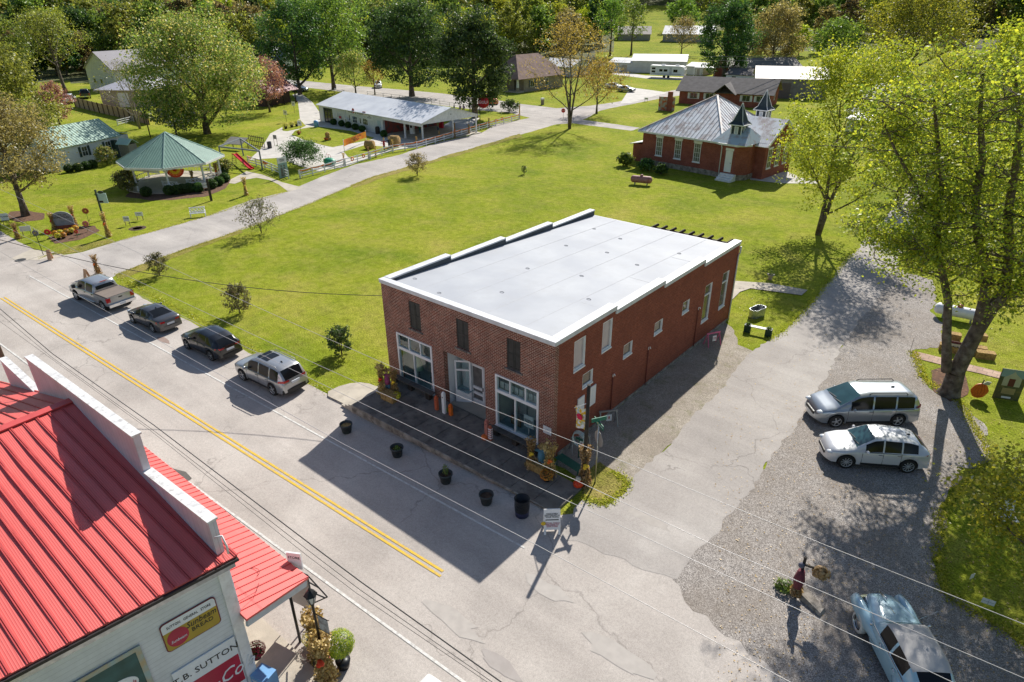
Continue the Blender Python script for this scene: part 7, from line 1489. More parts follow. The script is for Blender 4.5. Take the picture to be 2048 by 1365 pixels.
for kd in ('green', 'olive', 'yellow', 'mixed', 'dark', 'brown'):
 L_ = [r for r in far_pts if r[2] == kd]; CC = []
 for q, s_, _, _ in L_:
  n = 900; u = rng.normal(size=(30, 3)); u /= np.linalg.norm(u, axis=1)[:, None]; C = u*rng.uniform(0.5, 1, 30)[:, None]*np.array([5.2, 5.2, 5.5])*s_+np.array([0, 0, 6.5*s_]); C[:, 2] = np.abs(C[:, 2])
  A = C[rng.integers(0, 30, n)]+rng.normal(size=(n, 3))*0.85*s_; CC.append(A+np.array([q.x, q.y, q.z]))
 if not CC: continue
 CC = np.vstack(CC); o = bpy.data.objects.new('far_woods_%s' % kd, leaf_mesh('far_woods', CC, 1.35, LF[kd], rng)); COL.objects.link(o); tag(o, 'distant %s part of the wooded hillside along the top of the view' % kd, 'woods', kind='stuff')
bpy.data.objects.remove(fw)
for i, (kd, h_, r_) in enumerate(pr_):
 for var in range(2):
  tt_ = make_tree('woodland_tree', W_LAB[kd], 'tree', (0, 0, 0), h_*(1.0 if var == 0 else 1.2), r_*(1.0 if var == 0 else 0.85), kd, leaves=4600, ls=0.72, seed=200+i*2+var, cb=0.8+var*1.0, fill=0.7, clumps=60, nl=9, sub=3, r0=0.26, group='%s trees of the woods' % kd)
  protos[(kd, var)] = [tt_, 0]
for q, s_, kd, rz in wlist:
 pt = protos[(kd, rw.randint(0, 1))]; sc3 = (s_, s_, s_*rw.uniform(0.9, 1.15))
 if pt[1] == 0: o = pt[0]; o.location = q; o.rotation_euler.z = rz; o.scale = sc3
 else: o = dup(pt[0], q, rz, scale=sc3)
 pt[1] += 1
for k, (o, n_) in list(protos.items()):
 if n_ == 0:
  for c in kids(o): bpy.data.objects.remove(c)
  bpy.data.objects.remove(o)
def shrub(name, label, bx, by, ty, wpx, mat, n, ls, seed, group=None, fill=0.45, twig=1, cb=None, bark=None):
 b_ = P(bx, by); H = max(0.4, hgt(b_, ty)); Rc = wpx/2/(FPX/proj(b_)[2])
 return make_tree(name, label, 'shrub', b_, H, Rc, mat, leaves=n, ls=ls, seed=seed, r0=0.045, cb=cb if cb is not None else H*0.02, nl=12, sub=5, fill=fill, twig=twig, multi=4, top=0.8, cl=Rc*0.10, group=group)
shrub('crape_shrub', 'open twiggy shrub beside the side road, the largest on the lawn edge', 523, 467, 400, 84, 'shrub', 1500, 0.15, 301)
shrub('crape_shrub', 'small leaning shrub at the lawn corner behind the silver pickup', 320, 552, 508, 48, 'shrub', 1500, 0.12, 302)
shrub('crape_shrub', 'bushy shrub on the lawn behind the dark crossover', 480, 627, 572, 62, 'shrub', 2200, 0.12, 303)
shrub('crape_shrub', 'dark leaved shrub on the lawn near the left wall of the brick store', 684, 710, 655, 56, 'box', 2600, 0.12, 304)
shrub('crape_shrub', 'round twiggy shrub beside the side road opposite the fence gate', 835, 352, 310, 48, 'brown', 1500, 0.18, 305, fill=0.2)
shrub('sapling', 'tiny green sapling alone in the middle of the lawn', 1048, 349, 331, 12, 'green', 160, 0.15, 306)
shrub('crape_myrtle', 'wide upright shrub with dark leaves and pale blooms behind the white fence', 607, 334, 287, 92, 'box', 6500, 0.2, 307, fill=0.3)
shrub('yew_shrub', 'pointed dark green shrub at the far end of the white fence', 1020, 224, 203, 42, 'box', 2200, 0.25, 308, fill=0.3)
shrub('hydrangea', 'dark shrub with pale flower heads at the left front of the gazebo', 258, 385, 343, 52, 'shrub', 3000, 0.2, 309, fill=0.3); shrub('hydrangea', 'green shrub with cream flower heads right of the gazebo', 452, 350, 320, 38, 'mixed', 2200, 0.2, 310, fill=0.3)
shrub('hydrangea', 'green shrub with cream flower heads against the cottage wall', 215, 330, 295, 42, 'mixed', 2600, 0.2, 311, fill=0.3); shrub('leafy_bush', 'bright leafy bush at the left corner of the brick schoolhouse', 1250, 332, 308, 34, 'green', 1800, 0.28, 312, fill=0.4)
shrub('low_bush', 'low dark bushes under the first schoolhouse window', 1292, 342, 320, 36, 'box', 1600, 0.25, 313, fill=0.4); shrub('low_bush', 'low dark bushes under the second schoolhouse window', 1322, 350, 330, 30, 'box', 1600, 0.25, 314, fill=0.4)
def boxball(name, label, px, py, r_, seed, group=None, first=[None]):
 q = P(px, py)
 if first[0] is None:
  t = thing(name, label, 'shrub', q, 0, group); rng = np.random.default_rng(seed); u = rng.normal(size=(2600, 3)); u /= np.linalg.norm(u, axis=1)[:, None]; A = u*rng.uniform(0.85, 1.03, 2600)[:, None]*np.array([0.5, 0.5, 0.45])+np.array([0, 0, 0.42])
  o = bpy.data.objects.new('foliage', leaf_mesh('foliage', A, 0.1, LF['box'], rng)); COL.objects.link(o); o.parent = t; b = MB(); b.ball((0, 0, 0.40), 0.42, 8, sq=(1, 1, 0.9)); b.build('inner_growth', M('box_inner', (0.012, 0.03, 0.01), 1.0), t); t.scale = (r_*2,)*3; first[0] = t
 else: t = dup(first[0], q, seed, label, group, scale=(r_*2,)*3)
 if not group and 'group' in t: del t['group']
 return t
G1 = 'clipped box balls around the gazebo'; G2 = 'clipped box balls along the station wall'; G3 = 'clipped box balls along the cottage wall'
for px, py in [(294, 393), (340, 390), (356, 389), (368, 387), (380, 385), (398, 384), (425, 377), (439, 371), (451, 364), (448, 352)]: boxball('box_ball', 'clipped round green box shrub planted around the gazebo edge', px, py, 0.62, px, G1)
for px, py in [(668, 250), (684, 253), (697, 256), (711, 260), (725, 264), (768, 274)]: boxball('box_ball', 'clipped round box shrub along the filling station wall', px, py, 0.6, px, G2)
for px, py in [(140, 345), (158, 343), (174, 339), (187, 336)]: boxball('box_ball', 'clipped round box shrub along the cottage wall', px, py, 0.6, px, G3)
sheet('mulch_bed', [(250, 394), (300, 402), (350, 400), (410, 394), (450, 378), (464, 362), (455, 350), (440, 352), (425, 370), (380, 380), (300, 388), (262, 380)], 0.012, MULCH, 0.08)
sheet('mulch_bed', [(20, 424), (55, 422), (90, 428), (85, 440), (40, 445), (15, 436)], 0.012, MULCH, 0.08); sheet('mulch_bed', [(95, 478), (130, 455), (190, 452), (200, 462), (160, 480), (110, 488)], 0.012, MULCH, 0.06)
sheet('mulch_bed', [(1862, 742), (1885, 735), (1930, 750), (1935, 790), (1900, 805), (1868, 785)], 0.026, MULCH, 0.08)
# ---------------------------------------------------------------- street things
RAMBER = M('dark_bucket', (0.045, 0.055, 0.055), 0.6, var=((0.03, 0.035, 0.035), 4))
def leaves_child(parent, name, cen, ls, mat, seed):
 rng = np.random.default_rng(seed); o = bpy.data.objects.new(name, leaf_mesh(name, np.array(cen), ls, LF.get(mat) or mat, rng)); COL.objects.link(o); o.parent = parent; return o
def blob(n, r, c, seed, sq=(1, 1, 1), shell=0.3):
 rng = np.random.default_rng(seed); u = rng.normal(size=(n, 3)); u /= np.linalg.norm(u, axis=1)[:, None]; return u*(rng.uniform(shell, 1, n)**0.6)[:, None]*r*np.array(sq)+np.array(c)
LF['mum'] = leaf_mat('mum_orange', (0.55, 0.18, 0.01), (0.75, 0.32, 0.02), (0.85, 0.5, 0.04), 0.2); LF['mumy'] = leaf_mat('mum_yellow', (0.6, 0.42, 0.02), (0.75, 0.6, 0.03), (0.8, 0.7, 0.1), 0.2); LF['mumr'] = leaf_mat('mum_red', (0.25, 0.005, 0.015), (0.42, 0.01, 0.03), (0.55, 0.02, 0.06), 0.2)
LF['husk'] = leaf_mat('husk_leaf', (0.30, 0.19, 0.07), (0.50, 0.34, 0.13), (0.68, 0.52, 0.26), 0.35); LF['red'] = leaf_mat('red_leaf', (0.6, 0.03, 0.01), (0.75, 0.08, 0.01), (0.8, 0.2, 0.02), 0.3)
for i, (px, py, lb, fill) in enumerate([(694, 865, 'black bucket planter filled with straw mulch, at the far left of the street row', 'straw'), (795, 912, 'black bucket planter with low sprouts, second from the left on the street', 'sprout'), (892, 965, 'black bucket planter with a green sprig, middle of the row along the porch', 'sprig'), (973, 1007, 'black bucket planter with bare soil, nearest the black trash barrel', 'soil')]):
 q = P(px, py); t = thing('bucket_planter', lb, 'planter', q, 0, 'black bucket planters along the porch')
 b = MB(); b.lathe([(0.0, 0.015), (0.22, 0.015), (0.30, 0.46), (0.33, 0.46), (0.33, 0.53), (0.29, 0.53), (0.27, 0.38), (0.0, 0.38)], n=20); b.lathe([(0.235, 0.12), (0.25, 0.13), (0.25, 0.15), (0.24, 0.16)], n=20); b.build('bucket', RAMBER, t)
 b = MB(); b.lathe([(0, 0.43), (0.18, 0.42), (0.28, 0.40)], n=16); b.build('filling', STRAW if fill == 'straw' else SOIL, t)
 if fill in ('sprout', 'sprig'): leaves_child(t, 'plant', blob(120 if fill == 'sprout' else 200, 0.2 if fill == 'sprout' else 0.16, (0.02, 0, 0.48 if fill == 'sprout' else 0.75), i, (1, 1, 0.6 if fill == 'sprout' else 1.9)), 0.07, 'green', i)
q = P(1044, 1030); t = thing('trash_barrel', 'black bagged trash barrel with a blue base at the right end of the porch', 'trash barrel', q)
b = MB(); b.lathe([(0, 0.0), (0.29, 0), (0.30, 0.30)], n=20); b.build('barrel', M('navy_drum', (0.03, 0.035, 0.09), 0.5), t); b = MB(); b.lathe([(0.31, 0.28), (0.33, 0.5), (0.32, 0.88), (0.34, 0.9), (0.30, 0.9), (0.27, 0.4), (0.0, 0.3)], n=22); b.build('bag', M('black_bag', (0.015, 0.016, 0.018), 0.35, bump=(7, 1.0)), t)
q = P(1103, 1062); t = thing('folding_sign', 'white folding sidewalk sign with printed lines and a yellow flower at the street corner', 'sign', (q.x, q.y, 0.02), R(42))
for s_ in (-1, 1):
 T = Matrix.Translation((0, 0, 1.12)) @ Matrix.Rotation(R(15*s_), 4, 'X') @ Matrix.Translation((0, 0, -1.12)); b = MB(); b.wall(-0.34, 0.34, 0.0, 1.14, [(-0.25, 0.25, -0.01, 0.22)], 0.03, 'x', 0)
 b.v = [tuple(T @ Vector(v)) for v in b.v]; p_ = b.build('panel', CLEANW, t)
 if s_ == -1:
  lt = [('MAKE EVERY\nDAY COUNT IN\nYOUR TOWN', 0.085, 0.86, INK), ('FESTIVAL TODAY\nWELCOME TO\nOUR STORE', 0.085, 0.45, MATS['magenta'])]
  for s, sz, z, mm in lt: o = text_mesh('lettering', s, sz, mm, p_, (0, -0.02-0.268*(1.12-z)-0.004, z), (R(90-15), 0, 0)); o.location = (0, -(1.12-z)*math.sin(R(15))-0.012, 1.12-(1.12-z)*math.cos(R(15)))
  b = MB(); z = 0.665; b.box(-0.27, 0.27, -0.006, -0.002, z-0.02, z+0.02); b.v = [tuple(T @ Vector(v)) for v in b.v]; b.build('rule_line', INK, p_)
b = MB(); b.ball((-0.36, -0.18, 0.55), 0.1, 8, sq=(1, 0.4, 1)); b.build('flower', YEL, t)
def cornstalk(loc, h, label, bow=ORANGE, seed=1, post=False, group=None, r_=0.16, n=26, name='corn_stalk_bundle', dens=1.0):
 t = thing(name, label, 'corn stalks', loc, 0, group); rg = random.Random(seed); b = MB()
 for i in range(n):
  a = rg.uniform(0, 6.28); r0 = r_*rg.uniform(0.6, 1.5); r1 = r_*rg.uniform(0.1, 0.5); hh = h*rg.uniform(0.75, 1.05); r2 = r_*rg.uniform(0.5, 2.2)
  b.tube([(r0*math.cos(a), r0*math.sin(a), 0), (r1*math.cos(a), r1*math.sin(a), h*0.62), (r2*math.cos(a+0.3), r2*math.sin(a+0.3), hh)], [0.018, 0.014, 0.006], 4, cap=False)
 b.build('stalks', HUSK, t); rng = np.random.default_rng(seed); m_ = int(420*dens*h); z = rng.uniform(0.02, 1.08, m_)*h; a = rng.uniform(0, 6.28, m_); rr = r_*(0.5+1.5*np.abs(z/h-0.6))*rng.uniform(0.4, 1.5, m_)
 leaves_child(t, 'husks', np.stack([rr*np.cos(a), rr*np.sin(a), z], 1), 0.13, 'husk', seed)
 if bow:
  b = MB(); b.ball((r_*0.9, -r_*0.9, h*0.62), 0.09*max(1, h/1.6), 6, sq=(1.4, 0.8, 0.8)); b.ball((r_*0.6, -r_*1.1, h*0.56), 0.07*max(1, h/1.6), 6); b.build('bow', bow, t)
 return t
if True:
 q = P(640, 1318); cornstalk(q, 2.0, 'tall bundle of tan corn stalks around the black porch post of the red roofed store', seed=1, r_=0.22, n=44, dens=2.2)
 q = P(655, 1362); cornstalk(q, 2.0, 'tan corn stalk bundle tied to the foot of the black street lamp', seed=2, r_=0.22, n=44, dens=2.2, bow=M('red_orange', (0.65, 0.05, 0.01), 0.7))
 q = P(1168, 970); cornstalk(q, 2.0, 'corn stalk bundle tied to the dark corner pole beside the grass verge', seed=3, r_=0.18, n=36, dens=2.0, bow=YEL)
 cornstalk(P(765, 788, 0.5), 1.7, 'corn stalk bundle with red and orange leaves at the left end of the porch', seed=4, bow=M('red_orange', (0.65, 0.05, 0.01), 0.7)); cornstalk(P(790, 790, 0.5), 1.5, 'corn stalk bundle with yellow bow against the left brick pier of the porch', seed=5, bow=YEL)
 cornstalk(P(1062, 935, 0.2), 1.5, 'corn stalk bundle with a yellow sunflower beside the right shop window', seed=6, bow=YEL, n=20); cornstalk(P(1098, 950, 0.2), 1.6, 'corn stalk bundle with an orange bow at the porch corner by the brick edge', seed=7, bow=ORANGE, r_=0.22, n=36)
 cornstalk(P(218, 474), 2.2, 'corn stalk bundle on a post right of the round town sign, near the side road', seed=8, bow=ORANGE); cornstalk(P(197, 548), 1.5, 'decorated corn stalk post behind the silver pickup at the lawn corner', seed=9); cornstalk(P(493, 391), 1.9, 'corn stalk post with green top on the grass between gazebo and path', seed=10, bow=YEL)
 cornstalk(P(110, 460), 1.6, 'corn stalk bundle against the left edge of the round town sign', seed=11, bow=RED); cornstalk(P(152, 452), 1.9, 'corn stalk bundle against the right edge of the round town sign', seed=12, bow=ORANGE); cornstalk(P(37, 478), 1.4, 'small corn stalk post on the grass at the far left of the sign bed', seed=13)
 cornstalk(P(388, 372), 1.7, 'corn stalks with yellow bow at the middle front gazebo post', seed=14, bow=YEL, n=12); cornstalk(P(436, 360), 1.9, 'corn stalks at the right front gazebo post above the benches', seed=15, bow=ORANGE, n=14)
 for i, (px, py, lb) in enumerate([(689, 331, 'left of the white gate'), (738, 317, 'right of the white gate'), (752, 315, 'with green hanging basket, next right of the gate'), (786, 302, 'on the fence below the round hay bale'), (834, 296, 'in green, on the fence right of the hay bale'), (879, 284, 'dark, on the fence before the canopy'), (910, 277, 'tall with green top, on the fence by the canopy end'), (938, 269, 'on the fence below the canopy driveway'), (978, 256, 'on the fence below the round red sign'), (1039, 238, 'tall, at the far right end of the fence')]):
  cornstalk(P(px, py), 1.5 if i not in (6, 9) else 2.2, 'corn stalk decoration %s' % lb, seed=30+i, n=9, r_=0.1, dens=0.5, bow=[ORANGE, RED, YEL, DKWOOD, M('green_cloth', (0.1, 0.3, 0.1), 0.8), DKWOOD, ORANGE, RED, ORANGE, YEL][i])
def scarecrow(loc, rz, label, shirt, seed, h=1.45):
 t = thing('scarecrow', label, 'scarecrow', loc, rz); b = MB(); b.beam((0, 0, 0), (0, 0, h), 0.05, 0.05); b.beam((-0.42, 0, h*0.78), (0.42, 0, h*0.78), 0.04, 0.04); b.build('stake', WOOD, t)
 b = MB(); b.tube([(0, 0, h*0.40), (0, 0, h*0.6), (0, 0, h*0.8)], [0.15, 0.17, 0.13], 10); b.tube([(-0.42, 0, h*0.74), (0, 0, h*0.78), (0.42, 0, h*0.74)], [0.05, 0.08, 0.05], 8); b.build('shirt', shirt, t)
 b = MB(); b.ball((0, 0, h*0.93), 0.12, 8); b.build('head', M('sack', (0.5, 0.38, 0.2), 0.9), t); b = MB(); b.lathe([(0.2, h*0.98), (0.11, h*0.99), (0.03, h*1.13)], n=12); b.build('hat', STRAW, t)
 b = MB(); b.tube([(-0.07, 0, 0.05), (-0.07, 0, h*0.42)], [0.05, 0.08], 8); b.tube([(0.07, 0, 0.05), (0.07, 0, h*0.42)], [0.05, 0.08], 8); b.build('trousers', M('denim', (0.10, 0.22, 0.32), 0.9), t); return t
scarecrow(P(777, 786, 0.5), R(20), 'scarecrow in a blue outfit between the two corn stalks at the left porch end', M('purple_cloth', (0.35, 0.08, 0.20), 0.9), 1); scarecrow(P(1082, 938, 0.2), R(10), 'scarecrow in denim blue between the two corn stalks at the right porch end', M('blue_cloth', (0.10, 0.25, 0.35), 0.9), 2, 1.3)
def hay_bale(loc, rz, label, sx=0.9, sy=0.45, sz=0.4, group=None, name='hay_bale'):
 b = MB(); b.box(-sx/2, sx/2, -sy/2, sy/2, 0, sz)
 for k in (-0.2, 0.2): b.box(k*sx-0.012, k*sx+0.012, -sy/2-0.006, sy/2+0.006, -0.002, sz+0.006, 1)
 o = b.build(name, [STRAW, HUSK], None, loc, rz); return tag(o, label, 'hay bale', group)
hay_bale(P(780, 800, 0.5), R(5), 'straw bale below the scarecrow at the left end of the porch', 0.9, 0.5, 0.45); hay_bale(P(1076, 940, 0.2), R(0), 'straw bale below the scarecrow at the right end of the porch', 1.0, 0.5, 0.4)
def mum(loc, label, kind='mum', r_=0.3, pot=BLACK, seed=1, name='potted_flowers', group=None):
 t = thing(name, label, 'flowers', loc, 0, group); b = MB(); b.lathe([(0, 0), (r_*0.45, 0), (r_*0.6, r_*0.8), (0, r_*0.75)], n=14); b.build('pot', pot, t)
 leaves_child(t, 'foliage', blob(350, r_, (0, 0, r_*1.15), seed, (1, 1, 0.7)), 0.07, 'box', seed); leaves_child(t, 'blossom', blob(500, r_*1.06, (0, 0, r_*1.2), seed+1, (1, 1, 0.75), 0.9), 0.06, kind, seed+1); return t
mum(P(793, 800, 0.5), 'small yellow flowering plant at the foot of the left porch straw bale', 'mumy', 0.24, seed=5); mum(P(1093, 962, 0.15), 'orange chrysanthemum in a dark pot before the right porch straw bale', 'mum', 0.3, seed=7); mum(P(900, 826, 0.4), 'small pink pot of greenery beside the recessed doorway', 'green', 0.17, M('pink_pot', (0.45, 0.15, 0.17), 0.6), seed=9)
def pumpkin(loc, r_, label, mat=PUMPK, name='pumpkin', cat='pumpkin', group=None):
 t = thing(name, label, cat, loc, 0, group); b = MB(); n = 24; m_ = 10; vs = []; fs = []
 for i in range(m_+1):
  ph = math.pi*i/m_
  for k in range(n):
   a = 2*math.pi*k/n; q = r_*math.sin(ph)*(1-0.10*abs(math.cos(a*4))**3); vs.append((q*math.cos(a), q*math.sin(a), r_*0.8*(1-math.cos(ph))))
 for i in range(m_):
  for k in range(n): fs.append((i*n+k, i*n+(k+1) % n, (i+1)*n+(k+1) % n, (i+1)*n+k))
 b.add(vs, fs, 0, True); b.build('flesh', mat, t); b = MB(); b.tube([(0, 0, r_*1.55), (r_*0.1, 0, r_*1.9)], [r_*0.12, r_*0.07], 6); b.build('stem', WOOD, t); return t
t = pumpkin(P(1156, 975), 0.24, 'bright red orange pumpkin with a pale gourd on top by the corner pole', M('red_pumpkin', (0.75, 0.06, 0.01), 0.4)); pumpkin(P(1157, 962, 0.3), 0.15, 'pale white gourd stacked on the red orange pumpkin', M('white_gourd', (0.6, 0.56, 0.45), 0.5), 'gourd', 'gourd')
pumpkin(P(970, 880, 0.25), 0.2, 'small orange pumpkin beside the striped wooden figures on the porch')
for px, py, h, mt_, lb, nm in ((889, 828, 1.25, CLEANW, 'tall white wooden snowman post against the pier left of the doorway', 'wooden_post_figure'), (874, 822, 0.85, M('orange_red_board', (0.55, 0.12, 0.05), 0.7), 'short red orange post figure on the left of the white one', 'wooden_post_figure'), (902, 832, 0.65, ORANGE, 'short orange post figure on the right of the white one', 'wooden_post_figure'), (974, 876, 1.0, M('rose_board', (0.50, 0.18, 0.14), 0.7), 'tall dull red post figure against the pier right of the doorway', 'wooden_post_figure'), (981, 880, 0.75, M('stripe_board', (0.5, 0.14, 0.08), 0.7), 'red and white striped post figure right of the doorway', 'wooden_post_figure')):
 t = thing(nm, lb, 'decoration', P(px, py, 0.36), 0); b = MB(); b.box(-0.09, 0.09, -0.07, 0.07, 0, h); b.build('post', mt_, t); b = MB(); b.ball((0, 0, h+0.04), 0.08, 6, sq=(1, 1, 0.7)); b.build('head', mt_, t)
 if 'striped' in lb:
  for k in range(5): b = MB(); b.box(-0.095, 0.095, -0.075, 0.075, 0.1+0.13*k, 0.16+0.13*k); b.build('stripe', CLEANW, t)
 else: b = MB(); b.box(-0.03, 0.03, -0.08, -0.071, h*0.8, h*0.85); b.build('face', BLACK, t)
q = P(1167, 972); t = thing('corner_pole', 'dark wooden utility pole stub at the street corner of the brick store', 'pole', q); b = MB(); b.tube([(0, 0, 0), (0, 0, hgt(q, 770))], [0.10, 0.075], 10); b.build('shaft', DKWOOD, t); H_p = hgt(q, 770)
b = MB(); b.tube([(0, 0, H_p-0.9), (-0.75, 0.1, H_p-1.5)], 0.018, 6); b.build('flag_staff', CLEANW, t)
fl = thing('flag', 'white yard flag with a red heart and colourful flowers hanging from the corner pole', 'flag', (q.x-0.4, q.y+0.05, H_p-1.25), R(-8)); b = MB(); vs = []
fm = M('flag_cloth', (0.75, 0.75, 0.78), 0.8, var=((0.75, 0.45, 0.02), 5.0, 0.45, 0.55), stain=((0.05, 0.35, 0.08), 6.0, 0.9))
for i in range(7):
 for j in range(7): vs.append((-0.32+0.64*i/6+0.02*j, 0.05*math.sin(i*1.3+j*0.6), -1.05*j/6-0.12*(1-i/6)))
b.add(vs, [(i*7+j, (i+1)*7+j, (i+1)*7+j+1, i*7+j+1) for i in range(6) for j in range(6)], 0, True); b.build('cloth', fm, fl); b = MB(); b.ball((0.02, -0.06, -0.5), 0.15, 8, sq=(1.2, 0.25, 1)); b.build('emblem', M('flag_red', (0.7, 0.02, 0.08), 0.7), fl)
q = P(1190, 966); H_s = hgt(q, 850); t = thing('street_sign_post', 'grey metal post with a green street name plate and an octagonal sign seen from behind', 'street sign', q, R(-30)); b = MB(); b.tube([(0, 0, 0), (0, 0, H_s)], 0.035, 8); b.build('post', GALV, t)
b = MB(); b.box(-0.42, 0.42, -0.015, 0.015, H_s-0.05, H_s+0.18); pl = b.build('name_plate', M('sign_green', (0.01, 0.16, 0.10), 0.5), t); text_mesh('lettering', 'GRANVILLE HWY', 0.11, CLEANW, pl, (0, -0.02, H_s+0.06), ROTU); b = MB(); b.box(-0.015, 0.015, -0.36, 0.36, H_s+0.19, H_s+0.38); b.build('name_plate', MATS['sign_green'], t)
b = MB(); b.lathe([(0, 0), (0.40, 0), (0.40, 0.012), (0, 0.012)], n=8, T=Matrix.Translation((0, 0.05, H_s-0.75)) @ Matrix.Rotation(R(90), 4, 'X') @ Matrix.Rotation(R(22.5), 4, 'Z'), smooth=False); b.build('octagonal_plate', [M('sign_back', (0.36, 0.33, 0.31), 0.6)], t)
t = thing('hose_reel', 'coiled pale garden hose on a stand against the brick side wall near the corner', 'hose', (0.9, 0.9, 0), 0); b = MB()
for k in range(4): b.tube([((0.33+0.02*k)*math.cos(a), 0.05*k-0.1, 1.1+(0.36+0.02*k)*math.sin(a)) for a in np.linspace(0, 6.4, 22)], 0.018, 5, cap=False)
b.build('coil', M('pale_hose', (0.5, 0.62, 0.60), 0.5), t); b = MB(); b.cyl((0, 0, 0), 0.03, 1.2, 6); b.box(-0.2, 0.2, -0.02, 0.02, 1.05, 1.15); b.build('stand', M('green_metal', (0.02, 0.12, 0.08), 0.5), t)
t = thing('green_bench', 'dark green slatted metal bench beside the brick corner next to the pole', 'bench', P(1140, 940, 0), R(-8))
for k in range(5): b = MB(); b.box(-0.75, 0.75, -0.25+0.1*k, -0.17+0.1*k, 0.4, 0.43); b.build('slat', MATS['green_metal'], t)
for x in (-0.65, 0.65):
 b = MB(); b.beam((x, -0.22, 0), (x, -0.2, 0.4), 0.04, 0.04); b.beam((x, 0.22, 0), (x, 0.2, 0.4), 0.04, 0.04); b.build('leg', MATS['green_metal'], t)
def sawhorse(loc, rz, label, mat, num):
 t = thing('sawhorse_sign', label, 'barricade', loc, rz); b = MB(); b.beam((-0.5, 0, 0.85), (0.5, 0, 0.85), 0.06, 0.09); b.build('top_rail', mat, t)
 for x in (-0.42, 0.42):
  for y in (-0.28, 0.28): b = MB(); b.beam((x, 0, 0.83), (x*1.1, y, 0), 0.05, 0.05); b.build('leg', mat, t)
 b = MB(); b.box(-0.14, 0.14, -0.16, -0.14, 0.35, 0.72); o = b.build('number_board', WHITE, t); text_mesh('lettering', num, 0.22, RED, o, (0, -0.17, 0.54), ROTU)
sawhorse(P(1215, 850), R(50), 'grey sawhorse with a small number board beside the side wall, middle one', GREY, '8'); sawhorse(P(1160, 903), R(50), 'grey sawhorse with a number board nearest the brick corner', GREY, '6'); sawhorse(P(1424, 690), R(60), 'pink sawhorse with a number board at the back end of the brick wall', M('pink_paint', (0.65, 0.14, 0.26), 0.5), '12')
q = P(1513, 632); t = thing('stock_tank', 'galvanised oval stock tank standing on the grass behind the store', 'trough', q, R(75)); b = MB(); o_ = []; i_ = []
for k in range(28):
 a = 2*math.pi*k/28; x = 0.35*math.copysign(1, math.cos(a))+0.33*math.cos(a); y = 0.33*math.sin(a); o_.append((x, y)); i_.append((x*0.95, y*0.93))
n = 28; vs = [(x, y, 0) for x, y in o_]+[(x, y, 0.6) for x, y in o_]+[(x, y, 0.6) for x, y in i_]+[(x, y, 0.12) for x, y in i_]
b.add(vs, [(k, (k+1) % n, n+(k+1) % n, n+k) for k in range(n)]+[(n+k, n+(k+1) % n, 2*n+(k+1) % n, 2*n+k) for k in range(n)]+[(2*n+k, 2*n+(k+1) % n, 3*n+(k+1) % n, 3*n+k) for k in range(n)]+[tuple(3*n+k for k in range(n))], 0, False); b.build('shell', GALV, t)
b = MB(); b.tube([(x*1.0, y*1.0, 0.6) for x, y in o_+[o_[0]]], 0.02, 5, cap=False); b.build('rim', GALV, t)
qa, qb = P(1494, 663), P(1536, 672); rz, wl = frame_from(qa, qb); t = thing('planter_bench', 'white plank bench resting on two dark green planters at the lane edge', 'bench', (qa.x, qa.y, 0), rz); b = MB(); b.box(0.0, wl, -0.13, 0.13, 0.42, 0.47); b.build('seat', WHITE, t)
for k, x in enumerate((0, wl)):
 b = MB(); b.box(x-0.2, x+0.2, -0.2, 0.2, 0, 0.5); pp = b.build('planter', M('dark_green_box', (0.02, 0.05, 0.03), 0.6), t); leaves_child(pp, 'plant', blob(150, 0.17, (x, 0, 0.56), k+60, (1, 1, 0.6)), 0.08, 'green', k+60)
q = P(1540, 559); t = thing('urn_planter', 'small grey stone urn with a plant in the tree shade behind the store', 'planter', q); b = MB(); b.lathe([(0, 0), (0.18, 0), (0.12, 0.12), (0.26, 0.38), (0.30, 0.42), (0, 0.40)], n=14); b.build('urn', CONC, t); leaves_child(t, 'plant', blob(160, 0.22, (0, 0, 0.55), 66), 0.09, 'green', 66)
def tank(loc, rz, L_, r_, mat, label, dome):
 t = thing('propane_tank', label, 'propane tank', loc, rz); b = MB(); prof = [(0, -L_/2)]+[(r_*math.sin(a), -L_/2+r_*0.8*(1-math.cos(a))) for a in np.linspace(0.2, math.pi/2, 6)]+[(r_*math.sin(a), L_/2-r_*0.8*(1-math.cos(a))) for a in np.linspace(math.pi/2, 0.2, 6)]+[(0, L_/2)]
 b.lathe(prof, n=24, T=Matrix.Translation((0, 0, r_+0.22)) @ Matrix.Rotation(R(90), 4, 'Y')); b.build('vessel', mat, t); b = MB(); b.lathe([(0.17, 0), (0.19, 0.14), (0.12, 0.2), (0, 0.22)], (0, 0, 2*r_+0.18), 14); b.build('dome', dome, t)
 for x in (-L_*0.28, L_*0.28): b = MB(); b.box(x-0.05, x+0.05, -r_*0.6, r_*0.6, 0, 0.3); b.build('foot', GREY, t)
tank(P(1912, 640), math.atan2(P(1965, 648).y-P(1865, 628).y, P(1965, 648).x-P(1865, 628).x), 2.9, 0.38, CLEANW, 'white propane tank on the grass behind the maple trunk', MATS['magenta']); tank(P(1282, 370), R(18), 2.6, 0.42, M('faded_red', (0.30, 0.10, 0.11), 0.6, var=((0.38, 0.2, 0.2), 2)), 'faded red propane tank lying on the lawn near the schoolhouse', MATS['faded_red'])
for i, (px, py, lb, sx, z) in enumerate([(1895, 702, 'straw bale at the left of the face board beside the maple', 1.0, 0), (1897, 690, 'upper straw bale stacked above the left one by the face board', 1.0, 0.42), (1950, 705, 'straw bale on the right of the maple trunk base', 1.1, 0), (1968, 716, 'straw bale at the far right end of the bale row', 1.0, 0), (1948, 692, 'upper straw bale of the right hand stack', 1.0, 0.42)]):
 q = P(px, py); hay_bale((q.x, q.y, z), R(8+i*4), lb, sx, 0.5, 0.42)
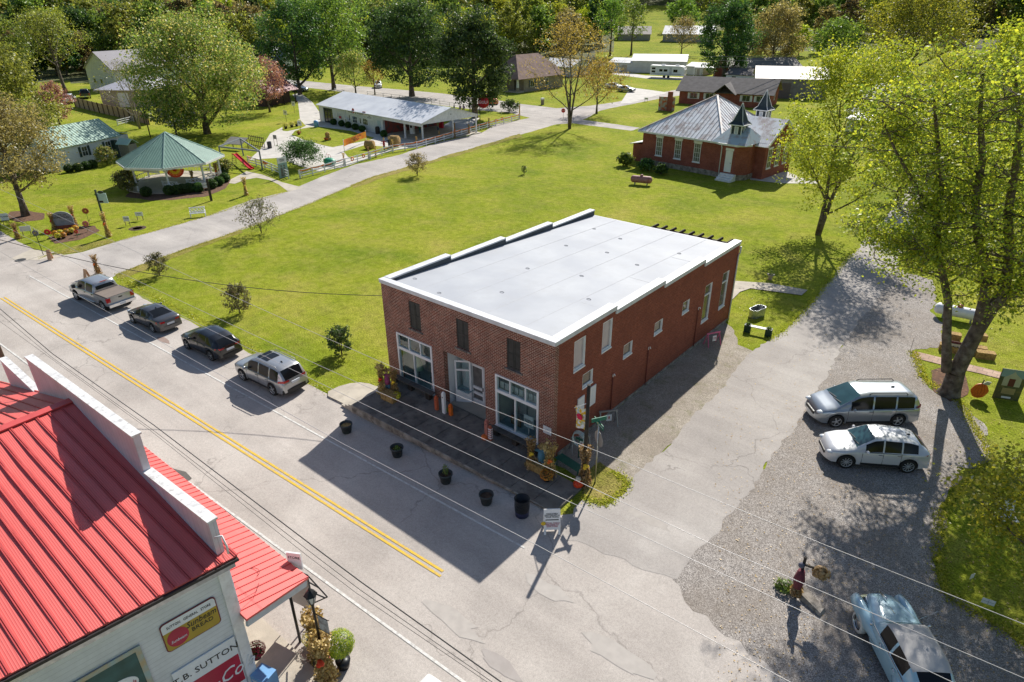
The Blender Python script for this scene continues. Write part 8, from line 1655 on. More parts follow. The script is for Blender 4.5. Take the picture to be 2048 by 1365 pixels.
q = P(1907, 706); t = thing('face_board', 'pale board with two eyes and a smile propped on the straw bales', 'decoration', q, R(12)); b = MB(); b.box(-0.32, 0.32, -0.02, 0.02, 0.05, 0.6); b.build('board', M('cream_board', (0.6, 0.55, 0.45), 0.8), t)
for x in (-0.12, 0.12): b = MB(); b.ball((x, -0.025, 0.42), 0.05, 6, sq=(1, 0.3, 1)); b.build('eye', BLACK, t)
b = MB(); b.tube([(0.2*math.cos(a), -0.03, 0.3+0.12*math.sin(a)) for a in np.linspace(math.pi+0.4, 2*math.pi-0.4, 8)], 0.012, 5); b.build('smile', BLACK, t); b = MB(); b.box(-0.45, 0.5, 0.03, 0.06, 0.1, 0.75); b.build('backing', M('maroon_board', (0.12, 0.03, 0.03), 0.7), t)
q = P(1953, 798); t = thing('pumpkin_cutout', 'large flat wooden orange pumpkin cutout standing by the gravel edge', 'decoration', q, R(28)); b = MB(); b.prism([((0.42+0.02*math.cos(6*a))*math.cos(a), 0.52+0.45*math.sin(a)) for a in np.linspace(0, 2*math.pi, 40, endpoint=False)], -0.02, 0.02, 0, TX); b.build('board', PUMPK, t)
for k in (-0.24, -0.08, 0.08, 0.24): b = MB(); b.tube([(k*(1-0.5*abs(z)), -0.024, 0.52+z*0.38) for z in np.linspace(-1, 1, 7)], 0.008, 4); b.build('rib_line', M('dark_orange', (0.4, 0.08, 0.01), 0.6), t)
b = MB(); b.beam((0, 0, 0.95), (0.05, 0, 1.2), 0.07, 0.04); b.build('stem', WOOD, t); b = MB(); b.prism([(0.02, 0.95), (0.35, 0.9), (0.42, 1.1), (0.2, 1.12)], -0.03, 0.03, 0, TX); b.build('leaf', M('leaf_board', (0.45, 0.45, 0.32), 0.8), t)
qa, qb = P(1984, 795), P(2036, 803); rz, wl = frame_from(qa, qb); hh = hgt(qa, 737); t = thing('painted_board', 'tall dark painted board showing a pale house, standing by the brick path', 'sign', ((qa.x+qb.x)/2, (qa.y+qb.y)/2, 0), rz)
b = MB(); b.box(-wl/2, wl/2, 0, 0.04, 0, hh); b.build('board', M('mural_ground', (0.05, 0.07, 0.035), 0.6, var=((0.12, 0.11, 0.04), 3), stain=((0.25, 0.2, 0.06), 5, 0.7)), t)
def plate_(nm, pts, mat, y=-0.006): b = MB(); b.prism([(a*wl, c*hh) for a, c in pts], -y, -y+0.003, 0, TX); b.build(nm, mat, t)
plate_('painted_sky', [(-0.48, 0.74), (0.48, 0.74), (0.48, 0.99), (-0.48, 0.99)], M('mural_sky', (0.22, 0.33, 0.33), 0.7), -0.003); plate_('painted_house', [(-0.34, 0.45), (0.34, 0.45), (0.34, 0.72), (0.08, 0.86), (0.0, 0.95), (-0.08, 0.86), (-0.34, 0.72)], M('mural_wall', (0.42, 0.42, 0.30), 0.7)); plate_('painted_door', [(-0.12, 0.45), (0.12, 0.45), (0.12, 0.7), (-0.12, 0.7)], M('mural_door', (0.12, 0.03, 0.02), 0.7), -0.0105); plate_('painted_caption', [(-0.25, 0.18), (0.25, 0.18), (0.25, 0.38), (-0.25, 0.38)], M('mural_tan', (0.35, 0.28, 0.13), 0.7)); plate_('caption_strip', [(-0.18, 0.04), (0.18, 0.04), (0.18, 0.1), (-0.18, 0.1)], CLEANW)
q = P(2040, 770); t = thing('white_board', 'white board with a purple edge at the right margin behind the painted board', 'sign', (q.x+0.7, q.y, 0), R(15)); b = MB(); b.box(-0.6, 0.6, 0, 0.04, 0.3, 1.1); b.build('board', CLEANW, t); b = MB(); b.box(-0.6, 0.6, -0.01, -0.002, 0.3, 0.38); b.build('edge', M('purple', (0.15, 0.05, 0.3), 0.6), t)
for px, py in ((1938, 968), (1940, 1165)): q = P(px, py); t = thing('yard_marker', 'small white marker card on a wire in the shaded grass, %s' % ('the upper one' if py < 1000 else 'the middle one'), 'marker', q, R(60)); b = MB(); b.box(-0.1, 0.1, 0, 0.01, 0.2, 0.42); b.build('card', CLEANW, t); b = MB(); b.cyl((0, 0.005, 0), 0.006, 0.25, 4); b.build('wire', GREY, t)
q = P(1973, 1213); t = thing('yard_marker', 'white square marker card with crossed lines at the lower edge of the shaded grass', 'marker', q, R(10)); b = MB(); b.box(-0.2, 0.2, 0, 0.01, 0.1, 0.34); b.build('card', CLEANW, t); b = MB(); b.box(-0.005, 0.005, -0.005, -0.001, 0.12, 0.32); b.box(-0.19, 0.19, -0.005, -0.0012, 0.215, 0.225); b.build('lines', GREY, t)
q = P(2010, 1050); t = thing('lawn_chair', 'white folding frame standing on the shaded grass behind the yellow branches', 'chair', q, R(30)); b = MB(); b.box(-0.3, 0.3, -0.25, 0.25, 0.38, 0.42); b.build('seat', CLEANW, t); b = MB(); b.beam((0, 0.25, 0.4), (0, 0.45, 1.0), 0.6, 0.03); b.build('backrest', CLEANW, t)
for x in (-0.27, 0.27): b = MB(); b.beam((x, -0.3, 0), (x, 0.2, 0.42), 0.03, 0.03); b.beam((x, 0.3, 0), (x, -0.2, 0.42), 0.03, 0.03); b.build('leg', CLEANW, t)
q = P(1820, 704); b = MB(); b.cyl((0, 0, 0), 0.012, 0.95, 5); tag(b.build('iron_stake', DKWOOD, None, q), 'thin dark stake standing at the left end of the brick paver path', 'stake')
q = P(1898, 541); t = thing('traffic_cone', 'small orange cone on the grass behind the maple stems', 'cone', q); b = MB(); b.box(-0.17, 0.17, -0.17, 0.17, 0, 0.03); b.build('base', ORANGE, t); b = MB(); b.lathe([(0.13, 0.03), (0.03, 0.6), (0, 0.6)], n=12); b.build('body', M('cone_orange', (0.75, 0.06, 0.01), 0.5), t)
q = P(1590, 1195); t = thing('decorated_post', 'post with a dark figure, corn husks and crossbar standing in the gravel lot', 'decoration', q); hp = hgt(q, 1115); b = MB(); b.beam((0, 0, 0), (0.0, 0, hp), 0.09, 0.09); b.beam((-0.1, 0, hp*0.82), (0.7, 0.05, hp*0.86), 0.06, 0.06); b.build('post', DKWOOD, t)
b = MB(); b.tube([(0, -0.1, hp*0.3), (0, -0.12, hp*0.5), (0, -0.1, hp*0.72)], [0.14, 0.2, 0.12], 10); b.build('cloth_figure', M('dark_red_cloth', (0.16, 0.04, 0.05), 0.9), t); b = MB(); b.ball((-0.05, -0.1, hp*0.83), 0.11, 8); b.build('head', M('sack2', (0.12, 0.12, 0.16), 0.8), t)
leaves_child(t, 'husks', np.vstack([blob(220, 0.30, (0.6, 0, hp*0.82), 71, (1, 0.7, 0.9)), blob(260, 0.25, (0, -0.05, hp*0.22), 72, (0.8, 0.8, 1.5))]), 0.17, 'husk', 71); leaves_child(t, 'ivy', blob(320, 0.36, (-0.45, 0.1, 0.22), 73, (1.1, 0.9, 0.6)), 0.12, 'green', 73)
q = P(1612, 1200); b = MB(); b.add([(-0.55, 0.32, 0), (-0.15, -0.18, 0), (0.75, -0.34, 0), (0.72, 0.08, 0), (-0.45, 0.42, 0), (-0.5, 0.3, 0.2), (-0.15, -0.12, 0.22), (0.68, -0.28, 0.14), (0.66, 0.02, 0.16), (-0.4, 0.36, 0.24)], [(0, 4, 3, 2, 1), (5, 6, 7, 8, 9), (0, 1, 6, 5), (1, 2, 7, 6), (2, 3, 8, 7), (3, 4, 9, 8), (4, 0, 5, 9)]); tag(b.build('kerb_stone', WALLCONC, None, q, R(-12)), 'long stained stone slab lying at the foot of the decorated post', 'stone')
q = P(655, 1356); hl = hgt(q, 1180); t = thing('street_lamp', 'black lantern street lamp with a small hanging banner beside the red roofed store', 'street lamp', q)
b = MB(); b.lathe([(0.14, 0), (0.14, 0.1), (0.07, 0.3), (0.045, 0.4), (0.04, hl-0.65), (0.07, hl-0.6), (0.05, hl-0.55)], n=12); b.build('pole', BLACK, t); b = MB(); b.lathe([(0.08, hl-0.55), (0.17, hl-0.2), (0.17, hl-0.19), (0.08, hl-0.54)], n=6, smooth=False); b.build('lantern_glass', M('frosted', (0.5, 0.52, 0.52), 0.3), t)
b = MB()
for k in range(6): a = R(60*k); b.beam((0.08*math.cos(a), 0.08*math.sin(a), hl-0.56), (0.175*math.cos(a), 0.175*math.sin(a), hl-0.18), 0.02, 0.02)
b.lathe([(0.08, hl-0.57), (0.09, hl-0.54)], n=6); b.lathe([(0.21, hl-0.2), (0.12, hl-0.08), (0.05, hl-0.02), (0.03, hl+0.05), (0, hl+0.1)], n=6, smooth=False); b.build('lantern_cap', BLACK, t)
b = MB(); b.tube([(0, 0, hl-1.0), (0.55, 0.1, hl-1.0), (0.6, 0.1, hl-0.95)], 0.014, 5); b.tube([(0, 0, hl-1.62), (0.55, 0.1, hl-1.62), (0.6, 0.1, hl-1.57)], 0.014, 5); b.build('banner_arm', BLACK, t)
bn = thing('lamp_banner', 'small grey picture banner hanging on the side of the street lamp', 'banner', (q.x+0.32, q.y+0.06, hl-1.31), R(10)); b = MB(); b.box(-0.2, 0.2, -0.008, 0.008, -0.29, 0.29); b.build('cloth', M('banner_print', (0.45, 0.46, 0.48), 0.8, var=((0.22, 0.2, 0.2), 5, 0.4, 0.6)), bn)
q = P(683, 1275); t = thing('topiary_ball', 'round yellow green clipped ball tree in a pot beside the street lamp', 'topiary', P(688, 1334)); q2 = P(688, 1334); zt = 1.15
b = MB(); b.cyl((0, 0, 0.3), 0.03, 0.9, 6); b.build('trunk', BARK, t); b = MB(); b.lathe([(0, 0), (0.18, 0), (0.25, 0.35), (0, 0.33)], n=14); b.build('pot', BLACK, t); leaves_child(t, 'crown', blob(3800, 0.48, (0, 0, zt), 81, (1, 1, 0.95), 0.6), 0.06, 'maple', 81)
mum(P(524, 1350), 'crimson red chrysanthemum on the blue newspaper box by the store wall', 'mumr', 0.3, seed=83).location.z = 0.85
q = P(537, 1385); t = thing('newspaper_box', 'light blue newspaper box on the concrete walk below the red flowers', 'newspaper box', q, R(15)); b = MB(); b.box(-0.3, 0.3, -0.25, 0.25, 0.1, 0.95); b.build('cabinet', M('sky_blue', (0.20, 0.42, 0.72), 0.4), t); b = MB(); b.box(-0.22, 0.22, -0.27, -0.25, 0.5, 0.85); b.build('window', M('paper_white', (0.6, 0.68, 0.78), 0.4), t); b = MB(); b.box(-0.25, 0.25, -0.2, 0.2, 0, 0.1); b.build('base', BLACK, t); text_mesh('lettering', 'NEWS', 0.16, INK, t, (0, -0.275, 0.68), ROTU)
mum(P(628, 1290), 'golden yellow flower basket between the two corn stalk bundles', 'mumy', 0.34, seed=85); mum(P(650, 1330), 'dark magenta flower pot in front of the lamp corn stalks', 'mumr', 0.2, seed=87)
q = P(600, 1190, 2.9); t = thing('hanging_sign', 'large blank backed hanging sign in a black iron frame at the store porch corner', 'sign', P(612, 1215, 1.0), R(12)); t.location.z = 0
b = MB(); b.box(-0.65, 0.35, -0.02, 0.02, 1.0, 2.6); b.build('board', M('sign_back_pale', (0.48, 0.43, 0.41), 0.7), t); b = MB()
for a_, c_ in (((-0.65, 2.65), (0.4, 2.72)), ((0.4, 2.72), (1.15, 2.1)), ((1.15, 2.1), (0.5, 1.5)), ((0.4, 2.72), (0.4, 0.7)), ((0.4, 2.4), (0.85, 2.36)), ((0.4, 1.95), (1.05, 2.0)), ((-0.65, 1.0), (-0.65, 0.7))): b.beam((a_[0], 0, a_[1]), (c_[0], 0, c_[1]), 0.035, 0.035)
b.build('iron_frame', BLACK, t)
q = P(591, 1128, 2.9); t = thing('roof_sign', 'small white sign board rising above the porch roof edge', 'sign', q, R(30)); b = MB(); b.box(-0.25, 0.25, -0.03, 0.03, -0.2, 0.5); b.build('board', WHITE, t); text_mesh('lettering', 'STORE', 0.14, INK, t, (0, -0.034, 0.3), ROTU); b = MB(); b.cyl((0, 0, -2.7), 0.03, 2.5, 6); b.build('post', BLACK, t)
def pole(name, label, base, h, arm=True, arm_r=0, r_=0.14, mat=None):
 t = thing(name, label, 'utility pole', base, arm_r); b = MB(); b.tube([(0, 0, -0.2), (0, 0, h)], [r_, r_*0.7], 10); b.build('shaft', mat or WOOD, t)
 if arm:
  b = MB(); b.beam((-1.2, 0.12, h-0.6), (1.2, 0.12, h-0.6), 0.1, 0.12); b.build('crossarm', WOOD, t)
  for x in (-1.1, -0.4, 0.4, 1.1): b = MB(); b.cyl((x, 0.12, h-0.54), 0.04, 0.14, 6); b.build('insulator', GREY, t)
 return t
pl = P(28, 772); pole('utility_pole', 'brown wooden utility pole rising at the left edge beside the store false front', pl, 11.0, True, R(90)); pole('utility_pole', 'grey wooden pole with a crossarm above the schoolhouse yard at the right', P(1717, 215), hgt(P(1717, 215), 113), True, R(10), mat=M('grey_pole', (0.45, 0.43, 0.40), 0.8)); pole('utility_pole', 'wooden pole with crossarm and transformer in front of the dormered house', P(537, 175), hgt(P(537, 175), 72), True, R(5)); pole('utility_pole', 'slim pole beside the bare tree near the fence', P(301, 275), hgt(P(301, 275), 205), False, r_=0.1)
pole('utility_pole', 'slender pole behind the white barn among the trees', P(330, 165), hgt(P(330, 165), 82), True, R(0))
WIRE = M('aluminium_wire', (0.50, 0.48, 0.48), 0.4, 0.3); CABLE = M('black_cable', (0.03, 0.03, 0.03), 0.6)
def wire(label, pts, z, mat=WIRE, r_=0.008, sag=0.0, ext=(30, 30)):
 w_ = [P(px, py, z) for px, py in pts]; d0 = (w_[0]-w_[1]).normalized(); d1 = (w_[-1]-w_[-2]).normalized(); w_ = [w_[0]+d0*ext[0]]+w_+[w_[-1]+d1*ext[1]]
 b = MB(); b.tube(w_, r_, 5); tag(b.build('overhead_wire', mat), label, 'wire')
wire('uppermost pale overhead wire crossing from the far left to the lower right corner', [(46, 400), (455, 588), (640, 671), (926, 796), (1260, 929), (1639, 1086), (2048, 1249)], 8.6)
wire('second pale overhead wire, passing over the black crossover and the porch', [(0, 421), (191, 523), (640, 732), (1145, 958), (1428, 1091), (2048, 1357)], 8.4)
wire('third pale overhead wire, running over the silver SUV and the bucket planters', [(0, 448), (215, 560), (620, 757), (898, 891), (1260, 1061), (1428, 1140), (1905, 1365)], 8.1)
wire('lowest pale overhead wire, over the white edge line in front of the porch', [(138, 581), (686, 888), (1065, 1086), (1428, 1283), (1581, 1365)], 7.8, ext=(25, 15))
wire('thick black cable over the near lane beside the red roofed store', [(0, 618), (105, 708), (308, 851), (620, 1088), (720, 1163), (1003, 1365)], 7.0, CABLE, 0.015, ext=(8, 10)); wire('thin black line just under the thick cable over the near lane', [(0, 628), (105, 716), (308, 862), (620, 1104), (720, 1180), (985, 1365)], 6.9, CABLE, 0.007, ext=(8, 10)); wire('thinnest black line, lowest of the three over the near lane', [(100, 716), (300, 861), (612, 1110), (712, 1186), (975, 1365)], 6.7, CABLE, 0.006, ext=(8, 10))
a, c_ = P(0, 480, 7.5), V(-W_, 0.3, 5.25); b = MB(); b.tube([a.lerp(c_, t)-V(0, 0, 1.6*4*t*(1-t)*0.5) for t in np.linspace(0, 1, 14)], 0.018, 5); tag(b.build('service_cable', CABLE), 'dark twisted service cable sagging over the lawn to the brick store corner', 'wire')
for yy, lb in ((112, 'top'), (120, 'middle'), (133, 'lowest')):
 b = MB(); a, c_ = P(1717, yy, 8.0), P(1090, yy+2, 8.0); base = P(1717, 215); dd = ray(1717, yy); k = ((base-CAM).dot(AF))/dd.dot(AF); p0 = CAM+dd*k; dd = ray(1120, yy+3); p1 = CAM+dd*(k*1.05); dd = ray(2080, yy+38); p2 = CAM+dd*(k*0.85); b.tube([p1, p0, p2], 0.03, 4); tag(b.build('overhead_wire', WIRE), '%s thin wire crossing in front of the dense dark tree near the barns' % lb, 'wire')
# ---------------------------------------------------------------- fences
def rail_fence(name, label, pts, h=1.05, rails=(0.28, 0.62, 0.96), step=2.4, mat=WHITE, ps=0.11, rw_=0.045, rh=0.12, bunt=None):
 w_ = [P(*p) for p in pts]; t = thing(name, label, 'fence', w_[0]); o0 = w_[0]
 for a, c in zip(w_, w_[1:]):
  L_ = (c-a).length; n = max(1, round(L_/step))
  for z in rails: b = MB(); b.beam(a-o0+V(0, 0, z), c-o0+V(0, 0, z), rw_, rh); b.build('rail', mat, t)
  for k in range(n+(1 if c is w_[-1] else 0)): q = a.lerp(c, k/n)-o0; b = MB(); b.box(q.x-ps/2, q.x+ps/2, q.y-ps/2, q.y+ps/2, 0, h); b.build('post', mat, t)
  if bunt:
   b = MB(); m_ = n*8; rb_ = random.Random(int(a.x*7))
   for k in range(m_): q = a.lerp(c, k/m_)-o0; q2 = a.lerp(c, (k+1)/m_)-o0; s_ = 0.08+0.10*abs(math.sin(k*math.pi/8)); b.beam(q+V(0, -0.06, h-s_), q2+V(0, -0.06, h-0.08-0.10*abs(math.sin((k+1)*math.pi/8))), 0.07, 0.10+rb_.random()*0.06)
   b.build('garland', bunt, t)
 return t
GARL = M('garland_orange', (0.78, 0.12, 0.02), 0.8, var=((0.8, 0.32, 0.03), 5))
rail_fence('rail_fence', 'white three rail fence with orange garland along the side road, left of the gate', [(601, 357), (650, 345), (689, 333)], bunt=GARL)
rail_fence('rail_fence', 'long white rail fence with orange garland along the side road, right of the gate', [(741, 319), (786, 305), (834, 298), (905, 277), (975, 257), (1038, 240)], bunt=GARL)
rail_fence('rail_fence', 'white rail fence dividing the playground from the yard behind the gazebo', [(497, 328), (530, 337), (560, 350), (578, 358)])
gq, gr = P(691, 333), P(739, 319); rz, wl = frame_from(gq, gr); t = thing('fence_gate', 'white double gate with two orange wreaths beside the side road', 'gate', gq, rz)
for z in (0.15, 0.5, 0.95): b = MB(); b.box(0.05, wl-0.05, -0.03, 0.03, z-0.05, z+0.05); b.build('rail', WHITE, t)
for x in (0.05, wl/2, wl-0.05): b = MB(); b.box(x-0.06, x+0.06, -0.035, 0.035, 0.0, 1.05); b.build('post', WHITE, t)
for x in (wl*0.28, wl*0.75): b = MB(); b.tube([(x+0.22*math.cos(a), -0.08, 0.7+0.22*math.sin(a)) for a in np.linspace(0, 6.3, 14)], 0.07, 5, cap=False); b.build('wreath', GARL, t)
rail_fence('metal_fence', 'low grey pipe fence along the cross street behind the filling station', [(735, 192), (800, 200), (880, 212), (960, 224), (1003, 231)], h=1.0, rails=(0.5, 0.95), mat=GALV, ps=0.06, rw_=0.05, rh=0.05, step=3.0)
rail_fence('rail_fence', 'short white rail fence behind the cottage beside the bare tree', [(236, 252), (268, 244)], mat=WHITE); rail_fence('rail_fence', 'short white rail fence right of the bare tree', [(283, 243), (305, 238)], mat=WHITE)
w_ = [P(152, 214), P(200, 226), P(262, 240), P(300, 250)]; t = thing('wooden_fence', 'tan vertical board privacy fence behind the cottage', 'fence', w_[0]); PLK = plank_mat('fence_boards', (0.36, 0.24, 0.14), (0.44, 0.30, 0.18), (0.30, 0.20, 0.12), 0.14)
for a, c in zip(w_, w_[1:]):
 b = MB(); b.beam(a-w_[0]+V(0, 0, 0.95), c-w_[0]+V(0, 0, 0.95), 0.04, 1.9); b.build('panel', PLK, t); n = max(1, round((c-a).length/2.5))
 for k in range(n+1): q = a.lerp(c, k/n)-w_[0]; b = MB(); b.box(q.x-.07, q.x+.07, q.y-.16, q.y-.04, 0, 2.0); b.build('post', WOOD, t)
# ---------------------------------------------------------------- town sign bed
q = P(130, 458); t = thing('town_sign', 'grey half round carved town sign standing in the flower bed at the far left', 'sign', q, R(58)); b = MB(); b.prism([(-0.95, 0.35), (0.95, 0.35), (0.95, 1.0)]+[(0.95*math.cos(a), 1.0+0.72*math.sin(a)) for a in np.linspace(0.1, math.pi-0.1, 14)]+[(-0.95, 1.0)], -0.04, 0.04, 0, TX); b.build('board', M('slate_board', (0.30, 0.32, 0.35), 0.7, var=((0.22, 0.24, 0.27), 2)), t)
text_mesh('lettering', 'SUTTON\nHOMESTEAD', 0.26, INK, t, (0, -0.05, 1.25), ROTU, sx=0.95); b = MB(); b.box(-1.0, 1.0, -0.1, 0.1, 0, 0.36); b.build('plinth', BRS, t)
SUNR = M('flower_red', (0.6, 0.03, 0.03), 0.7)
for i, (px, py, r_, z, mt_, lb) in enumerate([(99, 478, 0.30, 0.65, SUNR, 'red metal flower with yellow eye, left end of the sign bed'), (76, 482, 0.30, 0.75, M('flower_grey', (0.2, 0.18, 0.2), 0.7), 'grey brown metal flower at the far left of the sign bed'), (180, 452, 0.33, 1.5, M('flower_brown', (0.35, 0.10, 0.03), 0.7), 'tall brown orange metal flower at the right of the sign bed'), (176, 464, 0.32, 0.8, M('flower_salmon', (0.6, 0.2, 0.15), 0.7), 'salmon metal flower at the right end of the sign bed'), (155, 474, 0.2, 0.5, SUNR, 'small deep red metal flower in the middle of the sign bed')]):
 t = thing('metal_flower', lb, 'garden ornament', P(px, py), R(58)); b = MB(); b.cyl((0, 0, 0), 0.02, z, 6); b.beam((0, 0, z*0.3), (0.25, 0, z*0.5), 0.1, 0.03); b.build('stem', M('green_enamel', (0.03, 0.22, 0.06), 0.5), t)
 b = MB(); b.prism([((r_ if k % 2 else r_*0.78)*math.cos(math.pi*k/12), z+(r_ if k % 2 else r_*0.78)*math.sin(math.pi*k/12)) for k in range(24)], -0.02, 0.02, 0, TX); b.build('petals', mt_, t); b = MB(); b.ball((0, -0.03, z), r_*0.28, 6, sq=(1, 0.4, 1)); b.build('eye', YEL, t)
for i, (px, py, k) in enumerate([(112, 474, 'mum'), (122, 472, 'mumy'), (134, 470, 'mum'), (144, 468, 'mumy'), (118, 479, 'mumy'), (152, 463, 'mum'), (128, 477, 'mum')]):
 mum(P(px, py), ['orange', 'yellow'][k == 'mumy']+' flower clump in the bed before the round town sign, '+['leftmost', 'second from left', 'centre rear', 'right of centre', 'front left', 'rightmost', 'front centre'][i], k, 0.3, seed=120+i, group=None)
q = P(208, 440); t = thing('info_board', 'tall green pole carrying a pale green picture board near the gazebo', 'sign', q, R(40)); h_ = hgt(q, 380); b = MB(); b.box(-0.07, 0.07, -0.07, 0.07, 0, h_); b.build('post', M('pole_green', (0.04, 0.06, 0.04), 0.6), t); b = MB(); b.box(0.05, 0.95, -0.03, 0.03, h_-1.35, h_-0.35); p_ = b.build('board', M('mint_board', (0.45, 0.60, 0.55), 0.6, var=((0.35, 0.5, 0.48), 3)), t); b = MB(); b.box(0.1, 0.5, -0.04, -0.031, h_-1.3, h_-1.1); b.build('picture', INK, p_); b = MB(); b.ball((0.45, 0, h_-0.25), 0.3, 8, sq=(1, 0.3, 0.5)); b.build('crest', M('pole_green', (0.04, 0.06, 0.04), 0.6), t)
for px, py, w__, h__, rz_, lb in ((256, 452, 0.55, 0.5, 50, 'white square yard card right of the tall green pole'), (281, 441, 0.75, 0.4, 45, 'small printed white yard sign near the dark ground hole'), (55, 472, 0.9, 0.5, 60, 'blank white yard sign left of the flower bed'), (14, 450, 0.7, 0.7, 60, 'small picture banner sign at the far left on the shaded grass'), (413, 384, 0.7, 0.6, 50, 'white A shaped card against the gazebo edge'), (1292, 204, 0.8, 0.4, 20, 'small white sign on the grass left of the ranch house'), (602, 356, 0.5, 0.45, 40, 'small white sign at the left end of the garland fence')):
 q = P(px, py); flat_sign('yard_sign', lb, (q.x, q.y, 0.45+h__/2), R(rz_), w__, h__, WHITE, [('TOWN', h__*0.3, 0.02, INK, 1.0)] if 'blank' not in lb else [], posts=[-w__*0.35, w__*0.35])
b = MB(); q = P(275, 457); b.lathe([(0, 0.0), (0.45, 0.0), (0.6, 0.05), (0.8, 0.01)], n=16); tag(b.build('ground_drain', SOIL, None, (q.x, q.y, 0.0)), 'dark oval drain hollow in the grass beside the side road', 'drain')
for px, py, ty, rt, lb in ((102, 520, 507, 55, 'orange and white folded barricade at the street junction on the left'), (176, 560, 546, 20, 'orange striped board behind the silver pickup roof')):
 q = P(px, py); t = thing('barricade', lb, 'barricade', q, R(rt)); b = MB(); b.beam((0, -0.25, 0), (0, 0, 0.9), 0.3, 0.03); b.beam((0, 0.25, 0), (0, 0, 0.9), 0.3, 0.03); b.build('board', M('barricade_board', (0.6, 0.35, 0.2), 0.7), t); b = MB(); b.box(-0.2, 0.2, -0.3, 0.3, 0, 0.05); b.build('base', CONC, t)
q = P(42, 498); t = thing('thin_signpost', 'thin black signpost leaning at the left junction corner', 'signpost', P(87, 511)); b = MB(); b.tube([(0, 0, 0), (-0.15, 0, 2.4)], 0.03, 6); tag_ = b.build('post', BLACK, t)
t = thing('tall_marker', 'dark tarred wooden post on the grass in front of the gazebo', 'post', P(423, 402)); b = MB(); b.box(-0.1, 0.1, -0.1, 0.1, 0, hgt(P(423, 402), 358)); b.build('post', DKWOOD, t)
# ---------------------------------------------------------------- playground
BLW = M('grey_blue_timber', (0.22, 0.25, 0.27), 0.8); q = P(470, 345); t = thing('swing_set', 'grey timber swing frame with long beams beside the gazebo', 'swing set', q, 0)
def rel(px, py, z=0): w = P(px, py, z); return w-q
b = MB(); h_ = 2.4; c1, c2, c3 = rel(525, 340), rel(487, 312), rel(445, 330)
for c in (c1, c2, c3): b = MB(); b.beam(V(c.x, c.y, 0), V(c.x, c.y, h_), 0.14, 0.14); b.build('post', BLW, t)
for a, c in ((c1, c2), (c1, c3), (c2, c3)): b = MB(); b.beam(V(a.x, a.y, h_), V(c.x, c.y, h_), 0.12, 0.18); b.build('beam', BLW, t)
t = thing('slide', 'bright red playground slide with side rails beside the gazebo', 'slide', P(505, 340)); s0 = P(505, 340); s1_ = P(468, 308, 1.5); d_ = s1_-s0; b = MB()
side = V(-d_.y, d_.x, 0).normalized()*0.27; pr_pts = [V(0, 0, 0.12), V(d_.x*0.12, d_.y*0.12, 0.14), V(d_.x*0.9, d_.y*0.9, 1.42), V(d_.x, d_.y, 1.5)]
for a, c in zip(pr_pts, pr_pts[1:]): b.face([a-side, a+side, c+side, c-side])
for s_ in (-1, 1):
 for a, c in zip(pr_pts, pr_pts[1:]): b.beam(a+side*s_+V(0, 0, 0.06), c+side*s_+V(0, 0, 0.06), 0.06, 0.14)
b.build('chute', M('slide_red', (0.62, 0.01, 0.03), 0.35), t); b = MB(); e = pr_pts[-1]
for s_ in (-1, 1): b.beam(e+side*s_, V(e.x+d_.x*0.12, e.y+d_.y*0.12, 0)+side*s_, 0.05, 0.05)
for k in range(4): z = 0.3+0.3*k; w = V(e.x+d_.x*0.12*(1-z/1.5), e.y+d_.y*0.12*(1-z/1.5), z); b.beam(w-side, w+side, 0.04, 0.04)
b.build('ladder', WOOD, t)
for nm, lb, px, py, mt_ in (('toy_rider', 'orange red plastic ride toy hanging on the playground fence', 532, 338, GARL), ('toy_post', 'small orange topped fence post ornament in the playground', 500, 326, GARL)):
 t = thing(nm, lb, 'toy', P(px, py)); b = MB(); b.tube([(-0.4, 0, 0.8), (0.4, 0, 0.72)], [0.13, 0.16], 8); b.build('body', mt_, t); b = MB(); b.cyl((0, 0, 0), 0.04, 0.7, 6); b.build('stand', WHITE, t)
qa, qb = P(500, 292), P(530, 298); rz, wl = frame_from(qa, qb); t = thing('lattice_screen', 'brown slatted pallet screen standing at the yard edge', 'screen', qa, rz)
for k in range(9): b = MB(); x = wl*k/8; b.box(x-0.06, x+0.06, -0.02, 0.02, 0, 1.7); b.build('slat', WOOD, t)
for z in (0.2, 0.85, 1.5): b = MB(); b.box(0, wl, 0.022, 0.06, z-0.05, z+0.05); b.build('rail', WOOD, t)
t = thing('low_shelter', 'weathered grey low shelter roof left of the pallet screen', 'shelter', P(486, 298), R(20)); b = MB(); b.slab([(-2.2, -1.4, 0.9), (1.0, -1.4, 0.9), (1.0, 0.4, 1.6), (-2.2, 0.4, 1.6)], 0.08); b.build('roof', M('grey_boards', (0.25, 0.24, 0.22), 0.9), t)
for x in (-2.0, 0.8): b = MB(); b.box(x-.05, x+.05, 0.2, 0.3, 0, 1.5); b.build('post', WOOD, t)
t = thing('trash_can', 'dark grey cylindrical trash can on the pale concrete yard', 'trash can', P(540, 297)); b = MB(); b.lathe([(0, 0), (0.3, 0), (0.34, 0.95), (0.30, 0.98), (0.27, 0.9), (0, 0.85)], n=16); b.build('bin', DKGREY, t)
q = P(552, 292); flat_sign('stand_sign', 'small two legged metal sign on the concrete yard beside the trash can', (q.x, q.y, 1.3), R(20), 0.6, 0.6, GREY, [('i', 0.4, 0, INK, 1)], posts=[-0.28, 0.28])
qa, qb = P(560, 357), P(578, 353); rz, wl = frame_from(qa, qb); t = thing('face_cutout', 'tall blue green photo board with two painted figures beside the path', 'sign', ((qa.x+qb.x)/2, (qa.y+qb.y)/2, 0), rz); wl = max(wl, 1.2); h_ = hgt(qa, 317)
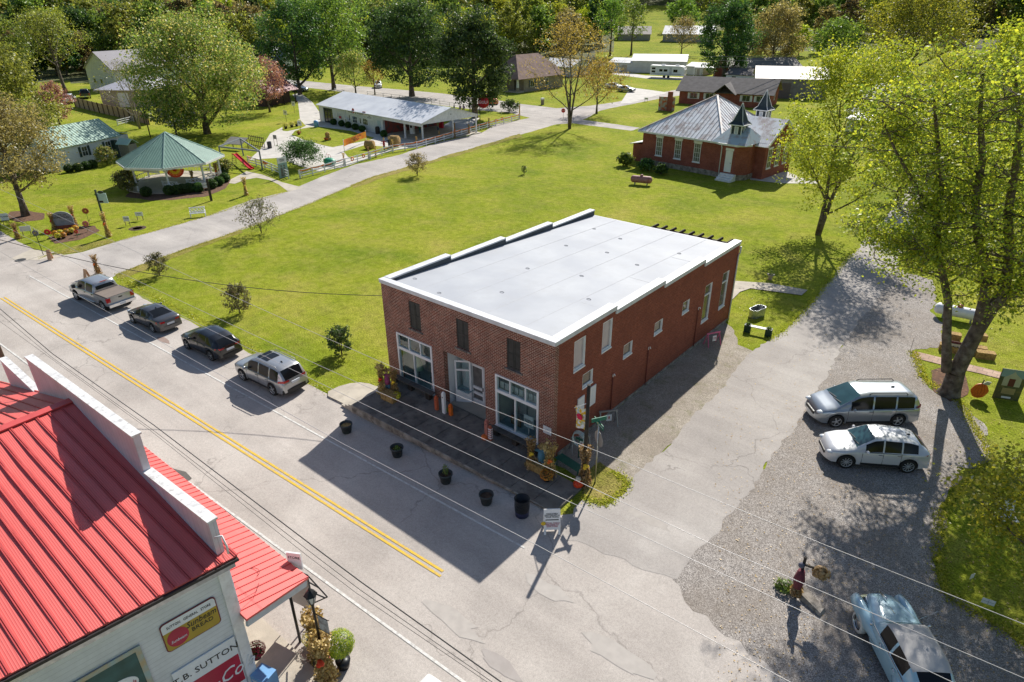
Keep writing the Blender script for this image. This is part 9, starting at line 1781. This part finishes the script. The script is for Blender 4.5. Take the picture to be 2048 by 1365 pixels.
b = MB(); b.box(-wl/2, wl/2, 0, 0.05, 0, h_); b.build('board', M('teal_board', (0.22, 0.38, 0.36), 0.8, var=((0.35, 0.42, 0.38), 2)), t); b = MB(); b.box(-wl/2, wl/2, -0.008, -0.002, h_*0.72, h_); hd_ = b.build('header', WHITE, t); text_mesh('lettering', 'GRANVILLE\nMUSEUM', 0.2, INK, hd_, (0, -0.014, h_*0.86), ROTU, sx=0.8)
for x in (-0.22, 0.2): b = MB(); b.prism([(x-0.18, 0.15), (x+0.18, 0.15), (x+0.14, h_*0.5), (x-0.14, h_*0.5)], 0.002, 0.008, 0, TX); b.prism([(x+0.11*math.cos(a), h_*0.58+0.13*math.sin(a)) for a in np.linspace(0, 6.28, 14, endpoint=False)], 0.002, 0.009, 0, TX); b.build('painted_figure', M('fig_grey', (0.18, 0.17, 0.15), 0.8), t)
# ---------------------------------------------------------------- station yard
qa, qb = P(689, 304), P(733, 285); rz, wl = frame_from(qa, qb); t = thing('festival_banner', 'long orange and yellow banner with black letters strung on two posts before the station', 'banner', qa, rz); b = MB(); vs = []
for k in range(13): x = wl*k/12; y = 0.06*math.sin(k*0.9); vs += [(x, y, 0.75), (x, y, 1.65)]
b.add(vs, [(2*k, 2*k+2, 2*k+3, 2*k+1) for k in range(12)], 0, True); b.build('cloth', M('banner_orange', (0.80, 0.36, 0.02), 0.7, var=((0.8, 0.18, 0.01), 1.2)), t); text_mesh('lettering', 'SCARECROW\nFESTIVAL', 0.42, INK, t, (wl*0.55, -0.09, 1.22), ROTU, sx=min(1.3, wl/4.0))
for x in (0, wl): b = MB(); b.cyl((x, 0, 0), 0.04, 1.8, 6); b.build('post', WHITE, t)
t = thing('pumpkin_scarecrow', 'seated straw and pumpkin figure stack in the middle of the station lawn', 'decoration', P(656, 281)); b = MB(); b.box(-0.45, 0.45, -0.3, 0.3, 0, 0.45); b.box(-0.25, 0.25, -0.25, 0.25, 0.452, 0.85); b.build('straw_base', STRAW, t)
for (x, z, r_) in ((-0.3, 0.25, 0.2), (0.25, 0.3, 0.22), (0, 0.95, 0.24)): b = MB(); b.ball((x, -0.32 if z < 0.9 else -0.05, z), r_, 8, sq=(1, 1, 0.8)); b.build('pumpkin', PUMPK, t)
leaves_child(t, 'husks', blob(260, 0.4, (0, 0, 0.95), 140, (1, 1, 1.1)), 0.2, 'husk', 140)
for px, py, r_, rz_, lb in ((740, 298, 0.62, 20, 'round hay bale lying at the left behind the garland fence'), (790, 293, 0.8, 20, 'larger round hay bale in front of the canopy behind the fence')):
 q = P(px, py); b = MB(); T = Matrix.Rotation(R(90), 4, 'Y'); b.lathe([(0, -0.6), (r_, -0.6), (r_*1.02, 0), (r_, 0.6), (0, 0.6)], n=22, T=Matrix.Translation((0, 0, r_)) @ T); tag(b.build('round_bale', STRAW, None, q, R(rz_)), lb, 'hay bale')
for i, (px, py, lb, c) in enumerate([(769, 302, 'scarecrow in red seated between the two round bales', 'red_cloth'), (779, 300, 'scarecrow in black and white beside the larger round bale', 'black_cloth'), (840, 268, 'green dressed scarecrow under the station canopy', 'green_cloth2'), (855, 256, 'black dressed scarecrow in the middle of the canopy', 'black_cloth'), (876, 262, 'tan scarecrow near the red fuel pump under the canopy', 'tan_cloth')]):
 col_ = {'red_cloth': (0.45, 0.03, 0.04), 'black_cloth': (0.03, 0.03, 0.03), 'green_cloth2': (0.02, 0.18, 0.07), 'tan_cloth': (0.35, 0.27, 0.15)}[c]; scarecrow(P(px, py), R(20), lb, M(c, col_, 0.9), 150+i, 1.75)
def pump(px, py, mt_, lb, h_=1.7):
 t = thing('fuel_pump', lb, 'fuel pump', P(px, py, 0.12), rz_st); b = MB(); b.box(-0.35, 0.35, -0.25, 0.25, 0, h_); b.build('cabinet', mt_, t); b = MB(); b.lathe([(0, -0.1), (0.28, -0.1), (0.28, 0.1), (0, 0.1)], n=16, T=Matrix.Translation((0, 0, h_+0.3)) @ Matrix.Rotation(R(90), 4, 'X')); b.build('globe', CLEANW, t); b = MB(); b.box(-0.22, 0.22, -0.27, -0.252, h_*0.6, h_*0.85); b.build('dial', CLEANW if mt_ != CLEANW else BLACK, t); b = MB(); b.tube([(0.36, 0, 1.2), (0.55, 0, 0.7), (0.42, 0, 0.4)], 0.025, 5); b.build('hose', BLACK, t)
rz_st = R(10); pump(883, 256, MATS['slide_red'], 'rounded red fuel pump at the right of the station canopy', 1.8); pump(825, 268, CLEANW, 'white fuel pump beside the front canopy column', 1.6)
for px, py, lb, mt_ in ((742, 262, 'blue grey bin against the station wall between the box balls', M('bin_blue', (0.22, 0.26, 0.42), 0.5)), (633, 255, 'light blue newspaper bin at the left corner of the station', MATS['sky_blue']), (756, 268, 'dark bench like crate at the station wall left of the door', DKWOOD)):
 t = thing('wall_bin', lb, 'bin', P(px, py), rz_st); b = MB(); b.lathe([(0, 0), (0.38, 0), (0.42, 0.9), (0.3, 1.15), (0, 1.2)], n=14); b.build('bin', mt_, t)
t = thing('cinema_table', 'low table with a red cloth and white notice inside the canopy bay', 'table', P(803, 262, 0.12), rz_st); b = MB(); b.box(-0.9, 0.9, -0.35, 0.35, 0.68, 0.74); b.build('top', RED, t)
for x in (-0.8, 0.8): b = MB(); b.box(x-.03, x+.03, -0.3, 0.3, 0, 0.68); b.build('leg', WHITE, t)
q = P(960, 242); h_ = hgt(q, 187); t = thing('round_road_sign', 'tall black pole with a round red disc sign lettered in white beside the fence', 'sign', q, R(30)); b = MB(); b.cyl((0, 0, 0), 0.07, hgt(q, 160), 8); b.build('pole', BLACK, t); b = MB(); b.lathe([(0, -0.06), (1.0, -0.06), (1.0, 0.06), (0, 0.06)], n=28, T=Matrix.Translation((0.75, 0, hgt(q, 205))) @ Matrix.Rotation(R(90), 4, 'X')); dsc = b.build('disc', M('sign_red_b', (0.55, 0.02, 0.03), 0.4), t); text_mesh('lettering', 'GULF', 0.75, CLEANW, dsc, (0.75, -0.075, hgt(q, 205)), ROTU, sx=1.0)
q = P(1126, 246); t = thing('stop_sign', 'small red octagonal stop sign at the far street junction', 'sign', q, R(35)); b = MB(); b.cyl((0, 0, 0), 0.035, 2.1, 6); b.build('post', GALV, t); b = MB(); b.lathe([(0, 0), (0.38, 0), (0.38, 0.015), (0, 0.015)], n=8, T=Matrix.Translation((0, -0.05, 2.1)) @ Matrix.Rotation(R(90), 4, 'X') @ Matrix.Rotation(R(22.5), 4, 'Z'), smooth=False); s_ = b.build('plate', M('stop_red', (0.55, 0.01, 0.02), 0.4), t); text_mesh('lettering', 'STOP', 0.24, CLEANW, s_, (0, -0.07, 2.1), ROTU)
q = P(1085, 210); t = thing('mailbox_pillar', 'pale square mailbox pillar on the bungalow lawn edge', 'mailbox', q); b = MB(); b.box(-0.25, 0.25, -0.25, 0.25, 0, 1.0); b.build('pillar', TANB, t); b = MB(); b.box(-0.3, 0.3, -0.32, 0.32, 1.0, 1.35); b.build('box', WHITE, t)
for px, py, lb in ((573, 245, 'dark post with a white poster left of the station, lower one'), (571, 205, 'small white poster sign by the cabin path, upper one'), (589, 226, 'white poster sign on a dark post beside the garden path'), (602, 268, 'dark post with a poster and orange flowers at the yard corner')):
 q = P(px, py); flat_sign('poster_sign', lb, (q.x, q.y, 1.7), R(20), 0.8, 0.8, CLEANW, [('N', 0.5, 0, INK, 1)], posts=[0])
for i, (px, py) in enumerate([(572, 258), (584, 255), (594, 253)]): mum(P(px, py), 'yellow flowering clump in the small lawn left of the station, '+['left one', 'middle one', 'right one'][i], 'mumy', 0.5, seed=170+i)
mum(P(598, 270), 'bright orange red pot of flowers at the concrete corner left of the station lawn', 'red', 0.35, seed=175)
t = thing('white_chair', 'white garden chair under the trees behind the station roof', 'chair', P(668, 180)); b = MB(); b.box(-0.6, 0.6, -0.3, 0.3, 0.4, 0.46); b.build('seat', WHITE, t); b = MB(); b.box(-0.6, 0.6, 0.3, 0.36, 0.46, 1.1); b.build('backrest', WHITE, t)
for x in (-0.55, 0.55): b = MB(); b.box(x-.04, x+.04, -0.3, 0.3, 0, 0.4); b.build('leg', WHITE, t)
qb_ = P(1332, 222); t = thing('mural_panel', 'painted panel with autumn figures beside a brick chimney by the schoolhouse corner', 'sign', qb_, R(15)); b = MB(); b.box(-1.6, 1.6, 0, 0.12, 0, 2.6); b.build('board', M('autumn_mural', (0.42, 0.42, 0.38), 0.8, var=((0.5, 0.12, 0.04), 1.6, 0.42, 0.55)), t); b = MB(); b.box(0.2, 1.1, -0.6, -0.01, 0, 3.6); b.build('brick_pier', SCB, t)
t = thing('tractor_display', 'green painted hoop topped float on the concrete behind the garland fence', 'decoration', P(660, 330)); b = MB(); b.ball((0, 0, 0.45), 0.9, 10, sq=(1.2, 0.8, 0.55)); b.build('body', M('jade', (0.03, 0.30, 0.18), 0.5), t)
for x in (-0.4, 0.1): b = MB(); b.tube([(x+0.3*math.cos(a), 0, 0.9+0.5*math.sin(a)) for a in np.linspace(0, math.pi, 10)], 0.025, 5); b.build('hoop', RED, t)
for k, (px, py, lb) in enumerate([(1004, 246, 'wreath of orange leaves hanging on the fence right of the red disc sign'), (992, 250, 'smaller red wreath on the white fence below the red disc sign')]):
 q = P(px, py); b = MB(); b.tube([(0.25*math.cos(a), -0.12, 0.7+0.25*math.sin(a)) for a in np.linspace(0, 6.3, 14)], 0.08, 5, cap=False); tag(b.build('wreath', GARL, None, q, R(60)), lb, 'wreath')
# ---------------------------------------------------------------- people by the station
SKIN = M('skin', (0.48, 0.28, 0.19), 0.6); HAIRM = M('hair_dark', (0.03, 0.02, 0.015), 0.8)
def person(loc, rz, label, top, legs, pose='stand', hair=HAIRM):
 t = thing('person', label, 'person', loc, rz); sit = pose == 'sit'; z0 = 0.10 if sit else 0.0
 hipz = 0.92 if not sit else 0.85
 J = [(0, 0, hipz), (0, 0, hipz+0.22), (0, 0, hipz+0.45), (0, 0.0, hipz+0.53), (0, -0.01, hipz+0.62), (0, -0.02, hipz+0.74)]
 rad = [0.15, 0.13, 0.16, 0.06, 0.085, 0.09]; E = [(0, 1), (1, 2), (2, 3), (3, 4), (4, 5)]
 for s in (1, -1):
  k = len(J); J += [(s*0.19, 0, hipz+0.42), (s*0.24, -0.05, hipz+0.16), (s*0.22, -0.22 if (sit or s > 0) else -0.08, hipz-0.02), (s*0.21, -0.28 if (sit or s > 0) else -0.1, hipz-0.09)]; rad += [0.065, 0.048, 0.036, 0.04]; E += [(2, k), (k, k+1), (k+1, k+2), (k+2, k+3)]
  k = len(J)
  if sit: J += [(s*0.10, -0.02, hipz-0.04), (s*0.14, -0.42, hipz-0.08), (s*0.14, -0.40, hipz-0.5), (s*0.14, -0.56, hipz-0.53)]
  else: J += [(s*0.09, 0, 0.86), (s*0.10, -0.03*s, 0.48), (s*0.11, 0.04*s, 0.08), (s*0.12, -0.14+0.04*s, 0.04)]
  rad += [0.09, 0.068, 0.045, 0.045]; E += [(0, k), (k, k+1), (k+1, k+2), (k+2, k+3)]
 me = bpy.data.meshes.new('body'); me.from_pydata(J, E, []); o = bpy.data.objects.new('body', me); COL.objects.link(o)
 md = o.modifiers.new('skin', 'SKIN')
 sv = me.skin_vertices if len(me.skin_vertices) else None
 bm = bmesh.new(); bm.from_mesh(me); ly = bm.verts.layers.skin.verify(); bm.verts.ensure_lookup_table()
 for i, v in enumerate(bm.verts): v[ly].radius = (rad[i], rad[i]*(0.72 if i < 3 else 1)); v[ly].use_root = (i == 0)
 bm.to_mesh(me); bm.free(); o.modifiers.new('sub', 'SUBSURF').levels = 1
 dg = bpy.context.evaluated_depsgraph_get(); nm = bpy.data.meshes.new_from_object(o.evaluated_get(dg)); bpy.data.objects.remove(o)
 nm.materials.clear(); [nm.materials.append(m_) for m_ in (top, legs, SKIN)]
 for f in nm.polygons:
  c = f.center; f.use_smooth = True; f.material_index = 2 if (c.z > hipz+0.50 or (abs(c.x) > 0.16 and c.z < hipz+0.05 and c.z > hipz-0.2 and c.y < -0.03)) else (0 if c.z > hipz+0.02 else 1)
 o = bpy.data.objects.new('body', nm); COL.objects.link(o); o.parent = t; b = MB(); b.ball((0, 0.015, hipz+0.77), 0.105, 8, sq=(1, 1, 0.9)); b.build('hair', hair, t); return t
def cl(n, c): return M('cloth_'+n, c, 0.9)
person(P(909, 226), R(-20), 'person in grey standing at the left of the bicycle group behind the station', cl('grey', (0.20, 0.22, 0.25)), cl('navy', (0.03, 0.04, 0.08)))
person(P(940, 224), R(60), 'person in dark shirt standing beside the dark oak trunk behind the station', cl('black', (0.03, 0.03, 0.035)), cl('tan', (0.35, 0.28, 0.2)))
person(P(945, 226), R(200), 'person in light grey standing closest to the oak trunk', cl('lightgrey', (0.40, 0.42, 0.44)), cl('slate', (0.10, 0.11, 0.13)))
person(P(921, 227), R(20), 'person in mauve seated on the left of the two bicycles', cl('mauve', (0.30, 0.2, 0.32)), cl('navy', (0.03, 0.04, 0.08)), 'sit'); person(P(928, 227), R(20), 'person in purple seated on the right of the two bicycles', cl('purple', (0.16, 0.07, 0.25)), cl('slate', (0.10, 0.11, 0.13)), 'sit')
for px, py, lb in ((919, 229, 'thin wheeled bicycle under the rider in mauve'), (929, 229, 'thin wheeled bicycle under the rider in purple')):
 t = thing('bicycle', lb, 'bicycle', P(px, py), R(20))
 for y in (-0.5, 0.5): b = MB(); b.tube([(0, y+0.33*math.cos(a), 0.35+0.33*math.sin(a)) for a in np.linspace(0, 6.3, 18)], 0.02, 4, cap=False); b.build('wheel', TYRE, t)
 b = MB(); b.tube([(0, 0.5, 0.35), (0, 0.15, 0.8), (0, -0.35, 0.8), (0, -0.5, 0.35)], 0.02, 5); b.tube([(0, 0.15, 0.8), (0, 0, 0.35), (0, -0.35, 0.8), (0, -0.33, 1.0)], 0.02, 5); b.build('frame', M('yellow_frame', (0.5, 0.4, 0.05), 0.5), t); b = MB(); b.tube([(-0.25, -0.3, 1.0), (0.25, -0.3, 1.0)], 0.018, 5); b.build('handlebar', BLACK, t); b = MB(); b.ball((0, 0.18, 0.84), 0.09, 6, sq=(0.8, 1.3, 0.5)); b.build('saddle', BLACK, t)
rng = np.random.default_rng(5); n = 2600; A = []
for k in range(n):
 px = rng.uniform(1430, 2048); py = rng.uniform(560, 1365); q = P(px, py); A.append((q.x, q.y, 0.035))
o = bpy.data.objects.new('fallen_leaves', leaf_mesh('fallen_leaves', np.array(A), 0.07, LF['husk'], rng, up=6)); COL.objects.link(o); tag(o, 'scattered fallen leaves over the gravel lot, lane and right hand grass', 'fallen leaves', kind='stuff')
def tufts(name, label, pxs, n, h, mat, seed):
 rng = np.random.default_rng(seed); w_ = [P(*p) for p in pxs]; A = []
 for a, c in zip(w_, w_[1:]):
  m_ = int(n*(c-a).length); t_ = rng.random(m_); nn = V(-(c-a).y, (c-a).x, 0).normalized()
  off_ = rng.normal(size=m_)*0.16
  for i in range(m_): q = a.lerp(c, float(t_[i]))+nn*float(off_[i]); A.append((q.x, q.y, 0.03))
 A = np.array(A); nq = len(A); ang = rng.uniform(0, 6.28, nq); w2_ = rng.uniform(0.02, 0.05, nq); hh = h*rng.uniform(0.4, 1.3, nq); dx = np.cos(ang)*w2_; dy = np.sin(ang)*w2_; lean = rng.normal(size=(nq, 2))*0.04
 vs = np.stack([A+np.stack([-dx, -dy, 0*dx], 1), A+np.stack([dx, dy, 0*dx], 1), A+np.stack([lean[:, 0], lean[:, 1], hh], 1)], 1).reshape(-1, 3)
 me = bpy.data.meshes.new(name); me.from_pydata([], [], []); me.vertices.add(3*nq); me.vertices.foreach_set('co', vs.astype(np.float32).ravel()); me.loops.add(3*nq); me.loops.foreach_set('vertex_index', np.arange(3*nq, dtype=np.int32)); me.polygons.add(nq)
 me.polygons.foreach_set('loop_start', np.arange(0, 3*nq, 3, dtype=np.int32)); me.polygons.foreach_set('loop_total', np.full(nq, 3, dtype=np.int32)); me.materials.append(mat); me.update(calc_edges=True)
 o = bpy.data.objects.new(name, me); COL.objects.link(o); tag(o, label, 'grass', kind='stuff')
GT = leaf_mat('grass_blade', (0.26, 0.30, 0.02), (0.42, 0.44, 0.03), (0.58, 0.52, 0.10), 0.5)
tufts('grass_edge', 'ragged grass along the lawn edge beside the parked cars', [(240, 556), (330, 605), (420, 650), (520, 705), (600, 752), (660, 785)], 90, 0.06, GT, 1)
tufts('grass_edge', 'ragged grass along the lawn side of the side road', [(231, 551), (292, 528), (338, 511), (480, 461), (620, 408), (745, 355), (855, 324)], 60, 0.06, GT, 2); tufts('grass_edge', 'ragged grass along the far side of the side road', [(76, 516), (226, 486), (411, 434), (577, 383)], 50, 0.06, GT, 3)
tufts('grass_edge', 'ragged grass along the left edge of the lane', [(1535, 683), (1560, 667), (1603, 628), (1640, 585), (1680, 534), (1714, 498)], 120, 0.06, GT, 4); tufts('grass_edge', 'ragged grass on the verge at the street corner', [(1163, 995), (1206, 1011), (1235, 994), (1260, 968), (1225, 942)], 200, 0.06, GT, 5)
tufts('grass_edge', 'ragged grass along the right edge of the gravel lot', [(1825, 703), (1849, 761), (1918, 802), (1984, 917), (1884, 1019), (1874, 1111), (1888, 1190), (2007, 1261), (2060, 1300)], 220, 0.065, GT, 6)
